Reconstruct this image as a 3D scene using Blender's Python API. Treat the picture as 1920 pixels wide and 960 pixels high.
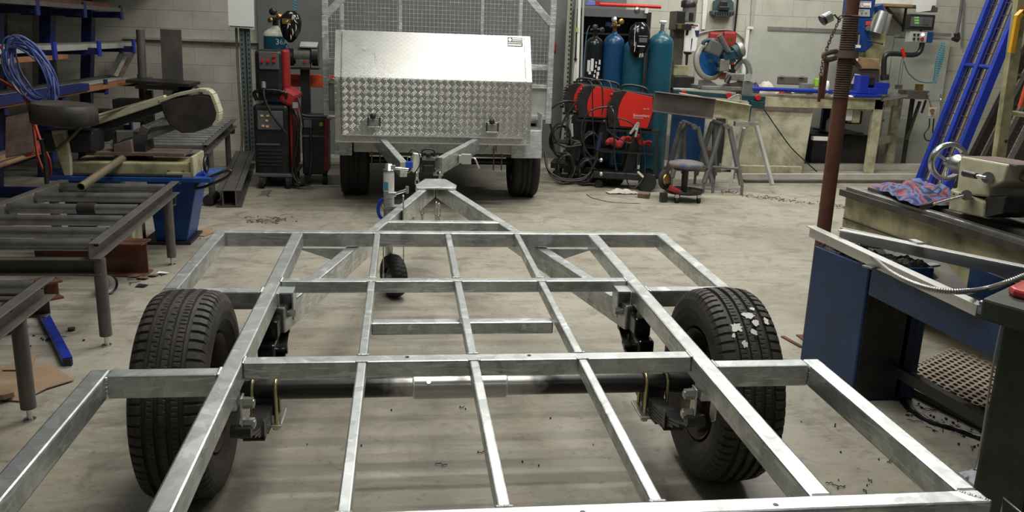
import bpy, math, random
from mathutils import Vector, Matrix
for o in list(bpy.data.objects): bpy.data.objects.remove(o)
SC = bpy.context.scene
COL = SC.collection
random.seed(7)

# ---------------------------------------------------------------- camera
cd = bpy.data.cameras.new('camera'); cam = bpy.data.objects.new('camera', cd); COL.objects.link(cam)
cam.matrix_world = Matrix(((0.991850, -0.001614, -0.127402, -0.201742), (-0.122870, 0.252480, -0.959769, -2.049820), (0.033716, 0.967601, 0.250224, 1.437151), (0.000000, 0.000000, 0.000000, 1.000000)))
cd.sensor_width = 36.0; cd.lens = 29.7796; cd.clip_start = 0.05; cd.clip_end = 100
SC.camera = cam
SC.view_settings.view_transform = 'Standard'; SC.view_settings.look = 'None'
SC.view_settings.gamma = 1.0; SC.view_settings.use_curve_mapping = False
SC.view_settings.exposure = 0.2

# ---------------------------------------------------------------- light: dim hall bounce, tube lamps under the roof
w = bpy.data.worlds.new('hall'); SC.world = w; w.use_nodes = True
w.node_tree.nodes['Background'].inputs[0].default_value = (0.80, 0.86, 0.80, 1)
w.node_tree.nodes['Background'].inputs[1].default_value = 0.085
def lamp(loc, sx, sy, e, color=(1.0, 0.98, 0.91), tilt=0.0):
    l = bpy.data.lights.new('roof_lamp', 'AREA'); l.shape = 'RECTANGLE'; l.size = sx; l.size_y = sy
    l.energy = e; l.color = color
    o = bpy.data.objects.new('roof_lamp', l); COL.objects.link(o); o.location = loc; o.rotation_euler = (tilt, 0, 0)
for (x, y, z, e) in ((0.2, -0.5, 4.6, 27), (0.5, 0.9, 4.7, 42), (0.3, 2.3, 4.7, 42), (0.9, 3.4, 4.7, 40), (1.0, 4.8, 4.8, 66), (4.0, 3.9, 4.8, 80), (4.4, 6.4, 4.6, 80), (2.7, 6.9, 4.8, 46), (-1.4, 5.6, 4.6, 30)):
    lamp((x, y, z), 1.5, 0.12, e)

# ---------------------------------------------------------------- materials
MATS = {}
def _new(name):
    m = bpy.data.materials.new(name); m.use_nodes = True
    nt = m.node_tree; return m, nt, nt.nodes['Principled BSDF'], nt.links
def N(nt, t, **k):
    n = nt.nodes.new(t)
    for a, b in k.items():
        if hasattr(n, a): setattr(n, a, b)
        else: n.inputs[a].default_value = b
    return n
def noise(nt, co, scale, detail=4, rough=0.55, dist=0.0):
    n = nt.nodes.new('ShaderNodeTexNoise'); n.inputs['Scale'].default_value = scale; n.inputs['Detail'].default_value = detail
    n.inputs['Roughness'].default_value = rough; n.inputs['Distortion'].default_value = dist
    nt.links.new(co, n.inputs['Vector']); return n.outputs['Fac']
def ramp(nt, fac, stops):
    r = nt.nodes.new('ShaderNodeValToRGB'); e = r.color_ramp.elements
    while len(e) < len(stops): e.new(0.5)
    for i, (p, c) in enumerate(stops):
        e[i].position = p; e[i].color = (c[0], c[1], c[2], 1) if not isinstance(c, (int, float)) else (c, c, c, 1)
    nt.links.new(fac, r.inputs[0]); return r.outputs[0]
def mix(nt, fac, a, b, mode='MIX'):
    n = nt.nodes.new('ShaderNodeMix'); n.data_type = 'RGBA'; n.blend_type = mode
    for i, s in ((0, fac), (6, a), (7, b)):
        if isinstance(s, (int, float)): n.inputs[i].default_value = s
        elif isinstance(s, tuple): n.inputs[i].default_value = (s[0], s[1], s[2], 1)
        else: nt.links.new(s, n.inputs[i])
    return n.outputs[2]
def bump(nt, b, h, strength=0.3, dist=0.01):
    n = nt.nodes.new('ShaderNodeBump'); n.inputs['Strength'].default_value = strength; n.inputs['Distance'].default_value = dist
    nt.links.new(h, n.inputs['Height']); nt.links.new(n.outputs[0], b.inputs['Normal']); return n
def coords(nt):
    return nt.nodes.new('ShaderNodeTexCoord').outputs['Object']
def mat(name, col, rough=0.6, metal=0.0, dirt=None, dirt_amt=0.5, dscale=8.0, bmp=0.0, bscale=60.0, spec=0.5):
    """painted / plain surface with blotchy wear"""
    if name in MATS: return MATS[name]
    m, nt, b, L = _new(name); co = coords(nt)
    b.inputs['Roughness'].default_value = rough; b.inputs['Metallic'].default_value = metal
    b.inputs['Specular IOR Level'].default_value = spec
    if dirt is None: dirt = tuple(c * 0.6 for c in col)
    f = noise(nt, co, dscale, 6, 0.65)
    k = ramp(nt, f, [(0.40, 0.0), (0.72, dirt_amt)])
    c = mix(nt, k, col, dirt); L.new(c, b.inputs['Base Color'])
    if bmp: bump(nt, b, noise(nt, co, bscale, 3), bmp, 0.004)
    m.diffuse_color = (*col, 1); MATS[name] = m; return m
def galv_mat(name, base, rough=0.36, spangle=26.0, metal=0.85, var=0.22):
    m, nt, b, L = _new(name); co = coords(nt)
    b.inputs['Metallic'].default_value = metal
    v = nt.nodes.new('ShaderNodeTexVoronoi'); v.inputs['Scale'].default_value = spangle; L.new(co, v.inputs['Vector'])
    s = ramp(nt, v.outputs['Color'], [(0.0, 1.0 - var), (1.0, 1.0 + var * 0.5)])
    big = noise(nt, co, 5.5, 6, 0.7, 0.6)
    k = ramp(nt, big, [(0.34, 0.66), (0.5, 0.98), (0.68, 1.22)])
    c = mix(nt, 1.0, base, s, 'MULTIPLY'); c = mix(nt, 1.0, c, k, 'MULTIPLY')
    streak = nt.nodes.new('ShaderNodeMapping'); streak.inputs['Scale'].default_value = (3, 3, 26); streak.inputs['Rotation'].default_value = (0.5, 0.7, 0.3); L.new(co, streak.inputs[0])
    st = ramp(nt, noise(nt, streak.outputs[0], 2.6, 3, 0.5, 1.4), [(0.56, 0.0), (0.62, 0.6)])
    c = mix(nt, st, c, (0.86, 0.88, 0.88)); L.new(c, b.inputs['Base Color'])
    L.new(ramp(nt, big, [(0.3, rough + 0.16), (0.7, rough)]), b.inputs['Roughness'])
    bump(nt, b, noise(nt, co, 38, 3), 0.12, 0.003)
    MATS[name] = m; return m
galv = galv_mat('galvanised', (0.60, 0.63, 0.63), 0.28)
galv_dull = galv_mat('galvanised_dull', (0.46, 0.49, 0.48), 0.5, metal=0.55)
zinc = mat('zinc', (0.62, 0.62, 0.58), 0.3, 0.9, (0.4, 0.4, 0.36), 0.5, 20)
zinc_gold = mat('zinc_gold', (0.62, 0.55, 0.28), 0.32, 0.9, (0.4, 0.36, 0.2), 0.5, 20)
weldm = mat('weld', (0.8, 0.82, 0.82), 0.4, 0.7, (0.5, 0.5, 0.5), 0.4, 90, 0.6, 200)
black = mat('black_paint', (0.012, 0.012, 0.013), 0.38, 0, (0.04, 0.038, 0.035), 0.6, 12)
black_gloss = mat('black_gloss', (0.008, 0.008, 0.009), 0.15, 0)
rubber = mat('rubber', (0.030, 0.027, 0.024), 0.62, 0, (0.075, 0.062, 0.050), 0.8, 14, 0.2, 150)
rubber_dark = mat('rubber_dark', (0.012, 0.012, 0.012), 0.75, 0, (0.03, 0.028, 0.025), 0.5, 9, 0.2, 150)
plastic_black = mat('black_plastic', (0.018, 0.018, 0.018), 0.5)
steel = mat('bare_steel', (0.40, 0.41, 0.41), 0.34, 0.9, (0.17, 0.16, 0.14), 0.75, 9, 0.1, 80)
steel_bright = mat('bright_steel', (0.68, 0.69, 0.68), 0.24, 0.95, (0.4, 0.4, 0.38), 0.4, 14)
mill_steel = mat('mill_scale_steel', (0.105, 0.10, 0.095), 0.48, 0.35, (0.19, 0.165, 0.14), 0.7, 7, 0.15, 60)
rust = mat('rusty_steel', (0.16, 0.062, 0.038), 0.8, 0.1, (0.06, 0.032, 0.025), 0.8, 9, 0.35, 90)
rust_pale = mat('pale_rust', (0.20, 0.145, 0.115), 0.75, 0.2, (0.08, 0.05, 0.04), 0.8, 12, 0.3, 90)
cream = mat('cream_paint', (0.50, 0.47, 0.31), 0.5, 0, (0.13, 0.105, 0.06), 0.85, 7, 0.12, 50)
cream_clean = mat('cream_paint_clean', (0.54, 0.52, 0.37), 0.42, 0, (0.26, 0.23, 0.14), 0.6, 9)
dirty_cream = mat('oily_cream_paint', (0.42, 0.39, 0.22), 0.5, 0, (0.05, 0.045, 0.03), 0.95, 5, 0.15, 40)
blue = mat('blue_paint', (0.012, 0.035, 0.36), 0.36, 0, (0.01, 0.018, 0.14), 0.6, 6)
blue_rack = mat('rack_blue', (0.009, 0.018, 0.12), 0.5, 0, (0.006, 0.008, 0.03), 0.8, 5)
blue_cab = mat('cabinet_blue', (0.010, 0.045, 0.135), 0.42, 0, (0.005, 0.018, 0.05), 0.8, 4)
blue_machine = mat('machine_blue', (0.012, 0.05, 0.21), 0.35, 0, (0.01, 0.02, 0.07), 0.6, 12)
blue_saw = mat('saw_blue', (0.012, 0.07, 0.30), 0.4, 0, (0.01, 0.03, 0.1), 0.7, 8)
navy = mat('navy_paint', (0.012, 0.018, 0.075), 0.5)
teal = mat('bottle_teal', (0.010, 0.085, 0.135), 0.32, 0, (0.01, 0.05, 0.08), 0.7, 7)
teal_blue = mat('bottle_blue', (0.008, 0.06, 0.16), 0.3, 0, (0.01, 0.04, 0.09), 0.7, 7)
teal_tool = mat('tool_teal', (0.015, 0.05, 0.065), 0.5)
bottle_black = mat('bottle_black', (0.010, 0.012, 0.014), 0.25)
white = mat('white_paint', (0.78, 0.78, 0.74), 0.45, 0, (0.5, 0.5, 0.46), 0.4, 8)
cream_top = mat('bottle_cream', (0.62, 0.62, 0.52), 0.35)
paper = mat('paper', (0.82, 0.82, 0.80), 0.7, 0, (0.7, 0.7, 0.68), 0.5, 5)
red = mat('red_paint', (0.62, 0.018, 0.012), 0.38, 0, (0.42, 0.015, 0.01), 0.5, 6)
red_dull = mat('dull_red', (0.34, 0.022, 0.022), 0.5, 0, (0.15, 0.015, 0.015), 0.6, 12)
red_cloth = mat('red_cloth', (0.36, 0.02, 0.02), 0.9, 0, (0.12, 0.01, 0.01), 0.8, 14)
red_plastic = mat('red_plastic', (0.55, 0.045, 0.05), 0.36, 0, (0.35, 0.02, 0.025), 0.5, 9)
orange = mat('orange_paint', (0.55, 0.07, 0.02), 0.5, 0, (0.2, 0.04, 0.02), 0.6, 7)
yellow = mat('yellow_paint', (0.75, 0.38, 0.02), 0.45, 0, (0.45, 0.22, 0.02), 0.4, 10)
wood = mat('timber', (0.36, 0.22, 0.11), 0.75, 0, (0.14, 0.085, 0.05), 0.8, 6, 0.2, 60)
wood_orange = mat('orange_timber', (0.33, 0.14, 0.05), 0.75, 0, (0.12, 0.06, 0.03), 0.8, 6)
cardboard = mat('cardboard', (0.36, 0.25, 0.16), 0.9, 0, (0.24, 0.17, 0.11), 0.7, 6)
green_bench = mat('bench_green', (0.045, 0.058, 0.038), 0.55, 0, (0.02, 0.02, 0.015), 0.9, 7, 0.2, 40)
lime = mat('lime_plastic', (0.3, 0.6, 0.05), 0.5)
grey_paint = mat('grey_paint', (0.15, 0.155, 0.155), 0.6, 0, (0.09, 0.09, 0.09), 0.6, 3)
grey_light = mat('light_grey_paint', (0.40, 0.41, 0.38), 0.55, 0, (0.25, 0.25, 0.22), 0.6, 6)
alu = mat('aluminium', (0.68, 0.69, 0.68), 0.38, 0.8, (0.5, 0.5, 0.48), 0.5, 6)
alu_cast = mat('cast_aluminium', (0.34, 0.345, 0.33), 0.5, 0.6, (0.18, 0.17, 0.15), 0.6, 12)
brass = mat('brass', (0.42, 0.26, 0.08), 0.35, 0.9, (0.2, 0.12, 0.05), 0.6, 20)
glovem = mat('glove_blue', (0.16, 0.25, 0.42), 0.85, 0, (0.08, 0.1, 0.2), 0.7, 20)
cable_blue = mat('cable_blue', (0.06, 0.09, 0.30), 0.5, 0, (0.15, 0.2, 0.4), 0.6, 20)
cable_white = mat('cable_white', (0.5, 0.5, 0.47), 0.55)
cable_orange = mat('cable_orange', (0.50, 0.07, 0.03), 0.5)
hose_blue = mat('air_hose_blue', (0.03, 0.30, 0.42), 0.4)
oilwet = mat('oily_swarf', (0.006, 0.006, 0.006), 0.18, 0.3, (0.06, 0.05, 0.04), 0.8, 50, 0.9, 120)
white_cloth = mat('white_rag', (0.62, 0.56, 0.50), 0.95, 0, (0.35, 0.3, 0.26), 0.7, 12)
swarf = mat('dark_swarf', (0.05, 0.04, 0.035), 0.7, 0.2)
bluewelder = mat('dark_panel_grey', (0.11, 0.115, 0.12), 0.5)
vinyl = mat('dark_guard', (0.020, 0.018, 0.017), 0.55, 0, (0.10, 0.075, 0.06), 0.7, 4, 0.1, 40)
glass_led = None

def floor_mat():
    m, nt, b, L = _new('concrete_floor'); co = coords(nt)
    n1 = noise(nt, co, 0.8, 8, 0.66, 0.5); n2 = noise(nt, co, 4.2, 9, 0.72, 0.9); n3 = noise(nt, co, 24, 7, 0.72)
    c = ramp(nt, n1, [(0.30, (0.235, 0.215, 0.17)), (0.45, (0.31, 0.287, 0.232)), (0.60, (0.365, 0.342, 0.282)), (0.72, (0.42, 0.40, 0.335))])
    c = mix(nt, ramp(nt, n2, [(0.36, 0.62), (0.50, 0.0)]), c, (0.17, 0.152, 0.118))
    c = mix(nt, ramp(nt, n3, [(0.30, 0.7), (0.43, 0.0)]), c, (0.13, 0.112, 0.085))
    c = mix(nt, ramp(nt, noise(nt, co, 2.1, 5, 0.6, 0.6), [(0.57, 0.0), (0.72, 0.34)]), c, (0.36, 0.28, 0.16))
    for rot, sc in ((0.6, (1.0, 4.5, 1)), (-0.45, (0.8, 3.0, 1))):
        mp = nt.nodes.new('ShaderNodeMapping'); mp.inputs['Scale'].default_value = sc; mp.inputs['Rotation'].default_value = (0, 0, rot); L.new(co, mp.inputs[0])
        c = mix(nt, ramp(nt, noise(nt, mp.outputs[0], 2.6, 8, 0.7, 0.5), [(0.57, 0.0), (0.70, 0.40)]), c, (0.50, 0.48, 0.42))
        c = mix(nt, ramp(nt, noise(nt, mp.outputs[0], 3.4, 8, 0.7, 0.8), [(0.30, 0.55), (0.43, 0.0)]), c, (0.15, 0.13, 0.10))
    L.new(c, b.inputs['Base Color'])
    L.new(ramp(nt, n2, [(0.3, 0.42), (0.7, 0.66)]), b.inputs['Roughness'])
    bump(nt, b, n3, 0.18, 0.004)
    return m
floor_m = floor_mat()
def block_mat(name, col, stain):
    m, nt, b, L = _new(name); g = nt.nodes.new('ShaderNodeNewGeometry').outputs['Position']
    c = mix(nt, ramp(nt, noise(nt, g, 1.1, 5, 0.6, 0.5), [(0.45, 0.0), (0.72, 0.55)]), col, stain)
    c = mix(nt, ramp(nt, noise(nt, g, 7, 5, 0.6), [(0.5, 0.0), (0.8, 0.3)]), c, tuple(x * 0.7 for x in stain))
    L.new(c, b.inputs['Base Color']); b.inputs['Roughness'].default_value = 0.75
    bump(nt, b, noise(nt, g, 120, 3), 0.25, 0.003); return m
block_m = block_mat('painted_block', (0.52, 0.51, 0.44), (0.30, 0.285, 0.235))
mortar_m = mat('mortar', (0.44, 0.43, 0.37), 0.9)
def tread_mat():
    m, nt, b, L = _new('tread_plate'); co = coords(nt)
    sx = nt.nodes.new('ShaderNodeSeparateXYZ'); L.new(co, sx.inputs[0])
    cx = nt.nodes.new('ShaderNodeCombineXYZ'); L.new(sx.outputs[0], cx.inputs[0])
    ad = N(nt, 'ShaderNodeMath', operation='ADD'); L.new(sx.outputs[2], ad.inputs[0]); L.new(sx.outputs[1], ad.inputs[1]); L.new(ad.outputs[0], cx.inputs[1])
    mp = nt.nodes.new('ShaderNodeMapping'); mp.inputs['Rotation'].default_value = (0, 0, math.pi / 4); mp.inputs['Scale'].default_value = (26, 26, 26); L.new(cx.outputs[0], mp.inputs[0])
    ck = nt.nodes.new('ShaderNodeTexChecker'); ck.inputs['Scale'].default_value = 1.0; L.new(mp.outputs[0], ck.inputs['Vector'])
    def bars(axis):
        s = nt.nodes.new('ShaderNodeSeparateXYZ'); L.new(mp.outputs[0], s.inputs[0])
        def tri(src, k):
            a = N(nt, 'ShaderNodeMath', operation='MULTIPLY'); L.new(src, a.inputs[0]); a.inputs[1].default_value = k
            f = N(nt, 'ShaderNodeMath', operation='FRACT'); L.new(a.outputs[0], f.inputs[0])
            d = N(nt, 'ShaderNodeMath', operation='SUBTRACT'); L.new(f.outputs[0], d.inputs[0]); d.inputs[1].default_value = 0.5
            e = N(nt, 'ShaderNodeMath', operation='ABSOLUTE'); L.new(d.outputs[0], e.inputs[0]); return e.outputs[0]
        t = ramp(nt, tri(s.outputs[axis], 4.0), [(0.12, 1.0), (0.30, 0.0)])
        u = ramp(nt, tri(s.outputs[1 - axis], 1.0), [(0.36, 1.0), (0.46, 0.0)])
        return mix(nt, 1.0, t, u, 'MULTIPLY')
    h = mix(nt, ck.outputs['Fac'], bars(0), bars(1))
    n = noise(nt, co, 9, 4)
    L.new(mix(nt, h, mix(nt, n, (0.40, 0.40, 0.375), (0.52, 0.52, 0.49)), (0.72, 0.72, 0.70)), b.inputs['Base Color'])
    b.inputs['Metallic'].default_value = 0.85
    L.new(ramp(nt, n, [(0.3, 0.36), (0.7, 0.27)]), b.inputs['Roughness'])
    bump(nt, b, h, 0.85, 0.005); return m
tread = tread_mat()
def speckle_mat():
    m, nt, b, L = _new('perforated_cream'); co = coords(nt)
    c = mix(nt, ramp(nt, noise(nt, co, 3.2, 7, 0.7, 0.3), [(0.42, 0.0), (0.68, 0.85)]), (0.50, 0.48, 0.35), (0.12, 0.10, 0.05))
    L.new(c, b.inputs['Base Color']); b.inputs['Roughness'].default_value = 0.6; return m
speckle = speckle_mat()
def axle_mat():
    m, nt, b, L = _new('axle_paint'); co = coords(nt)
    s = nt.nodes.new('ShaderNodeSeparateXYZ'); L.new(co, s.inputs[0])
    n = noise(nt, co, 30, 4)
    a = N(nt, 'ShaderNodeMath', operation='ABSOLUTE'); q = N(nt, 'ShaderNodeMath', operation='SUBTRACT'); L.new(s.outputs[0], q.inputs[0]); q.inputs[1].default_value = 0.0; L.new(q.outputs[0], a.inputs[0])
    d = N(nt, 'ShaderNodeMath', operation='MULTIPLY_ADD'); L.new(n, d.inputs[0]); d.inputs[1].default_value = 0.12; L.new(a.outputs[0], d.inputs[2])
    k = ramp(nt, d.outputs[0], [(0.24, 1.0), (0.33, 0.0)])
    L.new(mix(nt, k, (0.012, 0.012, 0.012), (0.42, 0.41, 0.38)), b.inputs['Base Color'])
    L.new(ramp(nt, d.outputs[0], [(0.24, 0.6), (0.33, 0.0)]), b.inputs['Metallic'])
    b.inputs['Roughness'].default_value = 0.32; return m
axle_m = axle_mat()
def emis(name, col, e):
    m, nt, b, L = _new(name); b.inputs['Base Color'].default_value = (*col, 1); b.inputs['Emission Color'].default_value = (*col, 1); b.inputs['Emission Strength'].default_value = e; return m
led_green = emis('led_green', (0.25, 0.7, 0.1), 0.5); led_white = emis('indicator_light', (0.8, 0.8, 1.0), 4.0); ledy = emis('amber_led', (0.6, 0.35, 0.15), 0.12)

# ---------------------------------------------------------------- mesh builder
def V3(p): return Vector(p)
def frame(d, up=(0, 0, 1)):
    d = Vector(d).normalized(); u = Vector(up)
    if abs(d.dot(u.normalized())) > 0.995: u = Vector((0, 1, 0))
    s = d.cross(u).normalized(); u = s.cross(d).normalized(); return d, s, u
class M:
    def __init__(self): self.v = []; self.f = []; self.s = []
    def add(self, vs, fs, smooth=False):
        n = len(self.v); self.v += [tuple(p) for p in vs]
        for f in fs: self.f.append(tuple(i + n for i in f)); self.s.append(smooth)
        return self
    def box(self, a, b):
        x0, x1 = sorted((a[0], b[0])); y0, y1 = sorted((a[1], b[1])); z0, z1 = sorted((a[2], b[2]))
        return self.add([(x0,y0,z0),(x1,y0,z0),(x1,y1,z0),(x0,y1,z0),(x0,y0,z1),(x1,y0,z1),(x1,y1,z1),(x0,y1,z1)],
                        [(0,3,2,1),(4,5,6,7),(0,1,5,4),(1,2,6,5),(2,3,7,6),(3,0,4,7)])
    def rbox(self, c, size, rz=0.0, rx=0.0, ry=0.0):
        R = Matrix.Rotation(rz, 3, 'Z') @ Matrix.Rotation(ry, 3, 'Y') @ Matrix.Rotation(rx, 3, 'X'); c = Vector(c); h = [k / 2 for k in size]
        vs = [c + R @ Vector((sx*h[0], sy*h[1], sz*h[2])) for sz in (-1, 1) for sx, sy in ((-1,-1),(1,-1),(1,1),(-1,1))]
        return self.add(vs, [(0,3,2,1),(4,5,6,7),(0,1,5,4),(1,2,6,5),(2,3,7,6),(3,0,4,7)])
    def bar(self, p, q, w, h, up=(0, 0, 1), top=False):
        """rectangular bar from p to q, w wide, h high; top=True: p, q lie on its upper face"""
        p = Vector(p); q = Vector(q); d, s, u = frame(q - p, up)
        o0, o1 = (-h, 0) if top else (-h/2, h/2)
        vs = [r + s*a*w/2 + u*b for r in (p, q) for a, b in ((-1,o0),(1,o0),(1,o1),(-1,o1))]
        return self.add(vs, [(0,1,2,3),(7,6,5,4),(0,4,5,1),(1,5,6,2),(2,6,7,3),(3,7,4,0)])
    def tube(self, p, q, r, n=14, r2=None, cap=True):
        p = Vector(p); q = Vector(q); d, s, u = frame(q - p); r2 = r if r2 is None else r2
        vs = []
        for c, rr in ((p, r), (q, r2)):
            for i in range(n):
                a = 2*math.pi*i/n; vs.append(c + (s*math.cos(a) + u*math.sin(a))*rr)
        self.add(vs, [(i, (i+1) % n, (i+1) % n + n, i+n) for i in range(n)], True)
        if cap: self.add(vs[:n], [tuple(range(n-1, -1, -1))]); self.add(vs[n:], [tuple(range(n))])
        return self
    def path(self, pts, r, n=8, cap=True, closed=False):
        pts = [Vector(p) for p in pts]; m = len(pts); rings = []; pu = None
        for i, p in enumerate(pts):
            if closed: d = pts[(i+1) % m] - pts[i-1]
            else: d = pts[min(i+1, m-1)] - pts[max(i-1, 0)]
            if d.length < 1e-9: d = Vector((0, 0, 1))
            d.normalize()
            if pu is None: _, s, u = frame(d)
            else:
                u = (pu - d*pu.dot(d)); u = u.normalized() if u.length > 1e-6 else frame(d)[2]; s = d.cross(u).normalized()
            pu = u; rings.append([p + (s*math.cos(2*math.pi*k/n) + u*math.sin(2*math.pi*k/n))*(r if not callable(r) else r(i/(m-1))) for k in range(n)])
        vs = [x for R in rings for x in R]; fs = []
        for i in range(m if closed else m-1):
            j = (i+1) % m
            for k in range(n): fs.append((i*n+k, i*n+(k+1) % n, j*n+(k+1) % n, j*n+k))
        self.add(vs, fs, True)
        if cap and not closed: self.add(rings[0], [tuple(range(n-1, -1, -1))]); self.add(rings[-1], [tuple(range(n))])
        return self
    def lathe(self, prof, o, axis=(0, 0, 1), n=28, smooth=True, up=(0, 0, 1)):
        """prof: list of (radius, distance along axis)"""
        o = Vector(o); d, s, u = frame(axis, up); vs = []
        for (r, h) in prof:
            for k in range(n):
                a = 2*math.pi*k/n; vs.append(o + d*h + (s*math.cos(a) + u*math.sin(a))*max(r, 1e-5))
        fs = [(i*n+k, i*n+(k+1) % n, (i+1)*n+(k+1) % n, (i+1)*n+k) for i in range(len(prof)-1) for k in range(n)]
        return self.add(vs, fs, smooth)
    def prism(self, poly, ext):
        """poly: list of 3D points (planar), ext: vector"""
        n = len(poly); e = Vector(ext); vs = [Vector(p) for p in poly] + [Vector(p) + e for p in poly]
        fs = [tuple(range(n-1, -1, -1)), tuple(range(n, 2*n))] + [(i, (i+1) % n, (i+1) % n + n, i+n) for i in range(n)]
        return self.add(vs, fs)
    def channel(self, p, q, w, h, t, up=(0, 0, 1), kind='C'):
        """C, H, L section bar from p to q; w = flange width, h = depth, p/q on the section centre"""
        p = Vector(p); q = Vector(q); d, s, u = frame(q - p, up)
        if kind == 'C': R = [(-w/2,-h/2,w/2,-h/2+t),(-w/2,h/2-t,w/2,h/2),(-w/2,-h/2,-w/2+t,h/2)]
        elif kind == 'H': R = [(-w/2,-h/2,w/2,-h/2+t),(-w/2,h/2-t,w/2,h/2),(-t/2,-h/2,t/2,h/2)]
        elif kind == 'HH': R = [(-w/2,-h/2,w/2,-h/2+t),(-w/2,h/2-t,w/2,h/2),(-w/4-t/2,-h/2,-w/4+t/2,h/2),(w/4-t/2,-h/2,w/4+t/2,h/2)]
        else: R = [(-w/2,-h/2,w/2,-h/2+t),(-w/2,-h/2,-w/2+t,h/2)]
        for a0, b0, a1, b1 in R:
            vs = [r + s*a + u*b for r in (p, q) for a, b in ((a0,b0),(a1,b0),(a1,b1),(a0,b1))]
            self.add(vs, [(0,1,2,3),(7,6,5,4),(0,4,5,1),(1,5,6,2),(2,6,7,3),(3,7,4,0)])
        return self
    def ball(self, c, r, n=12, sx=1, sy=1, sz=1):
        vs = []; c = Vector(c)
        for i in range(n//2 + 1):
            t = math.pi*i/(n//2)
            for k in range(n):
                a = 2*math.pi*k/n; vs.append(c + Vector((r*sx*math.sin(t)*math.cos(a), r*sy*math.sin(t)*math.sin(a), r*sz*math.cos(t))))
        fs = [(i*n+k, (i+1)*n+k, (i+1)*n+(k+1) % n, i*n+(k+1) % n) for i in range(n//2) for k in range(n)]
        return self.add(vs, fs, True)
    def mesh(self, name, off):
        me = bpy.data.meshes.new(name); me.from_pydata([(x-off[0], y-off[1], z-off[2]) for x, y, z in self.v], [], self.f)
        me.polygons.foreach_set('use_smooth', self.s); me.update(); return me
OFF = {}
def setp(o, label=None, cat=None, group=None, kind=None):
    if label: o['label'] = label
    if cat: o['category'] = cat
    if group: o['group'] = group
    if kind: o['kind'] = kind
def T(name, label, cat, loc=(0, 0, 0), group=None):
    o = bpy.data.objects.new(name, None); o.empty_display_size = 0.1; COL.objects.link(o); o.location = loc
    OFF[o.name] = tuple(loc); setp(o, label, cat, group); return o
def P(name, m, material, parent, label=None, bev=0.0, kind=None, seg=2):
    """a part: vertices given in world space, stored relative to the thing's base"""
    off = OFF[parent.name]; me = m.mesh(name, off); me.materials.append(material)
    o = bpy.data.objects.new(name, me); COL.objects.link(o); o.parent = parent; OFF[o.name] = off
    if bev: b = o.modifiers.new('round', 'BEVEL'); b.width = bev; b.segments = seg; b.limit_method = 'ANGLE'; b.angle_limit = 0.9
    setp(o, label, None, None, kind); return o
def S(name, m, material, label, cat, group=None, bev=0.0, kind=None, seg=2):
    """a thing that is one mesh, origin at its base"""
    xs = [p[0] for p in m.v]; ys = [p[1] for p in m.v]; zs = [p[2] for p in m.v]
    off = ((min(xs)+max(xs))/2, (min(ys)+max(ys))/2, min(zs)); me = m.mesh(name, off); me.materials.append(material)
    o = bpy.data.objects.new(name, me); COL.objects.link(o); o.location = off; OFF[o.name] = off
    if bev: b = o.modifiers.new('round', 'BEVEL'); b.width = bev; b.segments = seg; b.limit_method = 'ANGLE'; b.angle_limit = 0.9
    setp(o, label, cat, group, kind); return o
def dup(root, loc, label, group=None, rz=None):
    r = root.copy(); COL.objects.link(r); r.location = loc; r['label'] = label
    if group: r['group'] = group
    if rz is not None: r.rotation_euler = (0, 0, rz)
    OFF[r.name] = tuple(loc)
    for c in list(root.children):
        k = c.copy(); COL.objects.link(k); k.parent = r
        for g in list(c.children): h = g.copy(); COL.objects.link(h); h.parent = k
    return r
def struct(name, m, material, bev=0.0):
    o = S(name, m, material, None, None, None, bev, 'structure'); return o
def txt(body, loc, size, material, parent=None, rot=(math.pi/2, 0, 0), name='lettering', ext=0.0006, align='CENTER'):
    c = bpy.data.curves.new(name, 'FONT'); c.body = body; c.size = size; c.extrude = ext; c.align_x = align; c.align_y = 'CENTER'; c.resolution_u = 3
    t = bpy.data.objects.new(name, c); COL.objects.link(t)
    bpy.context.view_layer.update()
    me = bpy.data.meshes.new_from_object(t); bpy.data.objects.remove(t); bpy.data.curves.remove(c)
    me.materials.clear(); me.materials.append(material)
    o = bpy.data.objects.new(name, me); COL.objects.link(o)
    off = OFF[parent.name] if parent else (0, 0, 0)
    o.parent = parent; o.location = (loc[0]-off[0], loc[1]-off[1], loc[2]-off[2]); o.rotation_euler = rot; OFF[o.name] = off; return o
def lerp(a, b, t): return tuple(a[i] + (b[i]-a[i])*t for i in range(len(a)))
def spline(pts, n=8):
    """smooth curve through pts"""
    out = []; p = [pts[0]] + list(pts) + [pts[-1]]
    for i in range(1, len(p)-2):
        for k in range(n):
            t = k/n; a, b, c, d = p[i-1], p[i], p[i+1], p[i+2]
            out.append(tuple(0.5*((2*b[j]) + (-a[j]+c[j])*t + (2*a[j]-5*b[j]+4*c[j]-d[j])*t*t + (-a[j]+3*b[j]-3*c[j]+d[j])*t**3) for j in range(3)))
    out.append(tuple(pts[-1])); return out
def hexnut(m, c, ax, r, h):
    return m.lathe([(0, 0), (r, 0), (r, h), (0, h)], c, ax, 6, False)
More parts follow.
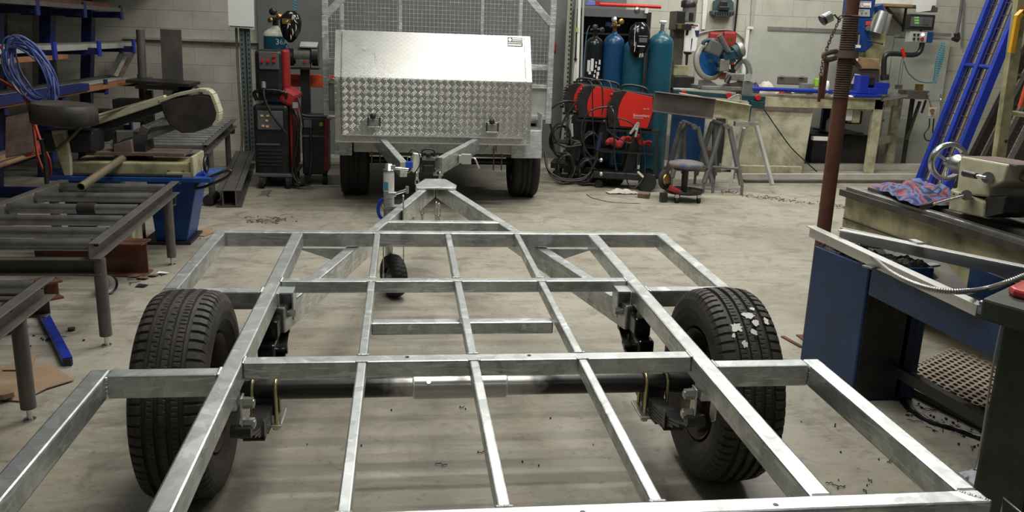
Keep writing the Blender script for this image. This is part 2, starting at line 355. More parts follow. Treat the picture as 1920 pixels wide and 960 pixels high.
# ---------------------------------------------------------------- the hall
struct('floor', M().box((-7, -5, -0.1), (10, 9.2, 0)), floor_m)
wb = M().box((-5.2, 8.47, 0), (9.6, 8.75, 3.6)); wall = struct('wall_back', wb, mortar_m)
blk = {}
def block_mesh(wd, ht):
    k = (round(wd, 3), round(ht, 3))
    if k not in blk:
        m = M().box((-wd/2, -0.035, -ht/2), (wd/2, 0.035, ht/2)); me = m.mesh('block', (0, 0, 0)); me.materials.append(block_m); blk[k] = me
    return blk[k]
cnt = 0; far = M()
for j in range(18):
    z = 0.2*j + 0.1
    for i in range(38):
        x = -5.0 + 0.4*i + (0.2 if j % 2 else 0)
        vis = ((-4.25 < x < -1.75) or (2.35 < x < 6.9)) and 0.0 < z < 2.1
        if x > 9.3: continue
        if vis and cnt < 298:
            o = bpy.data.objects.new('block', block_mesh(0.398, 0.1975)); COL.objects.link(o); o.parent = wall
            o.location = (x - wall.location.x, 8.437 - wall.location.y + random.uniform(-0.002, 0.002), z - wall.location.z); cnt += 1
        else: far.rbox((x, 8.437, z), (0.398, 0.07, 0.1975))
OFF[wall.name] = tuple(wall.location)
P('distant_blocks', far, block_m, wall, kind='stuff')
struct('wall_left', M().box((-5.2, -5, 0), (-5.0, 8.47, 3.6)), grey_paint)
struct('wall_right', M().box((9.4, -5, 0), (9.6, 8.47, 3.6)), block_m)
# smooth grey roller-door panel behind the caged trailer and its frame posts
struct('door_1', M().box((-1.86, 8.3, 0), (2.45, 8.36, 3.0)), grey_paint)
struct('trim_1', M().box((-3.35, 8.34, 1.292), (-1.85, 8.40, 1.268)), grey_light)
struct('shade_deck', M().box((-5.0, -5, 2.0), (-2.70, 8.40, 2.1)), grey_paint)  # deck added out of view to shade the rack and the wall behind
# ---------------------------------------------------------------- galvanised trailer chassis in the foreground
TR = T('trailer_chassis', 'bare galvanised box-trailer chassis on two wheels filling the foreground', 'trailer', (0, 0.52, 0))
TR.rotation_euler = (0.016, 0, 0)
ZT = 0.553; t5 = 0.051; hh = 0.065
XL, XR, ML, MR = -1.022, 1.017, -0.689, 0.689
YF, YFL, YC, YN, YI, YR = 1.729, 0.886, 1.005, 0.176, 0.252, -0.603
def tb(name, p, q, w=t5, h=hh, label=None, bev=0.006):
    return P(name, M().bar((p[0], p[1], ZT+(p[2] if len(p) > 2 else 0)), (q[0], q[1], ZT+(q[2] if len(q) > 2 else 0)), w, h, top=True), galv, TR, label, bev)
e = t5/2
tb('main_rail', (ML+e, YF-t5, 0), (ML+e, YR+t5, 0)); tb('main_rail', (MR-e, YF-t5, 0), (MR-e, YR+t5, 0))
tb('front_crossbar', (XL, YF-e, 0.0005), (XR, YF-e, 0.0005)); tb('rear_crossbar', (XL, YR+e, 0.0005), (XR, YR+e, 0.0005))
for X in (XL+e, XR-e):
    tb('side_rail', (X, YF-t5), (X, YFL-e*1.5)); tb('side_rail', (X, YN), (X, YR+t5))
for s, X in ((-1, XL), (1, XR)):
    tb('outrigger', (X, YFL-e), (s*0.689, YFL-e)); tb('outrigger', (X+(-s)*t5, YN-e), (s*0.689, YN-e))
tb('inner_crossbar', (ML+t5, YC-e, -0.001), (MR-t5, YC-e, -0.001), 0.045, 0.045, bev=0.005)
tb('inner_crossbar', (ML+t5, YI-e, -0.001), (MR-t5, YI-e, -0.001), 0.05, 0.05, bev=0.005)
for X in (-0.316, -0.002, 0.311):
    for y0, y1 in ((YF-t5, YC), (YC-0.05, YI), (YI-0.05, YR+t5)):
        tb('tray_rail', (X, y0-0.002, -0.001), (X, y1+0.002, -0.001), 0.026, 0.04, bev=0.004)
tb('low_crossbar', (-0.305, 0.640, -0.040), (0.300, 0.640, -0.040), 0.045, 0.042, bev=0.005)
# bolt holes in the low crossbar and weld beads at the joints
hm = M()
for X in (-0.18, 0.2): hm.tube((X, 0.6165, ZT-0.058), (X, 0.618, ZT-0.058), 0.007, 10)
for X in (-0.19, 0.16): hm.tube((X, YI-0.02, ZT-0.0005), (X, YI-0.02, ZT+0.0002), 0.006, 10)
for X in (-0.22, 0.15, 0.55): hm.tube((X, YR+0.02, ZT), (X, YR+0.02, ZT+0.0009), 0.006, 10)
P('bolt_hole', hm, black, TR, kind='stuff')
for X in (-0.18, 0.2): P('hole_light_disc', M().tube((X, 0.6150, ZT-0.056), (X, 0.6165, ZT-0.056), 0.008, 12), paper, TR)  # white discs paint in the light that passes through the holes
wm = M()
def weld(p, q, n=14, r=0.004):
    for i in range(n):
        a = lerp(p, q, (i+0.5)/n); wm.ball(a, r*random.uniform(0.7, 1.2), 6, 1.3, 1.3, 0.5)
for s in (-1, 1):
    weld((s*0.638, YI, ZT), (s*0.638, YI-0.05, ZT)); weld((s*0.638, YC, ZT), (s*0.638, YC-0.05, ZT)); weld((s*0.689, YN, ZT), (s*0.689, YN-0.05, ZT)); weld((s*0.689, YFL, ZT), (s*0.689, YFL-0.05, ZT))
    weld((s*0.965, YR+t5, ZT), (s*1.015, YR+0.005, ZT)); weld((s*0.97, YN-0.052, ZT-0.002), (s*0.97, YN-0.052, ZT-0.06), 16, 0.005)
for X in (-0.316, -0.002, 0.311):
    for Y in (YI, YI-0.05, YC, YC-0.05, YF-t5, YR+t5): weld((X-0.016, Y, ZT), (X+0.016, Y, ZT), 8)
P('weld_bead', wm, weldm, TR, kind='stuff')
# drawbar arms run under the tray to the coupling plate
def armx(Y): return 0.076 + (3.08-Y)*0.2535
for s in (-1, 1):
    P('drawbar_arm', M().bar((s*armx(0.86), 0.86, ZT-0.066), (s*armx(3.27), 3.27, ZT-0.066), 0.052, 0.095, top=True), galv, TR, bev=0.006)
    P('gusset_plate', M().prism([(s*0.665, YF-0.07, ZT-0.066), (s*0.42, YF-0.07, ZT-0.066), (s*0.42, YF-0.07, ZT-0.13), (s*0.48, YF-0.07, ZT-0.13)], (0, 0.006, 0)), galv_dull, TR)
tb('drawbar_crossbar', (-0.285, 2.20, -0.066), (0.285, 2.20, -0.066), t5, 0.06)
a = (-0.104, 2.983, 0.503); 
P('coupling_plate', M().prism([(-0.125, 3.03, ZT-0.064), (0.115, 3.03, ZT-0.064), (0.125, 3.12, ZT-0.064), (0.065, 3.33, ZT-0.064), (-0.065, 3.33, ZT-0.064), (-0.125, 3.12, ZT-0.064)], (0, 0, 0.012)), galv, TR, bev=0.004)

# wheels
def tyre_mesh(R, W, ri, name, slots=66):
    hw = W/2; m = M(); n = slots*8
    # profile across the tread: (x offset, radius, kind)
    g = [-0.050, -0.0165, 0.0165, 0.050]; tw = 0.078
    prof = [(-hw*0.62, ri, 0), (-hw*0.80, ri+0.012, 0), (-hw*0.97, ri+0.045, 0), (-hw*1.0, ri+0.072, 0), (-hw*0.97, R-0.038, 0), (-hw*0.88, R-0.016, 1), (-tw, R-0.007, 1)]
    xs = []
    for a in g: xs += [(a-0.0078, 0), (a-0.0066, -1), (a+0.0066, -1), (a+0.0078, 0)]
    mids = [-0.072, -0.0605, -0.041, -0.033, -0.025, -0.008, 0.0, 0.008, 0.025, 0.033, 0.041, 0.060, 0.072]
    pts = sorted(xs + [(v, 0) for v in mids])
    for x, k in pts: prof.append((x, R - 0.007*(x/tw)**2 - (0.0115 if k < 0 else 0), 5 if k < 0 else 2))
    prof += [(-x, r, k) for x, r, k in reversed(prof[:7])]
    vs = []
    for i in range(n):
        a = 2*math.pi*i/n; ph = i % 8
        for x, r, k in prof:
            rr = r
            if k == 1 and ph in (2, 3): rr -= 0.007
            if k == 2:
                if abs(x) > 0.055 and ph in (2, 3): rr -= 0.006
                elif 0.02 < abs(x) < 0.05 and ((ph == 1 and x*1 > 0.03*(1 if x > 0 else -9)) or (ph == 5 and abs(x) < 0.036)): rr -= 0.0028
                elif abs(x) < 0.012 and ph == (3 if x > -0.002 else 6): rr -= 0.0028
            vs.append((x, rr*math.cos(a), rr*math.sin(a)))
    c = len(prof)
    fs = [(i*c+j, i*c+j+1, ((i+1) % n)*c+j+1, ((i+1) % n)*c+j) for i in range(n) for j in range(c-1)]
    m.add(vs, fs, False); me = m.mesh(name, (0, 0, 0)); me.materials.append(rubber)
    return me
tyre_me = tyre_mesh(0.325, 0.214, 0.185, 'tyre')
rim = M(); rim.lathe([(0.186, -0.085), (0.178, -0.080), (0.170, -0.055), (0.162, -0.02), (0.162, 0.03), (0.176, 0.07), (0.188, 0.085)], (0, 0, 0), (1, 0, 0), 48)
rim.lathe([(0.165, 0.0), (0.150, 0.030), (0.11, 0.035), (0.095, 0.012), (0.06, 0.010), (0.05, 0.03), (0.0, 0.03)], (0, 0, 0), (1, 0, 0), 40)
for k in range(12):
    a = 2*math.pi*k/12
rim_me = rim.mesh('wheel_rim', (0, 0, 0))
rim_m = mat('wheel_rim_paint', (0.045, 0.042, 0.04), 0.5, 0.3, (0.17, 0.10, 0.06), 0.9, 16); rim_me.materials.append(rim_m)
for s in (-1, 1):
    for nm, me in (('tyre', tyre_me),):
        o = bpy.data.objects.new(nm, me); COL.objects.link(o); o.parent = TR; o.location = (s*0.862, 0, 0.325); o.rotation_euler = (0.2, 0, 0 if s > 0 else math.pi)
        r = bpy.data.objects.new('wheel_rim', rim_me); COL.objects.link(r); r.parent = TR; r.location = (s*0.862, 0, 0.325); r.rotation_euler = (0, 0, 0 if s > 0 else math.pi)
        if s > 0: o['label'] = 'tyre with flaking white paint marks on its tread'
    q = M()
    for k in range(5):
        a = 2*math.pi*k/5 + 0.3; hexnut(q, (s*0.79, 0.52+0.062*math.cos(a), 0.325+0.062*math.sin(a)), (-s, 0, 0), 0.011, 0.02)
    P('wheel_nut', q, zinc, TR, kind='stuff')
    P('wheel_hub', M().lathe([(0.0, 0.0), (0.055, 0.0), (0.055, 0.03), (0.035, 0.04), (0.03, 0.10), (0, 0.10)], (s*0.80, 0.52, 0.325), (-s, 0, 0), 24), black, TR)
# flaked white paint on the right-hand tread
pm = M()
for c, d, r in ((0.05, 0.30, 0.024), (0.005, 0.24, 0.028), (0.0, 0.33, 0.020), (0.058, 0.18, 0.018), (-0.032, 0.22, 0.02), (-0.045, 0.15, 0.016), (0.02, 0.13, 0.018)):
    pass
def flake(cx, ang, rx, ra, n=18):
    v = []
    for k in range(n):
        a = 2*math.pi*k/n; j = random.uniform(0.5, 1.0); x = cx + rx*j*math.cos(a); t = ang + ra*j*math.sin(a)
        rr = 0.3266 - 0.007*(x/0.078)**2; v.append((0.862+x, 0.52 - rr*math.sin(t), 0.325 + rr*math.cos(t)))
    c = tuple(sum(p[i] for p in v)/n for i in range(3)); dd = Vector((0, c[1]-0.52, c[2]-0.325)).normalized()*0.0012
    top = [tuple(Vector(p)+dd) for p in v]; cc = tuple(Vector(c)+dd)
    pm.add(top+[cc], [(k, (k+1) % n, n) for k in range(n)], True)
for cx, t, rx, ra in ((0.012, 0.46, 0.030, 0.055), (-0.040, 0.60, 0.022, 0.065), (-0.028, 0.78, 0.012, 0.05), (0.035, 0.36, 0.010, 0.03), (0.028, 0.55, 0.014, 0.05), (0.066, 0.52, 0.010, 0.07), (0.01, 0.66, 0.016, 0.04), (-0.055, 0.69, 0.008, 0.03)): flake(cx, t, rx, ra)
P('paint_flake', pm, white, TR, kind='stuff')

# axle, springs, U bolts, shackles
AZ = 0.332
P('axle', M().tube((-0.79, 0.52, AZ), (0.79, 0.52, AZ), 0.0335, 28), axle_m, TR)
P('axle_sleeve', M().tube((-0.165, 0.52, AZ), (0.130, 0.52, AZ), 0.0415, 32), mat('grey_sleeve', (0.50, 0.49, 0.46), 0.28, 0.75, (0.4, 0.39, 0.37), 0.4, 10), TR, 'bare grey steel sleeve in the middle of the axle', bev=0.003)
wl = M(); 
for X in (-0.166, 0.131): wl.lathe([(0.033, -0.006), (0.041, 0.0), (0.033, 0.006)], (X, 0.52, AZ), (1, 0, 0), 28)
P('sleeve_weld', wl, weldm, TR)
P('grease_plug', M().tube((-0.12, 0.49, AZ+0.024), (-0.12, 0.487, AZ+0.029), 0.007, 10), zinc, TR)
for s in (-1, 1):
    X = s*0.634
    sp = P('leaf_spring', M().box((X-0.03, 0.49, 0.255), (X+0.03, 0.55, 0.300)), black, TR)
    for k in range(6):
        L = 0.40 - 0.055*k; m = M(); n = 10; z0 = 0.292 - 0.0105*k
        vs = []
        for i in range(n+1):
            y = -L + 2*L*i/n; z = z0 + 0.56*(y*y)
            vs += [(X-0.025, 0.52+y, z), (X+0.025, 0.52+y, z), (X+0.025, 0.52+y, z-0.0085), (X-0.025, 0.52+y, z-0.0085)]
        fs = [(0,1,2,3), (4*n+3, 4*n+2, 4*n+1, 4*n)]
        for i in range(n):
            b = 4*i
            for q in range(4): fs.append((b+q, b+4+q, b+4+(q+1) % 4, b+(q+1) % 4))
        m.add(vs, fs)
        if k == 0:
            for yy in (-L, L): m.tube((X-0.027, 0.52+yy, z0+0.56*L*L+0.008), (X+0.027, 0.52+yy, z0+0.56*L*L+0.008), 0.018, 16)
        o = P('spring_leaf', m, black, sp)
    for yy in (0.30, 0.74):
        P('spring_clip', M().box((X-0.031, yy-0.012, 0.272), (X+0.031, yy+0.012, 0.278)).box((X-0.031, yy-0.012, 0.272), (X-0.028, yy+0.012, 0.335)).box((X+0.028, yy-0.012, 0.272), (X+0.031, yy+0.012, 0.335)), black, sp)
    # U bolts over the axle
    for k, (dx, mt) in enumerate(((-0.036, zinc_gold), (0.036, zinc_gold))):
        pts = [(X+dx, 0.52-0.04, 0.215)] + [(X+dx, 0.52-0.04*math.cos(a), AZ+0.002+0.04*math.sin(a)) for a in [math.pi*i/10 for i in range(11)]] + [(X+dx, 0.56, 0.215)]
        P('u_bolt', M().path(pts, 0.0065, 10), mt, TR)
    P('spring_plate', M().box((X-0.055, 0.455, 0.226), (X+0.055, 0.585, 0.236)), zinc, TR, 'zinc plate clamping the spring under the axle', bev=0.003)
    for dx in (-0.036, 0.036):
        for dy in (-0.04, 0.04): P('u_bolt_nut', hexnut(M(), (X+dx, 0.52+dy, 0.226), (0, 0, -1), 0.012, 0.014), zinc, TR)
    P('spring_saddle', M().box((X-0.03, 0.49, 0.300), (X+0.03, 0.55, 0.315)), black, TR)
    # rear shackle hanging from the main rail, bolts facing inward
    xi = s*0.628; ys = 0.135
    P('shackle_plate', M().prism([(xi, ys-0.019, 0.487), (xi, ys+0.019, 0.487), (xi, ys+0.021, 0.390), (xi, ys, 0.375), (xi, ys-0.021, 0.390)], (s*0.006, 0, 0)), zinc, TR, bev=0.002)
    P('shackle_plate', M().prism([(s*0.69, ys-0.019, 0.487), (s*0.69, ys+0.019, 0.487), (s*0.69, ys+0.021, 0.390), (s*0.69, ys, 0.375), (s*0.69, ys-0.021, 0.390)], (s*0.006, 0, 0)), zinc, TR, bev=0.002)
    P('shackle_hanger', M().box((s*0.640, ys-0.03, 0.455), (s*0.689, ys+0.03, 0.489)), galv, TR, bev=0.004)
    for z in (0.466, 0.405):
        b = M(); hexnut(b, (xi, ys, z), (-s, 0, 0), 0.0165, 0.014); b.tube((xi-s*0.014, ys, z), (xi-s*0.03, ys, z), 0.010, 14); hexnut(b, (xi-s*0.014, ys, z), (-s, 0, 0), 0.0155, 0.013)
        P('shackle_bolt', b, zinc, TR)
    # front hanger box
    P('spring_hanger', M().box((s*0.585, 0.880, 0.432), (s*0.592, 0.955, 0.535)).box((s*0.585, 0.875, 0.530), (s*0.640, 0.955, 0.537)).box((s*0.632, 0.870, 0.432), (s*0.638, 0.96, 0.535)).box((s*0.585, 0.955, 0.440), (s*0.638, 0.960, 0.530)), galv, TR, bev=0.003)
    b = M(); hexnut(b, (s*0.600, 0.885, 0.46), (-s, 0, 0), 0.015, 0.022); b.tube((s*0.60, 0.885, 0.46), (s*0.68, 0.885, 0.46), 0.008, 12)
    P('hanger_bolt', b, zinc, TR)
    # brake linkage / front slipper pads that show beyond the main rails
    P('spring_slipper', M().box((s*0.632, 0.72, 0.30), (s*0.690, 0.86, 0.40)).box((s*0.60, 0.66, 0.285), (s*0.67, 0.74, 0.315)).box((s*0.625, 0.76, 0.40), (s*0.685, 0.87, 0.47)), black_gloss, TR, bev=0.008)
    P('slipper_pin', M().tube((s*0.585, 0.70, 0.30), (s*0.69, 0.70, 0.30), 0.009, 12), black_gloss, TR); P('slipper_pin', M().tube((s*0.60, 0.80, 0.35), (s*0.69, 0.80, 0.35), 0.012, 12), black_gloss, TR)

# chains hang from the coupling plate
def link(m, c, ax, L=0.036, Wd=0.024, r=0.0042, rz=0.0):
    pts = []
    for k in range(16):
        a = 2*math.pi*k/16; u = math.cos(a)*Wd/2*0.85; v = math.sin(a)*L/2 + (0.006 if math.sin(a) > 0 else -0.006)
        pts.append((c[0]+u*math.cos(ax), c[1]+u*math.sin(ax), c[2]+v))
    return m.path(pts, r, 7, closed=True)
def chain(x, y, z0, n, parent, mt=zinc, dx=0.0, pitch=0.036, L=0.036, label=None, rr=0.0042):
    top = None
    for k in range(n):
        m = M(); link(m, (x+dx*k, y, z0-pitch*k), 0.15 if k % 2 else math.pi/2-0.4, L, r=rr)
        if k == 0: top = P('safety_chain', m, mt, parent, label)
        else: P('chain_link', m, mt, top)
chain(-0.088, 2.98, 0.40, 3, TR); chain(-0.004, 2.98, 0.40, 4, TR); chain(0.010, 2.94, 0.40, 4, TR); chain(-0.15, 2.90, 0.36, 2, TR)

# jockey wheel with its clamp
jy = 2.60; jx = -0.281
JK = T('jockey_wheel', 'galvanised jockey wheel with crank handle clamped to the left drawbar arm', 'jockey wheel', (jx, jy, 0))
P('outer_tube', M().tube((jx, jy, 0.36), (jx, jy, 0.709), 0.029, 24), galv_dull, JK, bev=0.002)
P('tube_cap', M().lathe([(0, 0.03), (0.018, 0.03), (0.02, 0.0), (0.03, 0.0), (0.03, -0.01)], (jx, jy, 0.709+0.005), (0, 0, 1), 20), steel_bright, JK)
P('crank_handle', M().tube((jx, jy, 0.724), (-0.173, jy, 0.714), 0.008, 12).rbox((jx+0.012, jy, 0.724), (0.05, 0.03, 0.025)), steel_bright, JK)
P('maker_label', M().lathe([(0.0297, 0), (0.0297, 0.10)], (jx, jy, 0.594), (0, 0, 1), 24), paper, JK, 'white and blue printed label round the tube')
lb = M(); vs = []
for k in range(5):
    a = math.radians(-150 + 14*k)
    vs += [(jx+0.030*math.cos(a), jy+0.030*math.sin(a), 0.600), (jx+0.030*math.cos(a), jy+0.030*math.sin(a), 0.647)]
lb.add(vs, [(2*i, 2*i+2, 2*i+3, 2*i+1) for i in range(4)], True); P('label_band', lb, mat('label_blue', (0.08, 0.35, 0.6), 0.5), JK)
P('inner_tube', M().tube((jx, jy, 0.20), (jx, jy, 0.40), 0.022, 16), zinc, JK)
wy = 2.56; wx = -0.255
P('swivel_fork', M().bar((wx-0.055, wy-0.02, 0.33), (wx-0.055, wy-0.035, 0.12), 0.006, 0.045, up=(0, 1, 0)).bar((wx+0.055, wy+0.06, 0.33), (wx+0.055, wy+0.035, 0.12), 0.006, 0.045, up=(0, 1, 0)).box((wx-0.06, wy-0.04, 0.325), (wx+0.06, wy+0.09, 0.335)), zinc, JK)
jt = M(); n = 28*4; prof = [(-0.034, 0.05), (-0.044, 0.08), (-0.042, 0.100), (-0.033, 0.114), (-0.018, 0.120), (-0.003, 0.121), (0.003, 0.121), (0.018, 0.120), (0.033, 0.114), (0.042, 0.100), (0.044, 0.08), (0.034, 0.05)]; ja = 0.42
vs = []
for i in range(n):
    a = 2*math.pi*i/n
    for x, r in prof:
        rr = r - (0.007 if r > 0.105 and ((i + (2 if x > 0 else 0)) % 4 in (0,)) else 0) - (0.005 if abs(x) < 0.002 else 0)
        vs.append((wx+x*math.cos(ja)-rr*math.cos(a)*math.sin(ja), wy+x*math.sin(ja)+rr*math.cos(a)*math.cos(ja), 0.120+rr*math.sin(a)))
c = len(prof); jt.add(vs, [(i*c+j, i*c+j+1, ((i+1) % n)*c+j+1, ((i+1) % n)*c+j) for i in range(n) for j in range(c-1)], True)
P('tyre', jt, rubber_dark, JK)
P('wheel_hub', M().lathe([(0, -0.045), (0.02, -0.045), (0.02, -0.03), (0.055, -0.02), (0.055, 0.02), (0.02, 0.03), (0.02, 0.045), (0, 0.045)], (wx, wy, 0.12), (math.cos(ja), math.sin(ja), 0), 24), galv_dull, JK)
b = M(); hexnut(b, (wx-0.05, wy, 0.12), (-1, 0, 0), 0.014, 0.012); P('axle_bolt', b, zinc, JK)
P('clamp_bracket', M().box((jx-0.035, jy-0.035, 0.50), (jx+0.06, jy+0.035, 0.512)).tube((jx+0.0, jy-0.04, 0.585), (jx+0.04, jy-0.045, 0.585), 0.014, 12).tube((jx+0.03, jy-0.045, 0.585), (jx+0.10, jy-0.05, 0.61), 0.008, 10).tube((jx+0.10, jy-0.05, 0.59), (jx+0.10, jy-0.05, 0.63), 0.009, 10), zinc, JK, kind='stuff')
P('clamp_strap', M().box((-0.205, 2.40, 0.42), (-0.198, 2.46, 0.60)), galv_dull, JK)
S('hose_loop', M().path(spline([(-0.311, 2.620, 0.545), (-0.331, 2.620, 0.524), (-0.340, 2.620, 0.485), (-0.332, 2.620, 0.448), (-0.314, 2.620, 0.433)], 6), 0.010, 10), mat('hose_bright_blue', (0.01, 0.05, 0.5), 0.4), 'short bright blue hose loop beside the jockey wheel tube', 'hose')
# ---------------------------------------------------------------- caged trailer behind, with a tread-plate toolbox on its drawbar
CT = T('caged_trailer', 'galvanised trailer with a wire-mesh cage parked behind the toolbox', 'trailer', (0.12, 6.2, 0))
def cb(name, p, q, w, h, m=None, bev=0.004, label=None): return P(name, M().bar(p, q, w, h), m or galv_dull, CT, label, bev)
YC0 = 5.5
xl, xr = -0.86, 1.08
zb = 0.73
cb('cage_post', (xl, YC0, zb), (xl, YC0, 1.56), 0.05, 0.07, galv_dull); cb('cage_post', (xr, YC0, 0.70), (xr, YC0, 1.56), 0.05, 0.07, galv_dull)
cb('cage_brace', (xl, YC0, 1.55), (xl+0.30, YC0, 1.86), 0.05, 0.06); cb('cage_brace', (xr, YC0, 1.55), (xr-0.30, YC0, 1.86), 0.05, 0.06)
cb('upper_post', (xl, YC0+0.03, 1.55), (xl, YC0+0.03, 2.15), 0.05, 0.06); cb('upper_post', (xr+0.01, YC0+0.03, 1.55), (xr+0.01, YC0+0.03, 2.15), 0.05, 0.06)
cb('cage_rail', (xl, YC0, 2.1), (xr, YC0, 2.1), 0.05, 0.05)
for X in (-0.23, 0.47): cb('cage_upright', (X, YC0, 1.1), (X, YC0, 2.1), 0.03, 0.03)
cb('cage_rail', (xl, YC0, 1.185), (xr, YC0, 1.185), 0.05, 0.05); cb('cage_rail', (xl, YC0, 1.02), (xr, YC0, 1.02), 0.04, 0.035)
m = M(); x = xl+0.02; y = YC0-0.012
def inmesh(x): return 1.56 + min(0.54, max(0, min(x-xl, xr-x))*1.03)
while x < xr:
    m.box((x-0.0015, y-0.0018, 1.03), (x+0.0015, y+0.0018, min(2.1, inmesh(x)))); x += 0.0345
z = 1.05
while z < 2.1:
    c = max(0.0, (z-1.56)/1.03); m.box((xl+c, y-0.0035, z-0.0015), (xr-c, y, z+0.0015)); z += 0.0345
P('front_mesh', m, galv_dull, CT, 'square galvanised wire mesh', kind='stuff')
for X in (xl, xr): cb('rear_post', (X, 7.6, 0.7), (X, 7.6, 2.1), 0.04, 0.04); cb('side_panel', (X, YC0, 0.85), (X, 7.6, 0.85), 0.01, 0.30, grey_light)

P('tray_front', M().box((xl+0.02, YC0+0.01, 0.76), (xr-0.02, YC0+0.02, 1.0)), grey_light, CT, 'pale tray front sheet below the mesh')
cb('tray_rail', (xl, YC0-0.005, 0.75), (xr, YC0-0.005, 0.75), 0.04, 0.04); cb('tray_bottom', (xl, 6.55, 0.70), (xr, 6.55, 0.70), 2.0, 0.02, grey_light)
# chassis under the toolbox
P('chassis_crossbar', M().box((-0.62, 5.30, 0.440), (0.86, 5.36, 0.60)), galv_dull, CT, bev=0.004)
for (a, b) in ((-0.62, -0.40), (0.60, 0.86)): P('chassis_box', M().box((a, 5.24, 0.456), (b, 5.29, 0.60)), grey_light, CT, bev=0.004)
for px_ in (-0.47, -0.40, 0.58, 0.65): P('u_bolt', M().tube((px_, 5.28, 0.302), (px_, 5.28, 0.49), 0.006, 8), mill_steel, CT)
P('axle', M().tube((-0.75, 5.75, 0.31), (0.98, 5.75, 0.31), 0.03, 16).box((-0.5, 5.4, 0.40), (0.75, 7.4, 0.45)), black, CT)
for s, (x0, x1) in ((-1, (-0.775, -0.63)), (1, (0.72, 0.985))):
    P('mudguard', M().box((x0, 5.22, 0.655), (x1, 6.2, 0.665)).prism([(x0, 5.16, 0.429), (x1, 5.16, 0.429), (x1, 5.22, 0.66), (x0, 5.22, 0.66)], (0, 0.01, 0)), galv, CT, 'bent galvanised mudguard', bev=0.003)
P('mudguard_side', M().box((0.985, 5.26, 0.46), (0.993, 6.2, 0.80)), galv_dull, CT)
def plain_tyre(x, y, R, W, parent, n=56, mt=rubber_dark, ax=(1, 0, 0), z=None):
    hw = W/2; pr = [(R*0.6, -hw*0.8), (R*0.8, -hw), (R*0.93, -hw*0.97), (R*0.985, -hw*0.82)]
    for a in (-0.36, 0.0, 0.36): pr += [(R*0.998, hw*(a-0.10)), (R*0.965, hw*(a-0.06)), (R*0.965, hw*(a+0.06)), (R*0.998, hw*(a+0.10))]
    pr += [(R*0.985, hw*0.82), (R*0.93, hw*0.97), (R*0.8, hw), (R*0.6, hw*0.8)]
    return P('tyre', M().lathe(pr, (x, y, R if z is None else z), ax, n), mt, parent)
plain_tyre(-0.635, 5.72, 0.31, 0.24, CT); plain_tyre(0.90, 5.72, 0.31, 0.25, CT)
for X in (-0.635, 0.90): P('wheel_rim', M().lathe([(0.19, -0.07), (0.17, -0.03), (0.06, -0.02), (0.0, -0.02)], (X, 5.72, 0.31), (1, 0, 0), 24), steel, CT)
# drawbar arms reach toward the camera
L0, L1 = (-0.43, 5.2, 0.575), (-0.199, 4.150, 0.472); R0, R1 = (0.50, 5.2, 0.575), (0.047, 4.000, 0.522)
P('drawbar_arm', M().bar(L0, L1, 0.055, 0.115), galv, CT, bev=0.006); P('drawbar_arm', M().bar(R0, R1, 0.055, 0.115), galv, CT, bev=0.006)
rr = M(); d = Vector(R1)-Vector(R0); d.normalize(); c = Vector(R1)+d*0.004
rr.bar(tuple(Vector(R1)), tuple(Vector(R1)+d*0.010), 0.075, 0.135)
P('arm_end_plate', rr, galv, CT, 'bright end plate on the right-hand arm tip', bev=0.003)
P('plate_hole', M().tube(tuple(Vector(R1)+d*0.010+Vector((0.0, 0, -0.045))), tuple(Vector(R1)+d*0.0115+Vector((0.0, 0, -0.045))), 0.009, 10), black, CT)
c = (0.271, 4.350, 0.529)
P('junction_box', M().rbox(c, (0.075, 0.05, 0.075)).rbox((c[0]-0.045, c[1], c[2]), (0.025, 0.055, 0.06)), grey_light, CT, 'grey plastic trailer-brake box on the right arm', bev=0.004)
P('release_lever', M().path(spline([(0.315, 4.350, 0.538), (0.338, 4.330, 0.533), (0.364, 4.330, 0.477), (0.372, 4.330, 0.461)], 4), 0.007, 8), alu, CT)
cp = (-0.025, 4.020, 0.564)
P('coupling_head', M().rbox((cp[0], 4.02, cp[2]-0.03), (0.09, 0.20, 0.09)).rbox((cp[0], 3.95, cp[2]-0.05), (0.07, 0.1, 0.06)).tube((cp[0]-0.05, 3.95, cp[2]-0.06), (cp[0]+0.05, 3.95, cp[2]-0.06), 0.018, 12), black, CT, bev=0.005)
P('coupling_handle', M().path(spline([(-0.061, 4.080, 0.555), (-0.069, 4.080, 0.613), (-0.050, 4.080, 0.632), (0.003, 4.080, 0.633), (0.023, 4.080, 0.610), (0.015, 4.080, 0.556)], 5), 0.007, 8), black, CT)
P('coupling_lever', M().tube((-0.024, 4.060, 0.605), (-0.023, 4.060, 0.520), 0.017, 10), black, CT)
P('adjusting_bolt', M().tube((-0.033, 3.980, 0.558), (-0.033, 3.980, 0.524), 0.012, 12), zinc, CT); P('lock_pin', M().tube((0.012, 3.980, 0.578), (0.046, 3.980, 0.605), 0.006, 8).tube((0.008, 3.980, 0.586), (0.012, 3.980, 0.540), 0.007, 8), zinc, CT)
P('left_end_plate', M().rbox((-0.112, 4.050, 0.539), (0.05, 0.06, 0.135), 0.2, 0, 0.1), white, CT, bev=0.004)
P('breakaway_cable', M().path(spline([(-0.139, 4.000, 0.565), (-0.162, 4.000, 0.611), (-0.135, 4.000, 0.638), (-0.094, 4.000, 0.615), (-0.082, 4.000, 0.547), (-0.104, 4.000, 0.497), (-0.127, 4.000, 0.466)], 5), 0.004, 7), black, CT)
def hchain(pts, parent_root, name='safety_chain'):
    top = None; n = len(pts)
    for k, c in enumerate(pts):
        mm = M(); link(mm, c, 0.15 if k % 2 else math.pi/2-0.5, 0.044, 0.028, 0.0052)
        if top is None: top = P(name, mm, zinc, parent_root)
        else: P('chain_link', mm, zinc, top)
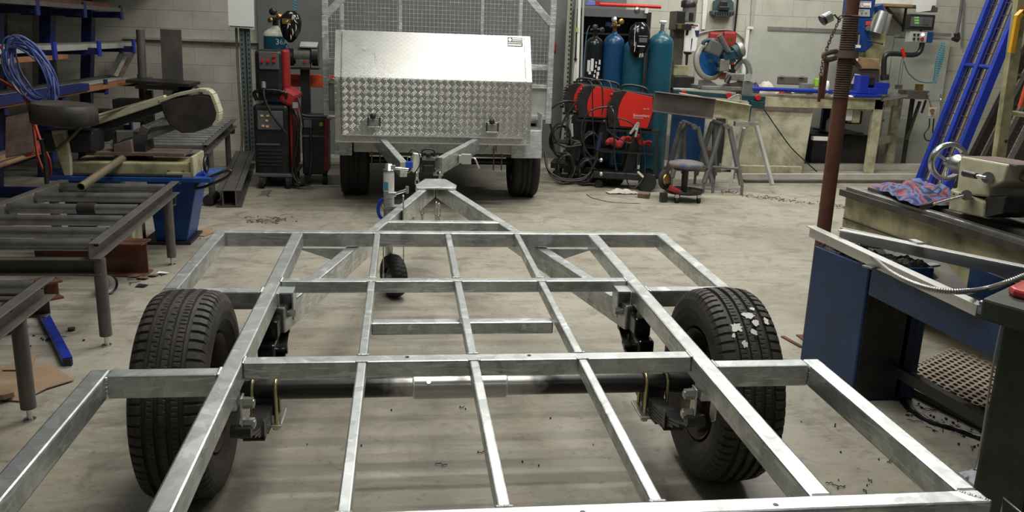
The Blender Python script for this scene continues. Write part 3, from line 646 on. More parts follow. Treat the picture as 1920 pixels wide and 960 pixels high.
c0 = (-0.106, 3.900, 0.467); hchain([(c0[0], 3.9, c0[2]-0.043*k) for k in range(3)], CT)
c0 = (0.055, 3.900, 0.469); hchain([(c0[0], 3.9, c0[2]-0.04*k) for k in range(1)], CT)

pd = T('padlock', 'blue padlock hanging on the coupling of the caged trailer', 'padlock', (-0.162, 3.930, 0.515))
P('lock_body', M().rbox((-0.162, 3.900, 0.546), (0.050, 0.03, 0.046)), mat('lock_blue', (0.01, 0.09, 0.6), 0.35), pd, bev=0.004)
P('shackle', M().path([(-0.173, 3.930, 0.563), (-0.173, 3.930, 0.590), (-0.158, 3.930, 0.598), (-0.147, 3.930, 0.587), (-0.147, 3.930, 0.564)], 0.003, 7), steel_bright, pd)
P('keyring', M().path(spline([(-0.173, 3.920, 0.516), (-0.184, 3.920, 0.493), (-0.165, 3.920, 0.486), (-0.147, 3.920, 0.509), (-0.139, 3.920, 0.524)], 4), 0.003, 6), zinc, pd)

# tread-plate toolbox
tx0, tx1 = -0.745, 0.838; z0, z1 = 0.575, 1.086; yf, yb = 4.9, 5.42
zt = 1.446
TB = T('tread_plate_toolbox', 'large aluminium tread-plate toolbox with two latches on the trailer drawbar', 'toolbox', (0.05, 5.16, 0.575))
bd = M(); yt = 5.12
bd.prism([(tx0, yf+0.02, z0), (tx0, yf+0.02, z1), (tx0, yt+0.015, zt), (tx0, yb, zt), (tx0, yb, z0)], (tx1-tx0, 0, 0))
P('box_body', bd, tread, TB, bev=0.004)
bo = 0.05
P('front_border', M().box((tx0, yf+0.005, z0), (tx0+bo, yf+0.019, z1)).box((tx1-bo, yf+0.005, z0), (tx1, yf+0.019, z1)).box((tx0+bo, yf+0.005, z0), (tx1-bo, yf+0.019, z0+bo)), tread, TB, 'narrow tread-plate border round the lid')
lid = M().box((tx0+bo+0.004, yf-0.006, z0+bo+0.005), (tx1-bo-0.004, yf+0.012, z1))
lt = lid.prism([(tx0+bo+0.004, yf-0.006, z1), (tx0+bo+0.004, yt-0.012, zt), (tx0+bo+0.004, yt+0.006, zt), (tx0+bo+0.004, yf+0.012, z1)], (tx1-tx0-2*bo-0.008, 0, 0))
P('lid', lid, tread, TB, bev=0.0025)
sb = M()
for a, b in ((tx0, tx0+bo), (tx1-bo, tx1)): sb.prism([(a, yf+0.005, z1), (a, yt, zt), (a, yt+0.014, zt), (a, yf+0.019, z1)], (b-a, 0, 0))
P('sloped_border', sb, tread, TB)
P('bottom_lip', M().box((tx0+bo, yf-0.012, z0+bo+0.001), (tx1-bo, yf-0.004, z0+bo+0.010)).box((tx0, yf-0.004, z0-0.004), (tx1, yf+0.02, z0+0.004)), alu, TB)
for X, Z in ((-0.435, 0.738), (0.520, 0.715)):
    l = P('latch', M().box((X-0.052, yf-0.014, Z-0.045), (X+0.052, yf-0.007, Z+0.040)), steel, TB, 'recessed steel paddle latch', bev=0.003)
    P('latch_rim', M().box((X-0.052, yf-0.024, Z-0.045), (X+0.052, yf-0.014, Z-0.033)), steel_bright, l, bev=0.002)
    P('latch_paddle', M().box((X-0.036, yf-0.020, Z-0.028), (X+0.036, yf-0.014, Z+0.026)), alu_cast, l, bev=0.003)
    P('latch_side', M().box((X-0.052, yf-0.022, Z-0.045), (X-0.044, yf-0.014, Z+0.04)).box((X+0.044, yf-0.022, Z-0.045), (X+0.052, yf-0.014, Z+0.04)), black, l)
    P('key', M().tube((X-0.004, yf-0.014, Z+0.030), (X-0.004, yf-0.04, Z+0.034), 0.007, 8).lathe([(0, -0.006), (0.022, -0.005), (0.024, 0), (0.022, 0.005), (0, 0.006)], (X-0.008, yf-0.045, Z+0.050), (0, 1, 0), 14), plastic_black, l, 'black-headed key in the lock')
# small dark sticker with a white diamond on the sloped part of the lid
n = Vector((0, -(zt-z1), (yt-yf))).normalized(); cs = (0.708, 5.070, 1.397)
def onlid(x, z, lift):
    t = (z-z1)/(zt-z1); return (x, yf-0.006+(yt-0.006-yf)*t + n.y*lift, z + n.z*lift)
X, Z = cs[0], cs[2]
def stick(x0, x1, za, zb_, lift): return M().prism([onlid(X+x0, Z+za, lift), onlid(X+x1, Z+za, lift), onlid(X+x1, Z+zb_, lift), onlid(X+x0, Z+zb_, lift)], tuple(n*0.0008))
sk = P('maker_sticker', stick(-0.062, 0.062, -0.036, 0.036, 0.001), black, TB, 'small dark sticker with white print')
pr = M()
for (a, b, c_, d_) in ((-0.022, 0.056, 0.018, 0.030), (-0.022, 0.056, 0.006, 0.012), (-0.058, 0.056, -0.010, -0.004), (-0.058, 0.052, -0.030, -0.018)):
    q = stick(a, b, c_, d_, 0.0022); pr.add(q.v, q.f)
q = M().prism([onlid(X-0.058, Z+0.016, 0.0022), onlid(X-0.042, Z-0.001, 0.0022), onlid(X-0.026, Z+0.016, 0.0022), onlid(X-0.042, Z+0.033, 0.0022)], tuple(n*0.0008)); pr.add(q.v, q.f)
P('sticker_print', pr, paper, sk)
# ---------------------------------------------------------------- left: roller conveyors
def conveyor(corners, z, legs, nroll, label, ys=None, group=None, rr=0.027, endbar=True, feet=True):
    (xl, xr, y0, y1, dxl, dxr) = corners   # left/right x at y0, drift to y1
    cx = (xl+xr)/2; R = T('roller_conveyor', label, 'conveyor', (cx, (y0+y1)/2, 0), group)
    P('side_rail', M().channel((xr, y0, z), (xr+dxr, y1, z), 0.05, 0.075, 0.006, kind='C'), mill_steel, R, bev=0.002)
    P('side_rail', M().channel((xl, y0, z), (xl+dxl, y1, z), -0.05, 0.075, 0.006, kind='C'), mill_steel, R, bev=0.002)
    for i in range(nroll):
        t = (i+0.5)/nroll if ys is None else (ys[i]-y0)/(y1-y0); y = y0+(y1-y0)*t
        a, b = xl+dxl*t+0.03, xr+dxr*t-0.03
        r = P('roller', M().tube((a, y, z+0.012), (b, y, z+0.012), rr, 20), steel, R)
        P('roller_spindle', M().tube((a-0.03, y, z+0.012), (b+0.03, y, z+0.012), 0.008, 8), black, r)
    if endbar:
        P('end_beam', M().channel((xl-0.02, y0+0.03, z-0.075), (xr+0.02, y0+0.03, z-0.075), 0.05, 0.075, 0.006, kind='C'), mill_steel, R, bev=0.002)
        P('end_beam', M().channel((xl+dxl, y1-0.03, z-0.075), (xr+dxr, y1-0.03, z-0.075), 0.05, 0.075, 0.006, kind='C'), mill_steel, R, bev=0.002)
    for (x, y) in legs:
        l = P('leg', M().tube((x, y, 0.05), (x, y, z-0.04), 0.027, 16), mill_steel, R)
        P('foot', M().tube((x, y, 0), (x, y, 0.006), 0.022, 12).tube((x, y, 0.006), (x, y, 0.05), 0.010, 8), steel_bright, l)
    return R
c1 = conveyor((-2.36, -1.56, 1.78, 3.42, 0.08, -0.06), 0.455, [(-1.553, 1.815), (-1.62, 3.23), (-2.33, 1.85), (-2.30, 3.3)], 6, 'steel roller conveyor with six rollers left of the trailer, brown pipe lying on it',
   ys=[1.86, 2.10, 2.37, 2.66, 2.98, 3.30])
r0 = c1
P('rubber_cuff', M().tube((-1.93, 2.66, 0.467), (-1.84, 2.66, 0.467), 0.033, 20), rubber_dark, c1, 'black sleeve round one roller')
conveyor((-2.30, -1.55, -0.10, 1.33, 0, -0.03), 0.430, [(-1.575, 1.035), (-1.59, 0.0), (-2.28, 0.95)], 5, 'nearest roller conveyor cut off by the left edge of the picture', ys=[0.1, 0.4, 0.7, 1.0, 1.28])
conveyor((-2.52, -1.78, 5.0, 7.1, -0.12, -0.16), 0.48, [(-1.80, 5.25), (-1.98, 6.9), (-2.52, 5.25)], 12, 'far roller conveyor with close bright rollers behind the bandsaw')
S('steel_pipe', M().path([(-1.981, 2.860, 0.548), (-1.981, 3.620, 0.604)], 0.023, 18, cap=False).path([(-1.981, 2.860, 0.548), (-1.981, 3.620, 0.604)], 0.019, 18, cap=False).lathe([(0.019, 0), (0.023, 0)], (-1.981, 2.860, 0.548), tuple(Vector((-1.981, 3.620, 0.604))-Vector((-1.981, 2.860, 0.548))), 18), mat('brown_pipe', (0.25, 0.18, 0.11), 0.5, 0.5, (0.08, 0.14, 0.10), 0.7, 12), 'short brown steel pipe lying across the first roller conveyor', 'pipe')
# ---------------------------------------------------------------- horizontal bandsaw
BS = T('bandsaw', 'old cream horizontal bandsaw with dark wheel guards and a slanting bow', 'bandsaw', (-1.95, 3.7, 0))
P('cast_bed', M().box((-2.290, 3.550, 0.585), (-1.54, 3.85, 0.505)), dirty_cream, BS, 'long cream cast bed', bev=0.01)
P('bed_lip', M().box((-1.70, 3.53, 0.49), (-1.54, 3.549, 0.53)).box((-1.55, 3.53, 0.50), (-1.53, 3.84, 0.63)), cream, BS, bev=0.004)
P('bed_table', M().box((-2.2, 3.60, 0.622), (-1.60, 3.83, 0.640)), rust_pale, BS)
for x in (-1.688, -1.597): P('bed_bolt', M().tube((x, 3.55, 0.53), (x, 3.535, 0.53), 0.010, 8), brass, BS)
P('pivot_bracket', M().prism([(-2.356, 3.500, 0.783), (-2.271, 3.500, 0.791), (-2.258, 3.500, 0.603), (-2.264, 3.500, 0.503), (-2.305, 3.500, 0.502), (-2.330, 3.500, 0.629)], (0, 0.04, 0)), cream, BS, 'cream cast pivot bracket', bev=0.006)
P('bracket_window', M().prism([(-2.339, 3.496, 0.751), (-2.288, 3.496, 0.765), (-2.278, 3.496, 0.643), (-2.306, 3.496, 0.636)], (0, 0.003, 0)), dirty_cream, BS)
def guard(name, c, rx, rz, th, tilt, m, ring, yaw=0):
    g = M(); n = 28; poly = []
    for k in range(n):
        a = 2*math.pi*k/n; u = rx*math.copysign(abs(math.cos(a))**0.65, math.cos(a)); v = rz*math.copysign(abs(math.sin(a))**0.65, math.sin(a))
        poly.append((u*math.cos(tilt)-v*math.sin(tilt), u*math.sin(tilt)+v*math.cos(tilt)))
    e1 = Vector((math.cos(yaw), math.sin(yaw), 0)); nn = Vector((-math.sin(yaw), math.cos(yaw), 0))
    return [Vector(c)+e1*p[0]+Vector((0, 0, p[1])) for p in poly], nn
# left wheel guard: a flat, rounded cover seen from above
gl = M(); n = 32; (cx, cy, cz) = (-2.274, 3.520, 0.913); vs = []
for lvl, (zz, sc) in enumerate(((-0.085, 0.94), (-0.08, 1.0), (0.01, 1.0), (0.035, 0.92))):
    for k in range(n):
        a = 2*math.pi*k/n; u = 0.178*sc*math.copysign(abs(math.cos(a))**0.75, math.cos(a)); v = 0.20*sc*math.copysign(abs(math.sin(a))**0.75, math.sin(a))
        vs.append((cx+u, cy+v, cz+zz+u*-0.06))
gl.add(vs[:], [(l*n+k, l*n+(k+1) % n, (l+1)*n+(k+1) % n, (l+1)*n+k) for l in range(3) for k in range(n)], True); gl.add(vs[3*n:], [tuple(range(n))]); gl.add(vs[:n], [tuple(range(n-1, -1, -1))])
P('wheel_guard', gl, vinyl, BS, 'rounded brown-black wheel guard at the left end')
P('motor_case', M().rbox((-2.28, 3.66, 0.71), (0.30, 0.22, 0.14)).tube((-2.05, 3.75, 0.66), (-1.85, 3.75, 0.66), 0.10, 20), black, BS, bev=0.02)
# bow: cream beam climbing to the right with the other wheel guard
P('bow_beam', M().bar((-2.211, 3.750, 0.803), (-1.725, 3.750, 0.978), 0.05, 0.045), cream_clean, BS, 'cream bow beam', bev=0.006)
P('bow_back', M().bar((-2.205, 3.790, 0.765), (-1.745, 3.790, 0.934), 0.07, 0.07), black, BS, bev=0.006)
face = [(-1.758, 3.720, 0.959), (-1.698, 3.720, 0.974), (-1.517, 3.720, 1.006), (-1.451, 3.720, 1.001), (-1.426, 3.720, 0.960), (-1.403, 3.720, 0.892), (-1.416, 3.720, 0.837), (-1.469, 3.720, 0.794), (-1.564, 3.720, 0.761), (-1.638, 3.720, 0.756), (-1.709, 3.720, 0.803), (-1.746, 3.720, 0.885)]
P('wheel_guard', M().prism(face, (0, 0.10, 0)), vinyl, BS, 'black wheel guard face at the right end', bev=0.01)
rimp = [(-1.764, 3.720, 0.959), (-1.656, 3.720, 1.002), (-1.515, 3.720, 1.036), (-1.462, 3.720, 1.034), (-1.434, 3.720, 1.008), (-1.414, 3.720, 0.947), (-1.400, 3.720, 0.892), (-1.409, 3.720, 0.844), (-1.434, 3.720, 0.809)]
rm = M(); 
for a, b in zip(rimp, rimp[1:]): rm.bar((a[0], 3.775, a[2]), (b[0], 3.775, b[2]), 0.12, 0.022)
P('guard_rim', rm, cream_clean, BS, 'cream rim of the wheel guard', bev=0.004)
P('blade_guide', M().rbox((-1.985, 3.700, 0.690), (0.10, 0.06, 0.16), 0.3).rbox((-1.901, 3.720, 0.709), (0.05, 0.05, 0.20), 0, 0, 0.5), mill_steel, BS, bev=0.004)
P('vice_jaw', M().prism([(-2.036, 3.620, 0.685), (-1.927, 3.620, 0.721), (-1.918, 3.620, 0.619), (-2.036, 3.620, 0.600)], (0, 0.06, 0)), rust_pale, BS, bev=0.004)
P('guide_arm', M().bar((-1.895, 3.700, 0.712), (-1.685, 3.850, 0.790), 0.03, 0.03).bar((-1.900, 3.800, 0.759), (-1.723, 3.800, 0.787), 0.02, 0.03), mill_steel, BS)
P('hydraulic_hose', M().path(spline([(-2.337, 3.500, 0.662), (-2.235, 3.500, 0.749), (-2.167, 3.600, 0.843), (-2.085, 3.700, 0.879), (-1.916, 3.750, 0.933), (-1.772, 3.780, 0.978), (-1.732, 3.780, 0.989)], 8), 0.010, 8), mat('olive_hose', (0.16, 0.15, 0.09), 0.6), BS, 'olive hose along the bow')
P('base_cabinet', M().prism([(-1.90, 3.78, 0.48), (-1.56, 3.78, 0.48), (-1.66, 3.78, 0.02), (-1.86, 3.78, 0.02)], (0, 0.30, 0)), blue_saw, BS, 'blue pedestal under the right end', bev=0.006)
P('base_cabinet', M().box((-2.35, 3.60, 0.02), (-2.10, 3.90, 0.50)), blue_saw, BS, bev=0.006)
P('drip_tray', M().box((-2.40, 3.48, 0.475), (-1.42, 3.92, 0.50)), blue_saw, BS)
P('coolant_tank', M().box((-2.08, 3.62, 0.0), (-1.96, 3.9, 0.2)), black, BS)
P('lead_screw', M().tube((-2.25, 3.52, 0.505), (-1.60, 3.52, 0.505), 0.012, 12), black, BS)
P('cabinet_knob', M().tube((-1.68, 3.78, 0.42), (-1.68, 3.77, 0.42), 0.010, 12), steel_bright, BS)
P('clamp_handle', M().path(spline([(-1.531, 3.550, 0.435), (-1.483, 3.550, 0.478), (-1.347, 3.550, 0.535), (-1.307, 3.550, 0.542), (-1.311, 3.550, 0.518), (-1.356, 3.550, 0.486), (-1.468, 3.550, 0.436), (-1.532, 3.550, 0.421)], 6), 0.010, 8), black, BS, 'looped black clamp lever')
P('lever_grip', M().tube((-1.526, 3.600, 0.490), (-1.478, 3.600, 0.515), 0.022, 12), blue, BS)
P('end_wheel', M().lathe([(0.05, 0), (0.06, 0.01), (0.05, 0.02)], (-1.50, 3.7, 0.56), (1, 0, 0), 20), black, BS)
P('shelf_ledge', M().box((-1.95, 3.74, 0.0), (-1.63, 4.1, 0.02)), black, BS)
S('swarf_bin', M().box((-2.08, 3.30, 0.0), (-1.86, 3.50, 0.22)), cream, 'cream tin under the roller conveyor beside the blue saw pedestal', 'bin', bev=0.008)
# ---------------------------------------------------------------- cantilever racks along the left wall
RK = T('cantilever_rack', 'blue cantilever steel rack along the left wall holding bar stock', 'rack', (-3.5, 6.2, 0))
ax = [(3.3, -2.98), (4.35, -2.97), (5.40, -2.97), (6.45, -2.97), (7.5, -2.97)]
for (y, x) in ax:
    P('upright', M().bar((x-0.62, y, 0), (x-0.40, y, 1.99), 0.10, 0.12, up=(0, 1, 0)), blue_rack, RK, bev=0.004)
    P('base_leg', M().bar((x-0.6, y, 0.04), (x-0.02, y, 0.04), 0.08, 0.08), blue_rack, RK)
    for z, ox in ((0.40, -0.12), (0.87, 0.0), (1.22, -0.03), (1.56, -0.13)):
        x1 = x; x = x1 + ox
        P('arm', M().bar((x-0.55, y, z-0.05), (x, y, z-0.04), 0.05, 0.06), blue_rack, RK, bev=0.003)
        P('arm_stop', M().box((x-0.012, y-0.035, z-0.085), (x+0.008, y+0.035, z+0.055)), blue_rack if z < 1.1 or z > 1.4 else blue, RK, bev=0.003)
        x = x1
P('wall_board', M().box((-4.15, 2.0, 0), (-4.12, 8.4, 1.99)), mat('dark_sheeting', (0.07, 0.068, 0.06), 0.7, 0, (0.025, 0.025, 0.02), 0.8, 2), RK, 'dark grimy sheeting behind the rack')
P('beam_cover', M().box((-3.02, 2.6, 0.86), (-2.93, 5.9, 0.92)), blue_rack, RK, 'blue angle along the arm tips', bev=0.003)
for i, y in enumerate((2.9, 3.9, 4.9, 5.9, 6.9)):
    P('wall_sheet', M().bar((-3.95, y, 0.5), (-3.85, y, 1.5), 0.55, 0.012, up=(1, 0, 0)), mat('stacked_plate', (0.20, 0.18, 0.145), 0.7, 0.1, (0.06, 0.055, 0.045), 0.8, 4), RK)
stock = [('timber_plank', wood_orange, -3.10, 0.86, 0.10, 0.035, 3.0, 7.9, 'long orange timber plank on the middle rack level'),
 ('steel_flat', grey_light, -3.28, 0.875, 0.10, 0.02, 4.6, 7.7, 'pale flat bar behind the orange plank on the middle rack level'),
 ('steel_flat', mill_steel, -3.42, 0.875, 0.08, 0.04, 3.3, 7.9, 'dark flat bar at the back of the middle rack level'),
 ('square_tube', grey_light, -3.22, 1.215, 0.05, 0.05, 3.5, 7.9, 'pale square tube at the front of the third rack level'),
 ('square_tube', alu_cast, -3.30, 1.22, 0.05, 0.06, 3.7, 8.1, 'aluminium square tube second from the front of the third rack level'),
 ('square_tube', mill_steel, -3.38, 1.22, 0.05, 0.06, 3.2, 8.0, 'dark square tube behind the two pale ones on the third rack level'),
 ('timber_plank', wood_orange, -3.14, 1.15, 0.06, 0.035, 3.0, 5.7, 'short orange timber batten under the third rack level'),
 ('angle_bar', white, -3.42, 1.30, 0.11, 0.05, 3.0, 4.9, 'cream painted beam lying on top of the third rack level'),
 ('round_bar', rust, -3.30, 1.60, 0.07, 0.07, 3.0, 7.4, 'rusty red tube along the top rack level'),
 ('angle_bar', mill_steel, -3.38, 1.68, 0.08, 0.03, 3.2, 7.6, 'dark angle bar above the rusty tube on the top rack level'),
 ('square_tube', mill_steel, -3.22, 1.57, 0.05, 0.04, 3.4, 7.8, 'dark tube at the front edge of the top rack level'),
 ('round_bar', wood, -3.15, 0.43, 0.035, 0.035, 3.2, 5.7, 'tan round bar at the front of the lowest rack level'),
 ('round_bar', grey_light, -3.24, 0.43, 0.035, 0.035, 3.2, 5.9, 'pale round bar behind the tan one on the lowest rack level'),
 ('round_bar', mill_steel, -3.34, 0.44, 0.05, 0.05, 3.2, 7.2, 'dark round bar at the back of the lowest rack level'),
 ('square_tube', wood, -3.16, 0.475, 0.04, 0.03, 4.1, 5.9, 'thin tan batten on top of the lowest rack level')]
for (nm, mt, x, z, w_, h_, y0, y1, lab) in stock:
    x += 0.10; dx = 0.0
    if nm == 'round_bar': mm = M().tube((x, y0, z), (x+dx, y1, z), w_/2, 14)
    elif nm == 'angle_bar': mm = M().channel((x, y0, z), (x+dx, y1, z), w_, h_, 0.008, kind='L')
    else: mm = M().bar((x, y0, z), (x+dx, y1, z), w_, h_)
    S(nm, mm, mt, lab, 'metal stock' if mt not in (wood, wood_orange) else 'timber', 'lengths of stock on the rack', bev=0.002 if nm == 'square_tube' else 0)
S('red_tube', M().tube((-2.841, 4.300, 0.535), (-2.911, 4.900, 0.503), 0.035, 16), red_dull, 'short dusty red tube lying on the lowest rack level', 'tube')
# bits standing at the end of the rack
for i, (a, b, w_) in enumerate((((-3.181, 7.500, 0.886), (-3.068, 7.700, 1.175), 0.07), ((-3.201, 7.450, 0.904), (-3.104, 7.600, 1.159), 0.06), ((-3.221, 7.400, 0.917), (-3.123, 7.500, 1.144), 0.05))):
    S('flat_offcut', M().bar(a, b, w_, 0.01, up=(0, 1, 0)), [rust_pale, grey_light, mill_steel][i], ['brown flat offcut fanned out rightmost at the end of the rack', 'pale flat offcut in the middle of the fan at the end of the rack', 'dark flat offcut leftmost of the fan at the end of the rack'][i], 'offcut', 'offcuts at the end of the rack')
# blue cable coil and orange lead hanging on the rack
cc = M(); 
for k in range(15):
    j = random.uniform; cx, cz = -2.608+j(-0.02, 0.02), 1.103+j(-0.02, 0.03); rx, rz = 0.115*j(0.75, 1.1), 0.205*j(0.8, 1.05); pts = []
    for i in range(26):
        a = 2*math.pi*i/26; pts.append((cx+0.02+rx*math.cos(a)+0.06*(-math.sin(a)), 3.88+0.05*math.sin(a+k)+j(-0.01, 0.01), cz+rz*math.sin(a)))
    cc.path(pts, 0.0065, 6, closed=True)
S('extension_cord', cc, cable_blue, 'big hanging coil of blue extension cord on the blue rack', 'cord')
S('extension_cord', M().path(spline([(-2.808, 4.000, 1.272), (-2.755, 3.950, 1.207), (-2.717, 3.900, 1.126), (-2.681, 3.900, 1.008), (-2.620, 3.880, 0.892), (-2.595, 3.850, 0.757), (-2.570, 3.800, 0.590), (-2.521, 3.750, 0.486)], 8), 0.010, 8), cable_orange, 'orange cord dangling in front of the coil and down the rack', 'cord')
S('extension_cord', M().path(spline([(-2.832, 4.000, 1.050), (-2.713, 3.900, 1.007), (-2.628, 3.860, 0.954), (-2.592, 3.840, 0.844), (-2.544, 3.800, 0.688), (-2.481, 3.750, 0.564), (-2.472, 3.720, 0.436)], 8), 0.010, 8), cable_orange, 'second orange cord looping under the coil to the floor', 'cord')
S('extension_cord', M().path(spline([(-2.697, 3.840, 1.195), (-2.702, 3.840, 1.095), (-2.668, 3.830, 1.013), (-2.624, 3.830, 0.970), (-2.599, 3.830, 0.998)], 8), 0.006, 6), cable_white, 'thin pale cord loop left of the blue coil', 'cord')
S('steel_plate', M().bar((-2.759, 4.000, 0.559), (-2.814, 4.200, 0.806), 0.19, 0.012, up=(0, 1, 0)), rust_pale, 'grimy steel plate leaning on the rack left of the bandsaw', 'plate')
S('black_cable', M().path(spline([(-2.374, 3.400, 0.739), (-2.360, 3.380, 0.619), (-2.354, 3.360, 0.475)], 6), 0.014, 8), black, 'thick black cable hanging beside the cream pivot bracket', 'cable')
# corner clutter between rack and far conveyor
S('steel_post', M().tube((-2.905, 7.3, 0), (-2.868, 7.300, 1.379), 0.042, 18), mill_steel, 'dark round steel post standing before the block wall', 'post')
S('steel_plate', M().bar((-2.671, 7.6, 0.0), (-2.646, 7.600, 1.393), 0.215, 0.012, up=(0, 1, 0)), mill_steel, 'tall dark plate standing against the block wall', 'plate', bev=0.002)
CL = T('steel_trolley', 'dark steel trolley with a flat top beside the standing plate', 'frame', (-3.0, 7.0, 0))
P('top_rail', M().bar((-2.884, 7.000, 0.892), (-2.295, 7.000, 0.866), 0.5, 0.03), black, CL); P('lower_rail', M().bar((-2.834, 6.900, 0.837), (-2.428, 6.900, 0.826), 0.06, 0.04), mill_steel, CL)
for px in (-3.3, -2.72, -2.45): P('leg', M().box((px-0.03, 6.9, 0), (px+0.03, 6.96, 0.80)), black, CL)
P('gearbox', M().rbox((-2.9, 6.95, 0.60), (0.3, 0.25, 0.22)).rbox((-3.2, 6.9, 0.45), (0.35, 0.3, 0.3)), black, CL, bev=0.01)
P('shroud', M().lathe([(0.0, 0), (0.14, 0.0), (0.16, 0.1), (0.10, 0.16), (0, 0.16)], (-2.38, 6.95, 0.72), (0, 1, 0), 20), black, CL)
S('broom_handle', M().path(spline([(-2.000, 7.750, 1.433), (-1.997, 7.720, 0.879), (-1.982, 7.700, 0.246), (-2.02, 7.68, 0.0)], 4), 0.014, 10), mat('bamboo', (0.30, 0.27, 0.17), 0.6), 'tan broom handle leaning beside the perforated post', 'handle')
PP = T('perforated_post', 'grey slotted steel upright left of the welding machines', 'post', (-1.9, 7.7, 0))
P('upright', M().box((-1.955, 7.66, 0), (-1.925, 7.72, 1.70)).box((-1.895, 7.70, 0), (-1.865, 7.72, 1.70)).box((-1.955, 7.705, 0), (-1.865, 7.735, 1.70)).box((-1.955,7.65,0),(-1.90,7.66,1.7)).box((-1.885,7.65,0),(-1.84,7.66,1.7)), mat('slotted_green_grey', (0.10, 0.125, 0.12), 0.5), PP)
sm = M()
for k in range(28):
    for X in (-1.93, -1.862): sm.box((X-0.007, 7.6485, 0.05+0.05*k), (X+0.007, 7.6505, 0.07+0.05*k))
P('slot', sm, black, PP, kind='stuff')
S('paper_pad', M().bar((-1.907, 7.580, 1.826), (-1.913, 7.580, 1.451), 0.265, 0.012, up=(0, 1, 0)), paper, 'white sheets hanging at the top of the slotted upright', 'paper')
S('paper_pad', M().bar((-1.908, 7.600, 1.501), (-1.912, 7.600, 1.430), 0.25, 0.012, up=(0, 1, 0)), paper, 'second white sheet showing under the hanging sheets', 'paper')
# steel on the floor
HB = T('steel_beam', 'dark double-web steel beam lying on the floor beside the welder trolley', 'beam', (-1.75, 6.2, 0))
P('beam_section', M().channel((-1.62, 5.03, 0.075), (-1.90, 7.4, 0.075), 0.20, 0.14, 0.008, kind='HH'), mill_steel, HB, bev=0.002)
S('round_offcut', M().tube((-1.80, 5.08, 0.045), (-1.79, 5.3, 0.045), 0.045, 18), black, 'black round bar end left of the double-web beam', 'offcut')
S('red_strap', M().path(spline([(-2.019, 7.464, 0.000), (-2.032, 7.790, 0.000), (-1.961, 8.059, 0.000), (-1.851, 7.939, 0.000)], 6), 0.012, 8), red_dull, 'red strap on the floor behind the double-web beam', 'strap')
S('channel_beam', M().channel((-2.35, 3.08, 0.10), (-1.70, 3.02, 0.10), 0.15, 0.20, 0.010, kind='H'), rust, 'rusty red I-beam offcut under the roller conveyor', 'beam', bev=0.002)
S('channel_beam', M().channel((-2.7, 2.05, 0.05), (-2.05, 2.6, 0.05), 0.14, 0.10, 0.010, kind='H'), rust, 'rusty beam on the floor behind the near legs', 'beam')
S('square_tube', M().bar(((-1.634, 1.572, 0.000)[0], (-1.634, 1.572, 0.000)[1], 0.02), ((-2.001, 2.256, 0.000)[0], (-2.001, 2.256, 0.000)[1], 0.02), 0.04, 0.04), blue, 'bright blue square tube lying on the floor under the conveyor', 'tube', bev=0.003)
S('square_tube_end', M().rbox(((-1.629, 1.560, 0.000)[0], (-1.629, 1.560, 0.000)[1]-0.003, 0.02), (0.032, 0.004, 0.032)), black, 'dark open end of the bright blue square tube', 'tube end')
gb = M(); g0 = (-2.036, 2.019, 0.000)
for k in range(9): gb.ball((g0[0]-0.025+0.007*k, g0[1]+random.uniform(-0.035, 0.035), 0.018+random.uniform(0, 0.015)), random.uniform(0.018, 0.03), 8, 1.3, 0.9, 0.8)
S('work_glove', gb, glovem, 'crumpled pale blue glove on the floor at the left edge', 'glove')
c0 = (-1.855, 2.636, 0.000)
S('scoop', M().lathe([(0.001, 0), (0.03, 0.004), (0.048, 0.03), (0.052, 0.085), (0.048, 0.085), (0.044, 0.032), (0.028, 0.010), (0.001, 0.008)], (c0[0], c0[1]+0.03, 0.05), (0.75, -0.62, 0.1), 24), black, 'black cup lying open on the floor by the conveyor leg', 'cup')
S('cup_liner', M().lathe([(0.001, 0.02), (0.040, 0.025), (0.046, 0.07)], (c0[0], c0[1]+0.03, 0.05), (0.75, -0.62, 0.1), 24), paper, 'white inside of the black cup', 'liner')
def sheet(pts, z, th, mt, name, lab, cat, wob=0.006):
    v = [(p[0], p[1], z+random.uniform(0, wob)) for p in pts]; return S(name, M().prism(v, (0, 0, th)), mt, lab, cat)
sheet([(-1.903, 1.559, 0.000), (-1.706, 1.575, 0.000), (-1.547, 1.394, 0.000), (-1.621, 1.310, 0.000), (-1.670, 1.195, 0.000), (-1.756, 1.214, 0.000)], 0.002, 0.004, cardboard, 'cardboard_sheet', 'flattened cardboard on the floor at the left edge', 'cardboard')
sheet([(-1.867, 1.498, 0.000), (-1.863, 1.668, 0.000), (-1.806, 1.691, 0.000), (-1.750, 1.493, 0.000)], 0.010, 0.004, cardboard, 'cardboard_flap', 'loose cardboard flap on the flattened cardboard', 'cardboard')
sheet([(-1.778, 1.265, 0.000), (-1.738, 1.274, 0.000), (-1.700, 1.211, 0.000), (-1.729, 1.188, 0.000), (-1.745, 1.188, 0.000)], 0.012, 0.02, cardboard, 'cardboard_scrap', 'curled brown cardboard scrap at the left edge', 'cardboard')
sheet([(-1.725, 4.116, 0.000), (-1.600, 4.275, 0.000), (-1.549, 4.103, 0.000), (-1.594, 3.985, 0.000), (-1.684, 4.016, 0.000)], 0.002, 0.003, mat('tan_card', (0.34, 0.22, 0.13), 0.9), 'cardboard_piece', 'tan cardboard piece on the floor by the blue pedestal', 'cardboard')
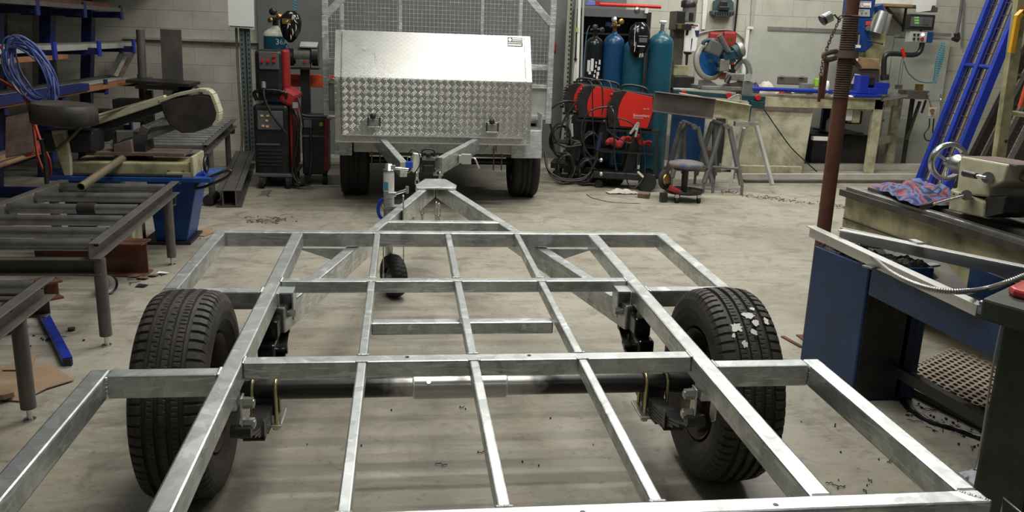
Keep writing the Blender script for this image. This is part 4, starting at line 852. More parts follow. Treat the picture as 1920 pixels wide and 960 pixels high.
for k, (a, b) in enumerate(((250, 517), (268, 523), (283, 517), (300, 514), (264, 539))):
    c = (-1.754, 2.953, 0.000); q = [(-1.769, 2.953, 0.000), (-1.703, 2.908, 0.000), (-1.668, 2.964, 0.000), (-1.623, 3.009, 0.000), (-1.669, 2.756, 0.000)][k]
    sheet([(q[0]-0.03, q[1]-0.01), (q[0]+0.02, q[1]-0.02), (q[0]+0.035, q[1]+0.02), (q[0]-0.02, q[1]+0.025)], 0.002, 0.003, [rust_pale, rust_pale, rust_pale, paper, black][k], 'plastic_scrap', ['brownish wrapper scrap furthest left of the litter by the rusty beam', 'brownish wrapper scrap second from left by the rusty beam', 'larger brownish wrapper scrap in the litter by the rusty beam', 'white paper scrap in the litter by the conveyor foot', 'thin black scrap in front of the wrapper litter'][k], 'litter', 0.012)
q = (-1.782, 2.027, 0.000); S('dark_nut', M().lathe([(0, 0), (0.016, 0), (0.018, 0.014), (0, 0.016)], (q[0], q[1], 0), (0, 0, 1), 8, False), swarf, 'small dark lump on the bare floor by the blue tube', 'lump')
q = (-1.132, 1.602, 0.000)
c0 = (-1.438, 5.491, 0.000); S('metal_scrap', M().prism([(c0[0]-0.05, c0[1], 0.0), (c0[0]+0.05, c0[1]+0.02, 0.0), (c0[0]+0.09, c0[1]+0.05, 0.06), (c0[0]-0.01, c0[1]+0.05, 0.045)], (0, 0.006, 0)), mill_steel, 'bent dark metal scrap on the floor by the welder trolley', 'scrap')
# ---------------------------------------------------------------- middle-left: welding gear in front of the grey door
def cable(name, pts, r, mt, label, cat='cable', n=8, group=None): return S(name, M().path(spline(pts, 7), r, n), mt, label, cat, group)
WL = T('tig_welder_trolley', 'tall black welder trolley with a red-sided power unit and feeder on top', 'welder', (-1.37, 6.2, 0))
P('lower_cabinet', M().box((-1.567, 6.000, 0.109), (-1.251, 6.55, 0.764)), black, WL, bev=0.03)
P('side_cover', M().box((-1.246, 6.03, 0.16), (-1.246+0.03, 6.56, 0.796)), red_dull, WL, 'dull red side cover of the lower unit', bev=0.01)
P('control_panel', M().box((-1.527, 5.985, 0.538), (-1.299, 5.999, 0.708)), bluewelder, WL, 'grey control panel', bev=0.004)
for k, (px, py) in enumerate(((491,217), (502,217), (500,226), (493,236), (501,237))):
    c = (-1.484, 5.980, 0.664); q = [(-1.484, 5.980, 0.664), (-1.432, 5.980, 0.665), (-1.443, 5.980, 0.621), (-1.478, 5.980, 0.572), (-1.440, 5.980, 0.568)][k]
    P('indicator', M().box((q[0]-0.012, 5.979, q[2]-0.009), (q[0]+0.012, 5.984, q[2]+0.009)), ledy, WL)
for k in range(5): P('vent_slat', M().box((-1.535, 5.988, 0.20+0.035*k), (-1.314, 6.0, 0.215+0.035*k)), plastic_black, WL, bev=0.004)
P('shelf_line', M().box((-1.544, 5.985, 0.395), (-1.333, 6.0, 0.410)), bluewelder, WL)
P('top_handle', M().path(spline([(-1.53, 6.02, 0.80), (-1.53, 6.0, 0.88), (-1.29, 6.0, 0.88), (-1.27, 6.02, 0.80)], 6), 0.018, 10), black_gloss, WL)
P('shoulder', M().rbox((-1.25, 6.2, 0.83), (0.14, 0.4, 0.14), 0, 0, 0.5), red_dull, WL, 'red shoulder of the lower unit', bev=0.03)
P('feeder_body', M().box((-1.538, 6.02, 0.849), (-1.292, 6.27, 1.252)), black, WL, 'black wire feeder on top', bev=0.035)
P('feeder_side', M().box((-1.304, 6.04, 0.877), (-1.252, 6.28, 1.256)), mat('deep_red', (0.33, 0.02, 0.02), 0.4), WL, 'red side panel of the feeder', bev=0.02)
P('feeder_panel', M().box((-1.495, 5.995, 1.079), (-1.321, 6.02, 1.234)), bluewelder, WL, bev=0.006)
for k, q in enumerate(((-1.460, 5.980, 1.154), (-1.409, 5.980, 1.155), (-1.358, 5.980, 1.157), (-1.356, 5.980, 1.199))): P('knob', M().tube((q[0], 5.99, q[2]), (q[0], 5.965, q[2]), 0.014, 12), red, WL)
P('foot_bracket', M().box((-1.52, 6.05, 0.793), (-1.26, 6.4, 0.851)), black, WL)
P('trolley_base', M().box((-1.58, 5.92, 0.11), (-1.20, 6.6, 0.135)), bluewelder, WL, bev=0.004)
for X, Y in ((-1.50, 5.95), (-1.26, 5.95), (-1.52, 6.5), (-1.25, 6.5)):
    w_ = P('caster', M().tube((X-0.018, Y, 0.055), (X+0.018, Y, 0.055), 0.055, 18), rubber_dark, WL, bev=0.004); P('caster_fork', M().box((X-0.025, Y-0.02, 0.04), (X-0.02, Y+0.02, 0.115)).box((X+0.02, Y-0.02, 0.04), (X+0.025, Y+0.02, 0.115)).box((X-0.025, Y-0.02, 0.105), (X+0.025, Y+0.02, 0.112)), bluewelder, w_)
P('torch_plug', M().tube((-1.462, 6.000, 0.960), (-1.456, 5.950, 0.906), 0.022, 12), bluewelder, WL)
cable('welding_cable', [(-1.456, 5.950, 0.915), (-1.447, 5.930, 0.822), (-1.400, 5.930, 0.704), (-1.332, 5.930, 0.600), (-1.264, 5.930, 0.514)], 0.012, black, 'black cable from the plug down the front of the left welder trolley')
for k, pts in enumerate(([(-1.227, 6.000, 0.750), (-1.192, 5.980, 0.558), (-1.203, 5.970, 0.313), (-1.187, 5.950, 0.117), (-1.128, 5.920, 0.048), (-1.065, 5.900, 0.127), (-1.046, 5.950, 0.319), (-1.055, 6.000, 0.559)],
        [(-1.204, 6.000, 0.726), (-1.155, 5.960, 0.610), (-1.179, 5.940, 0.367), (-1.223, 5.940, 0.169), (-1.164, 5.900, 0.056), (-1.105, 5.900, 0.077)],
        [(-1.134, 6.000, 0.680), (-1.072, 6.000, 0.666), (-0.942, 6.000, 0.664), (-0.860, 6.000, 0.652)], [(-1.259, 6.100, 0.911), (-1.178, 6.050, 0.844), (-1.141, 6.000, 0.752), (-1.129, 5.980, 0.609)],
        [(-1.228, 5.950, 0.042), (-1.168, 5.930, 0.026), (-1.073, 5.950, 0.039), (-1.048, 6.000, 0.056)])):
    cable('welding_cable', pts, 0.014 if k < 3 else 0.008, black, ['outer black hose looping to the floor right of the left welder trolley', 'inner black hose looping beside the left welder trolley', 'black cable running right from the left welder to the toolbox', 'thin black cable sagging from the red feeder side', 'thin black cable lying on the floor by the left trolley wheels'][k], group='cables on the left welder')
S('torch_head', M().tube((-1.150, 5.950, 0.732), (-1.120, 5.930, 0.565), 0.012, 10, 0.006).rbox((-1.183, 5.950, 0.770), (0.05, 0.04, 0.05), 0.3), steel_bright, 'shiny torch tip hanging beside the left welder', 'torch')
W2 = T('small_welder', 'low black welder with a yellow knob behind the left trolley', 'welder', (-1.0, 6.35, 0))
P('body', M().box((-1.152, 6.15, 0.10), (-0.925, 6.6, 0.643)), black, W2, bev=0.015)
q = (-0.971, 6.140, 0.581); P('knob', M().tube((q[0], 6.15, q[2]), (q[0], 6.12, q[2]), 0.017, 14), mat('knob_yellow', (0.5, 0.5, 0.06), 0.4), W2, 'yellow-green knob')
q = (-1.094, 6.140, 0.583); P('display', M().box((q[0]-0.035, 6.142, q[2]-0.035), (q[0]+0.035, 6.15, q[2]+0.035)), bluewelder, W2)
P('red_frame', M().bar((-0.915, 6.140, 0.647), (-0.931, 6.140, 0.141), 0.035, 0.03, up=(0, 1, 0)), red_dull, W2, 'red frame post of the small trolley')
P('shelf', M().box((-1.150, 6.13, 0.46), (-0.923, 6.6, 0.475)), bluewelder, W2)
for px in (-1.12, -0.95): P('caster', M().tube((px-0.02, 6.2, 0.055), (px+0.02, 6.2, 0.055), 0.055, 16), rubber_dark, W2)
GB = T('gas_bottle', 'teal gas bottle with a cream shoulder behind the left welder, numbered 36A', 'gas bottle', (-1.45, 6.95, 0))
bx = (-1.594+-1.349)/2; br = (-1.349--1.594)/2
def bottle(root, x, y, r, zs, ztop, mt, mt2=None):
    """zs: shoulder start, ztop: top of the neck"""
    P('bottle_body', M().lathe([(0, 0), (r*0.96, 0.0), (r, 0.02), (r, zs)], (x, y, 0), (0, 0, 1), 36), mt, root)
    h = ztop-zs; P('shoulder', M().lathe([(r, 0), (r*0.97, h*0.22), (r*0.86, h*0.42), (r*0.66, h*0.62), (r*0.42, h*0.77), (r*0.27, h*0.85), (r*0.24, h), (0, h)], (x, y, zs), (0, 0, 1), 36), mt2 or mt, root)
bottle(GB, bx, 6.95, br, 1.364, 1.467, teal, cream_top)
P('neck_valve', M().tube((bx, 6.95, 1.457), (bx, 6.95, 1.534), 0.03, 12), black, GB)
P('regulator', M().lathe([(0, 0), (0.035, 0), (0.035, 0.03), (0, 0.03)], (-1.471, 6.850, 1.598), (-0.3, -1, 0), 16).tube((-1.496, 6.900, 1.532), (-1.403, 6.900, 1.536), 0.016, 10), black, GB)
P('gauge', M().lathe([(0, 0), (0.032, 0), (0.032, 0.02), (0, 0.02)], (-1.415, 6.840, 1.555), (0.2, -1, 0.2), 18), brass, GB, 'brass pressure gauge')
P('gauge', M().lathe([(0, 0), (0.026, 0), (0.026, 0.02), (0, 0.02)], (-1.498, 6.840, 1.516), (-0.4, -1, 0.1), 18), brass, GB)
txt('36A', (-1.398, 6.84, 1.310), 0.075, white, GB, (math.pi/2, 0, 0.25)); txt('5', (-1.354, 6.85, 1.265), 0.04, white, GB, (math.pi/2, 0, 0.5))
def helmet(name, label, cx, y, cz, w_, h_, mt, lean, face_mt=None):
    r = T(name, label, 'welding mask', (cx, y, cz-h_/2))
    m = M(); prof = [(-0.5, 0.10), (-0.35, 0.34), (-0.1, 0.47), (0.15, 0.5), (0.36, 0.42), (0.5, 0.18)]; n = 14; vs = []
    for t, ww in prof:
        for k in range(n+1):
            a = math.pi*k/n; vs.append((cx + lean*t*h_ + ww*w_*math.cos(a), y - ww*w_*0.75*math.sin(a), cz + t*h_))
    c = n+1; m.add(vs, [(i*c+j, (i+1)*c+j, (i+1)*c+j+1, i*c+j+1) for i in range(len(prof)-1) for j in range(n)], True)
    m.add([vs[5*c+j] for j in range(c)], [tuple(range(c))]); m.add([vs[j] for j in range(c)], [tuple(range(c-1, -1, -1))])
    P('shell', m, mt, r); return r
mk = helmet('welding_mask', 'black welding mask with gold and white flame pattern hung by the cream-shouldered bottle', -1.299, 6.75, 1.461, 0.21, 0.30, black_gloss, 0.05)
fl = M()
for (ax_, az, L, th) in ((0.03, 0.09, 0.05, 0.9), (0.055, 0.05, 0.06, -1.1), (0.06, -0.01, 0.07, 1.2), (0.03, -0.05, 0.07, 1.4), (-0.02, 0.05, 0.04, 0.3), (-0.015, 0.0, 0.05, 1.1), (0.01, -0.10, 0.05, 1.3), (0.0, 0.02, 0.03, -0.6)):
    x = -1.299+ax_; z = 1.461+az; y = 6.75-0.75*math.sqrt(max(0.0, 0.0105-(ax_)**2))-0.004
    pts = [(x+L*0.5*math.cos(th+0.5*t)*(t-0.5)*1.6, y-0.002, z+L*math.sin(th+0.6*t)*(t-0.5)) for t in [i/6 for i in range(7)]]
    fl.path(pts, lambda t: 0.005*math.sin(math.pi*min(max(t, 0.05), 0.95))+0.001, 6)
P('flame_pattern', fl, cream_top, mk, 'pale flame pattern', kind='stuff')
P('lens', M().rbox((-1.299-0.03, 6.675, 1.461+0.05), (0.08, 0.012, 0.05)), brass, mk)
sp_ = []
c = (-1.258, 6.800, 1.675)
for i in range(60): a = i*0.9; sp_.append((c[0]+0.018*math.cos(a), 6.8+0.018*math.sin(a), c[2]+0.16-0.0032*i*1.2))
S('coiled_hose', M().path(sp_, 0.004, 6), hose_blue, 'coiled light-blue hose hanging above the patterned mask', 'hose')
BG = T('bench_grinder', 'old grey bench grinder on a black stand beside the orange beam', 'grinder', (-1.2, 6.95, 0))
q = (-1.200, 6.800, 1.178)
P('motor', M().tube((q[0]-0.085, 6.88, q[2]+0.01), (q[0]+0.075, 6.88, q[2]+0.01), 0.085, 24).box((q[0]-0.07, 6.80, q[2]-0.11), (q[0]+0.07, 6.96, q[2]-0.03)), mat('grinder_grey', (0.16, 0.16, 0.14), 0.5, 0.3, (0.06, 0.06, 0.05), 0.8, 12), BG, bev=0.006)
P('wheel_shroud', M().tube((q[0]+0.09, 6.87, q[2]+0.01), (q[0]+0.15, 6.87, q[2]+0.01), 0.10, 24), black, BG, bev=0.008); P('wheel_shroud', M().tube((q[0]-0.14, 6.87, q[2]-0.01), (q[0]-0.09, 6.87, q[2]-0.01), 0.085, 24), black, BG, bev=0.008)
P('spark_guard', M().rbox((q[0]+0.06, 6.86, q[2]+0.115), (0.17, 0.15, 0.012), 0, 0.3), grey_light, BG, 'pale spark guard')
P('switch', M().tube((q[0]+0.02, 6.80, q[2]-0.05), (q[0]+0.02, 6.79, q[2]-0.05), 0.016, 12), red_dull, BG)
P('stand', M().box((q[0]-0.03, 6.84, 0.0), (q[0]+0.06, 6.92, q[2]-0.12)).box((q[0]-0.16, 6.78, q[2]-0.125), (q[0]+0.16, 6.98, q[2]-0.11)), black, BG)
S('orange_beam', M().box((-1.380, 7.05, 0.865), (-1.030+0.25, 7.10, 0.989)), orange, 'orange steel shelf beam behind the grinder stand', 'beam', bev=0.003)
S('beam_upright', M().box((-0.62, 7.06, 0), (-0.56, 7.12, 1.05)), orange, 'orange upright carrying the shelf beam behind the caged trailer', 'upright')
# ---------------------------------------------------------------- middle-right: gas bottles, cabinet, red welders
SL = T('rack_upright', 'pale slotted rack upright with a spirit level beside the grey door', 'upright', (1.72, 7.75, 0))
P('upright_web', M().box((1.630, 7.75, 0), (1.630+0.055, 7.79, 2.3)), mat('pale_galv', (0.33, 0.32, 0.27), 0.6, 0.2), SL); P('upright_web', M().box((1.718, 7.72, 0), (1.718+0.02, 7.8, 2.3)), grey_light, SL)
sm = M()
for k in range(40): sm.box((1.665, 7.7485, 0.05+0.05*k), (1.68, 7.7505, 0.075+0.05*k))
P('slot', sm, black, SL, kind='stuff')
LV = T('spirit_level', 'long white spirit level with a green vial hung by the dark cabinet', 'level', (1.80, 7.66, 0.8))
P('level_body', M().bar((1.767, 7.660, 0.974), (1.746, 7.660, 1.930), 0.032, 0.02, up=(0, 1, 0)), white, LV, bev=0.002)
P('level_body', M().bar((1.738, 7.670, 0.973), (1.744, 7.670, 1.211), 0.03, 0.02, up=(0, 1, 0)), white, LV)
P('vial', M().rbox((1.734, 7.645, 1.539), (0.026, 0.02, 0.05)), lime, LV, 'bright green vial'); P('end_cap', M().rbox((1.732, 7.645, 1.217), (0.03, 0.03, 0.02)), black, LV)
P('level_edge', M().bar((1.817, 7.690, 0.974), (1.794, 7.690, 1.933), 0.02, 0.03, up=(0, 1, 0)), grey_light, LV)
S('door_pull', M().rbox((1.598, 8.280, 1.332), (0.03, 0.03, 0.10)), red_dull, 'small red pull on the grey door', 'handle', bev=0.006)
CB = T('tool_cabinet', 'open black steel cabinet behind the gas bottles', 'cabinet', (2.2, 8.0, 0))
x0c, x1c = 1.813, 2.624; ztc = 1.784
P('cabinet_side', M().box((x0c, 7.8, 0), (x0c+0.03, 8.3, ztc)), black, CB); P('cabinet_side', M().box((x1c-0.05, 7.8, 0), (x1c, 8.3, ztc-0.02)), black, CB)
P('cabinet_back', M().box((x0c, 8.27, 0), (x1c, 8.29, ztc)), black, CB); P('cabinet_header', M().box((x0c, 7.78, ztc-0.09), (x1c-0.06, 8.3, ztc)), bluewelder, CB, 'dark grey cabinet header')
q = (2.446, 7.770, 1.782); P('oval_badge', M().lathe([(0, 0), (0.035, 0), (0.035, 0.004), (0, 0.004)], (q[0], 7.78, q[2]), (0, -1, 0), 18), steel, CB)
P('cabinet_shelf', M().box((x0c, 7.85, 1.508-0.01), (x1c, 8.28, 1.508+0.01)), black, CB); P('hinge_clip', M().rbox((2.553, 7.770, 1.780), (0.035, 0.02, 0.06)), white, CB)
S('red_pole', M().tube((2.014, 7.880, 1.833), (2.752, 7.880, 1.831), 0.020, 14), red, 'red pole lying on top of the black cabinet', 'pole')
S('red_clip', M().rbox((1.996, 7.860, 1.844), (0.05, 0.05, 0.05)), red_dull, 'red bracket at the left end of the red pole', 'bracket')
S('blue_cloth', M().prism([(1.857, 7.840, 1.814), (1.891, 7.840, 1.874), (1.978, 7.840, 1.860), (2.006, 7.840, 1.814)], (0, 0.05, 0)), mat('purple_cloth', (0.16, 0.2, 0.5), 0.9), 'blue-violet cloth on top of the black cabinet', 'cloth', bev=0.008)
def gauge(m, c, d, r=0.03): return m.lathe([(0, 0), (r, 0), (r, 0.022), (r*0.85, 0.026), (0, 0.024)], c, d, 18)
def gasb(px0, px1, pyr, Y, ys, yt, mt, label, mt2=None): pass
specs = [('B1', 1.741, 1.934, 7.15, 1.385, 1.486, bottle_black, 'black gas bottle with white flaking letters, leftmost in front of the open cabinet'),
 ('B2', 1.923, 2.145, 7.1, 1.403, 1.531, teal_blue, 'blue gas bottle standing between the black bottle and the masked teal bottle'),
 ('B3', 2.125, 2.371, 7.05, 1.344, 1.477, teal, 'teal gas bottle with the black mask hung over its neck'),
 ('B4', 2.363, 2.624, 6.9, 1.421, 1.552, teal, 'rightmost teal gas bottle with a white cap on its valve')]
BT = []
for nm, x0, x1, Y, zs, zt_, mt, lab in specs:
    r = T('gas_bottle', lab, 'gas bottle', ((x0+x1)/2, Y, 0), 'gas bottles by the cabinet'); bottle(r, (x0+x1)/2, Y, (x1-x0)/2, zs, zt_, mt); BT.append((r, (x0+x1)/2, Y, zt_, (x1-x0)/2))
for k in range(3):
    r, x, y, z, rad = BT[k]
    P('valve', M().tube((x, y, z), (x, y, z+0.05), 0.02, 10).tube((x-0.06, y-0.02, z+0.05), (x+0.05, y-0.02, z+0.06), 0.013, 8), brass if k != 0 else black, r)
    g = M(); gauge(g, (x-0.02, y-0.05, z+0.08), (-0.2, -1, 0.1)); P('gauge', g, [black, brass, alu][k], r)
    g = M(); gauge(g, (x+0.045, y-0.05, z+0.10) if k else (x+0.05, y-0.05, z+0.05), (0.3, -1, 0.2)); P('gauge', g, [black, brass, alu][k], r)
r, x, y, z, rad = BT[1]; P('gauge_face', M().rbox((x-0.085, y-0.06, z+0.07), (0.06, 0.03, 0.04), 0.4), navy, r); P('gauge_glass', M().lathe([(0, 0), (0.03, 0), (0.03, 0.01), (0, 0.01)], (x-0.03, y-0.075, z+0.12), (-0.7, -1, 0.2), 16), alu, r)
r, x, y, z, rad = BT[3]; P('valve', M().tube((x, y, z), (x+0.004, y, z+0.07), 0.022, 12), steel_bright, r, 'bright valve neck'); P('valve_cap', M().lathe([(0, 0), (0.03, 0.0), (0.042, 0.012), (0.036, 0.03), (0, 0.03)], (x+0.004, y, z+0.075), (0, 0, 1), 14), white, r, 'white valve cap')
r, x, y, z, rad = BT[0]
pr = M()
def flat(px, pz, w_, h_):
    a = math.asin(max(-0.9, min(0.9, (px-x)/rad))); pr.rbox((x+rad*math.sin(a), y-rad*math.cos(a)-0.001, pz), (w_, 0.003, h_), a)
for (a_, b_, c_, d_) in ((1104,124,0.035,0.12),(1109,122,0.03,0.13),(1115,118,0.014,0.025),(1115,124,0.014,0.03),(1114,133,0.014,0.03),(1113,141,0.016,0.03),(1121,117,0.022,0.05),(1120,128,0.03,0.04),(1119,137,0.03,0.04),(1118,145,0.022,0.05),(1106,136,0.03,0.03)):
    flat(x + (a_-1114.5)/150.0, 1.165 - (b_-124)/165.0, c_, d_)
P('white_lettering', pr, paper, r, 'white flaking lettering', kind='stuff')
BMK = helmet('welding_mask', 'glossy black welding mask hung over the third gas bottle', 2.240, 6.86, 1.451, 0.235, 0.36, black_gloss, 0.0)
cx_ = 2.240; cz_ = 1.451
P('lens_frame', M().rbox((cx_+0.015, 6.765, cz_-0.01), (0.11, 0.02, 0.11)), black_gloss, BMK, bev=0.008); P('lens', M().rbox((cx_+0.015, 6.753, cz_+0.0), (0.085, 0.008, 0.045)), bluewelder, BMK)
fl = M()
for (a_, b_, L, th) in ((-0.07, 0.1, 0.10, 1.4), (-0.065, 0.0, 0.12, 1.7), (-0.055, 0.05, 0.08, 1.2), (-0.06, -0.07, 0.10, 1.3), (0.0, -0.155, 0.04, 1.2), (0.02, -0.155, 0.04, 1.6), (0.035, -0.15, 0.04, 1.9)):
    fl.bar((cx_+a_, 6.79, cz_+b_-L/2), (cx_+a_+L*0.3*math.cos(th), 6.79, cz_+b_+L/2), 0.005, 0.008)
P('white_graphics', fl, white, BMK, kind='stuff'); P('badge', M().rbox((cx_+0.0, 6.757, cz_-0.06), (0.08, 0.004, 0.014)), white, BMK)
S('blue_hose', M().path(spline([(1.739, 7.000, 1.580), (1.714, 7.000, 1.514), (1.701, 7.000, 1.350), (1.696, 7.000, 1.130), (1.691, 7.000, 1.007)], 6), 0.006, 6), mat('hose_slate', (0.06, 0.12, 0.2), 0.5), 'thin slate-blue hose running down left of the black bottle', 'hose')
# red arc welders standing on black trolleys, seen from the front left corner
def red_welder(lab, cxp, y0, z0, z1, depth, ang, parts_full, wd=0.22):
    """front face centre (x, y0); body runs back along ang"""
    x, y = cxp; R = T('arc_welder', lab, 'welder', (x, y, z0), 'red welders on trolleys')
    dv = Vector((math.cos(ang), math.sin(ang), 0)); sv = Vector((dv.y, -dv.x, 0)); o = Vector((x, y, 0))
    def pt(a, b, z): return tuple(o + dv*a + sv*b + Vector((0, 0, z)))
    h = z1-z0
    body = M().prism([pt(0.0, -wd/2, z0), pt(depth, -wd/2, z0), pt(depth, -wd/2, z1-0.05), pt(depth-0.02, -wd/2, z1-0.035), pt(0.12, -wd/2, z1), pt(0.03, -wd/2, z1-0.02), pt(-0.02, -wd/2, z0+h*0.5)], sv*wd)
    P('body', body, black, R, bev=0.006)
    side = [pt(0.115, wd/2+0.0, z0+h*0.06), pt(0.085, wd/2, z0+h*0.30), pt(0.09, wd/2, z0+h*0.55), pt(0.125, wd/2, z0+h*0.82), pt(0.16, wd/2, z1-0.015), pt(depth-0.02, wd/2, z1-0.055), pt(depth-0.01, wd/2, z0+h*0.45), pt(depth-0.05, wd/2, z0+h*0.04)]
    s = P('side_panel', M().prism(side, sv*0.006), red, R, 'bright red side panel', bev=0.002)
    P('side_panel', M().prism([tuple(Vector(q)-sv*wd) for q in side], -sv*0.006), red, R, 'bright red side panel')
    P('handle', M().path(spline([pt(0.10, 0, z1-0.01), pt(0.11, 0, z1+0.035), pt(0.2, 0, z1+0.045), pt(depth-0.1, 0, z1+0.02), pt(depth-0.07, 0, z1-0.03)], 5), 0.012, 10), black, R)
    for k in range(6): P('vent_louvre', M().bar(pt(-0.025+0.002*k, -wd/2+0.02, z0+0.10+0.028*k), pt(-0.025+0.002*k, wd/2-0.02, z0+0.10+0.028*k), 0.02, 0.012), plastic_black, R)
    P('control_panel', M().bar(pt(0.045, -wd/2+0.02, z1-0.06), pt(0.045, wd/2-0.02, z1-0.06), 0.012, 0.085, up=tuple(Vector((0, 0, 1))+dv*0.8)), bluewelder, R)
    P('dial', M().tube(pt(0.035, 0.03, z1-0.07), pt(0.0, 0.03, z1-0.055), 0.018, 14), red_dull, R); P('dial', M().tube(pt(0.055, -0.03, z1-0.05), pt(0.025, -0.03, z1-0.035), 0.012, 12), red_dull, R)
    P('cable_socket', M().tube(pt(-0.02, 0.04, z0+0.05), pt(-0.06, 0.04, z0+0.05), 0.02, 12), black, R)
    return R, pt, dv, sv
a0 = -0.30
R1, pt1, dv1, sv1 = red_welder('front red arc welder with white lettering and an earth clamp on its side', (1.841, 6.3), None, 0.60, 0.973, 0.43, a0, True)
ang_t = math.atan2(dv1.y, dv1.x)
txt('Smootharc', pt1(0.315, 0.1175, 0.735), 0.036, white, R1, (math.pi/2, 0.0, ang_t)); txt('MMA 170', pt1(0.355, 0.1175, 0.80), 0.014, white, R1, (math.pi/2, 0.0, ang_t)); txt('VRD Multiprocess', pt1(0.285, 0.1175, 0.71), 0.013, white, R1, (math.pi/2, 0.0, ang_t))
red_welder('middle red arc welder on the next trolley left of the front one', (1.598, 6.62), None, 0.66, 0.997, 0.46, a0, True)
red_welder('rear red arc welder half hidden at the left of the three', (1.510, 6.90), None, 0.70, 0.998, 0.42, a0, True)
def trolley(x, y, z, lab, ang):
    R = T('welder_trolley', lab, 'trolley', (x, y, 0), 'black welder trolleys'); dv = Vector((math.cos(ang), math.sin(ang), 0)); sv = Vector((dv.y, -dv.x, 0)); o = Vector((x, y, 0))
    def pt(a, b, z): return tuple(o + dv*a + sv*b + Vector((0, 0, z)))
    P('top_tray', M().prism([pt(-0.02, -0.13, z-0.03), pt(0.46, -0.13, z-0.03), pt(0.46, 0.13, z-0.03), pt(-0.02, 0.13, z-0.03)], (0, 0, 0.02)), black, R)
    P('column', M().bar(pt(0.20, 0.05, 0.12), pt(0.28, 0.05, z-0.03), 0.10, 0.10, up=(0, 1, 0)), black, R, bev=0.006)
    P('mid_shelf', M().prism([pt(-0.1, -0.14, 0.36), pt(0.46, -0.14, 0.36), pt(0.46, 0.14, 0.36), pt(-0.1, 0.14, 0.36)], (0, 0, 0.015)), black, R)
    P('base_tray', M().prism([pt(-0.12, -0.16, 0.10), pt(0.5, -0.16, 0.10), pt(0.5, 0.16, 0.10), pt(-0.12, 0.16, 0.10)], (0, 0, 0.07)), black, R, bev=0.01)
    P('darkening_panel', M().prism([pt(0.47, -0.15, 0.1), pt(0.50, -0.15, 0.1), pt(0.50, -0.15, z), pt(0.47, -0.15, z)], tuple(sv*0.3)), black, R)  # black panel added to darken the cavity behind the trolley
    for a, b in ((-0.06, -0.12), (-0.06, 0.12)): w_ = P('caster', M().tube(pt(a, b-0.015, 0.04), pt(a, b+0.015, 0.04), 0.04, 14), rubber_dark, R)
    for b in (-0.18, 0.18): P('rear_wheel', M().tube(pt(0.42, b-0.015, 0.09), pt(0.42, b+0.015, 0.09), 0.09, 20), rubber_dark, R)
    return R
trolley(1.841, 6.3, 0.60, 'black trolley under the front red welder', a0); trolley(1.598, 6.62, 0.66, 'black trolley under the middle red welder', a0); trolley(1.510, 6.90, 0.70, 'black trolley under the rear red welder', a0)
EC = T('earth_clamp', 'shiny earth clamp hanging on the side of the front red welder', 'clamp', (2.024, 6.020, 0.528))
P('jaw', M().bar((2.055, 6.000, 0.680), (1.979, 6.000, 0.565), 0.02, 0.022), alu, EC, bev=0.003); P('jaw', M().bar((2.056, 6.000, 0.670), (2.034, 6.000, 0.536), 0.02, 0.022), alu, EC, bev=0.003)
P('spring', M().tube((2.020, 5.990, 0.619), (2.048, 5.990, 0.604), 0.012, 10), zinc, EC); P('copper_tip', M().bar((2.042, 6.000, 0.716), (2.062, 6.000, 0.665), 0.018, 0.02), brass, EC)
gl = M(); P0, P1 = (1.766, 6.100, 0.451), (2.194, 6.100, 0.485)
def glove(a, b, n, r, lab, seed):
    rnd = random.Random(seed); m = M(); a = Vector(a); b = Vector(b)
    pts = [tuple(a.lerp(b, i/n) + Vector((0, rnd.uniform(-0.03, 0.01), 0.03*math.sin(i*1.3)+rnd.uniform(-0.01, 0.012)))) for i in range(n+1)]
    m.path(spline(pts, 3), lambda t: r*(0.55+0.45*math.sin(math.pi*t*0.9+0.25)), 10)
    for k in range(4): q = Vector(pts[-1]); m.path([tuple(q), tuple(q+Vector((0.03, -0.02+0.012*k, -0.012*k+0.01))), tuple(q+Vector((0.055, -0.03+0.016*k, -0.02*k)))], 0.011, 8)
    return S('welding_glove', m, red_cloth, lab, 'glove', 'red welding gloves')
glove((1.771, 6.080, 0.453), (1.948, 6.050, 0.502), 6, 0.035, 'left dark red welding glove on the shelf under the front red welder', 1)
glove((2.057, 6.100, 0.519), (2.162, 6.080, 0.482), 5, 0.030, 'right dark red welding glove on the shelf under the front red welder', 2)
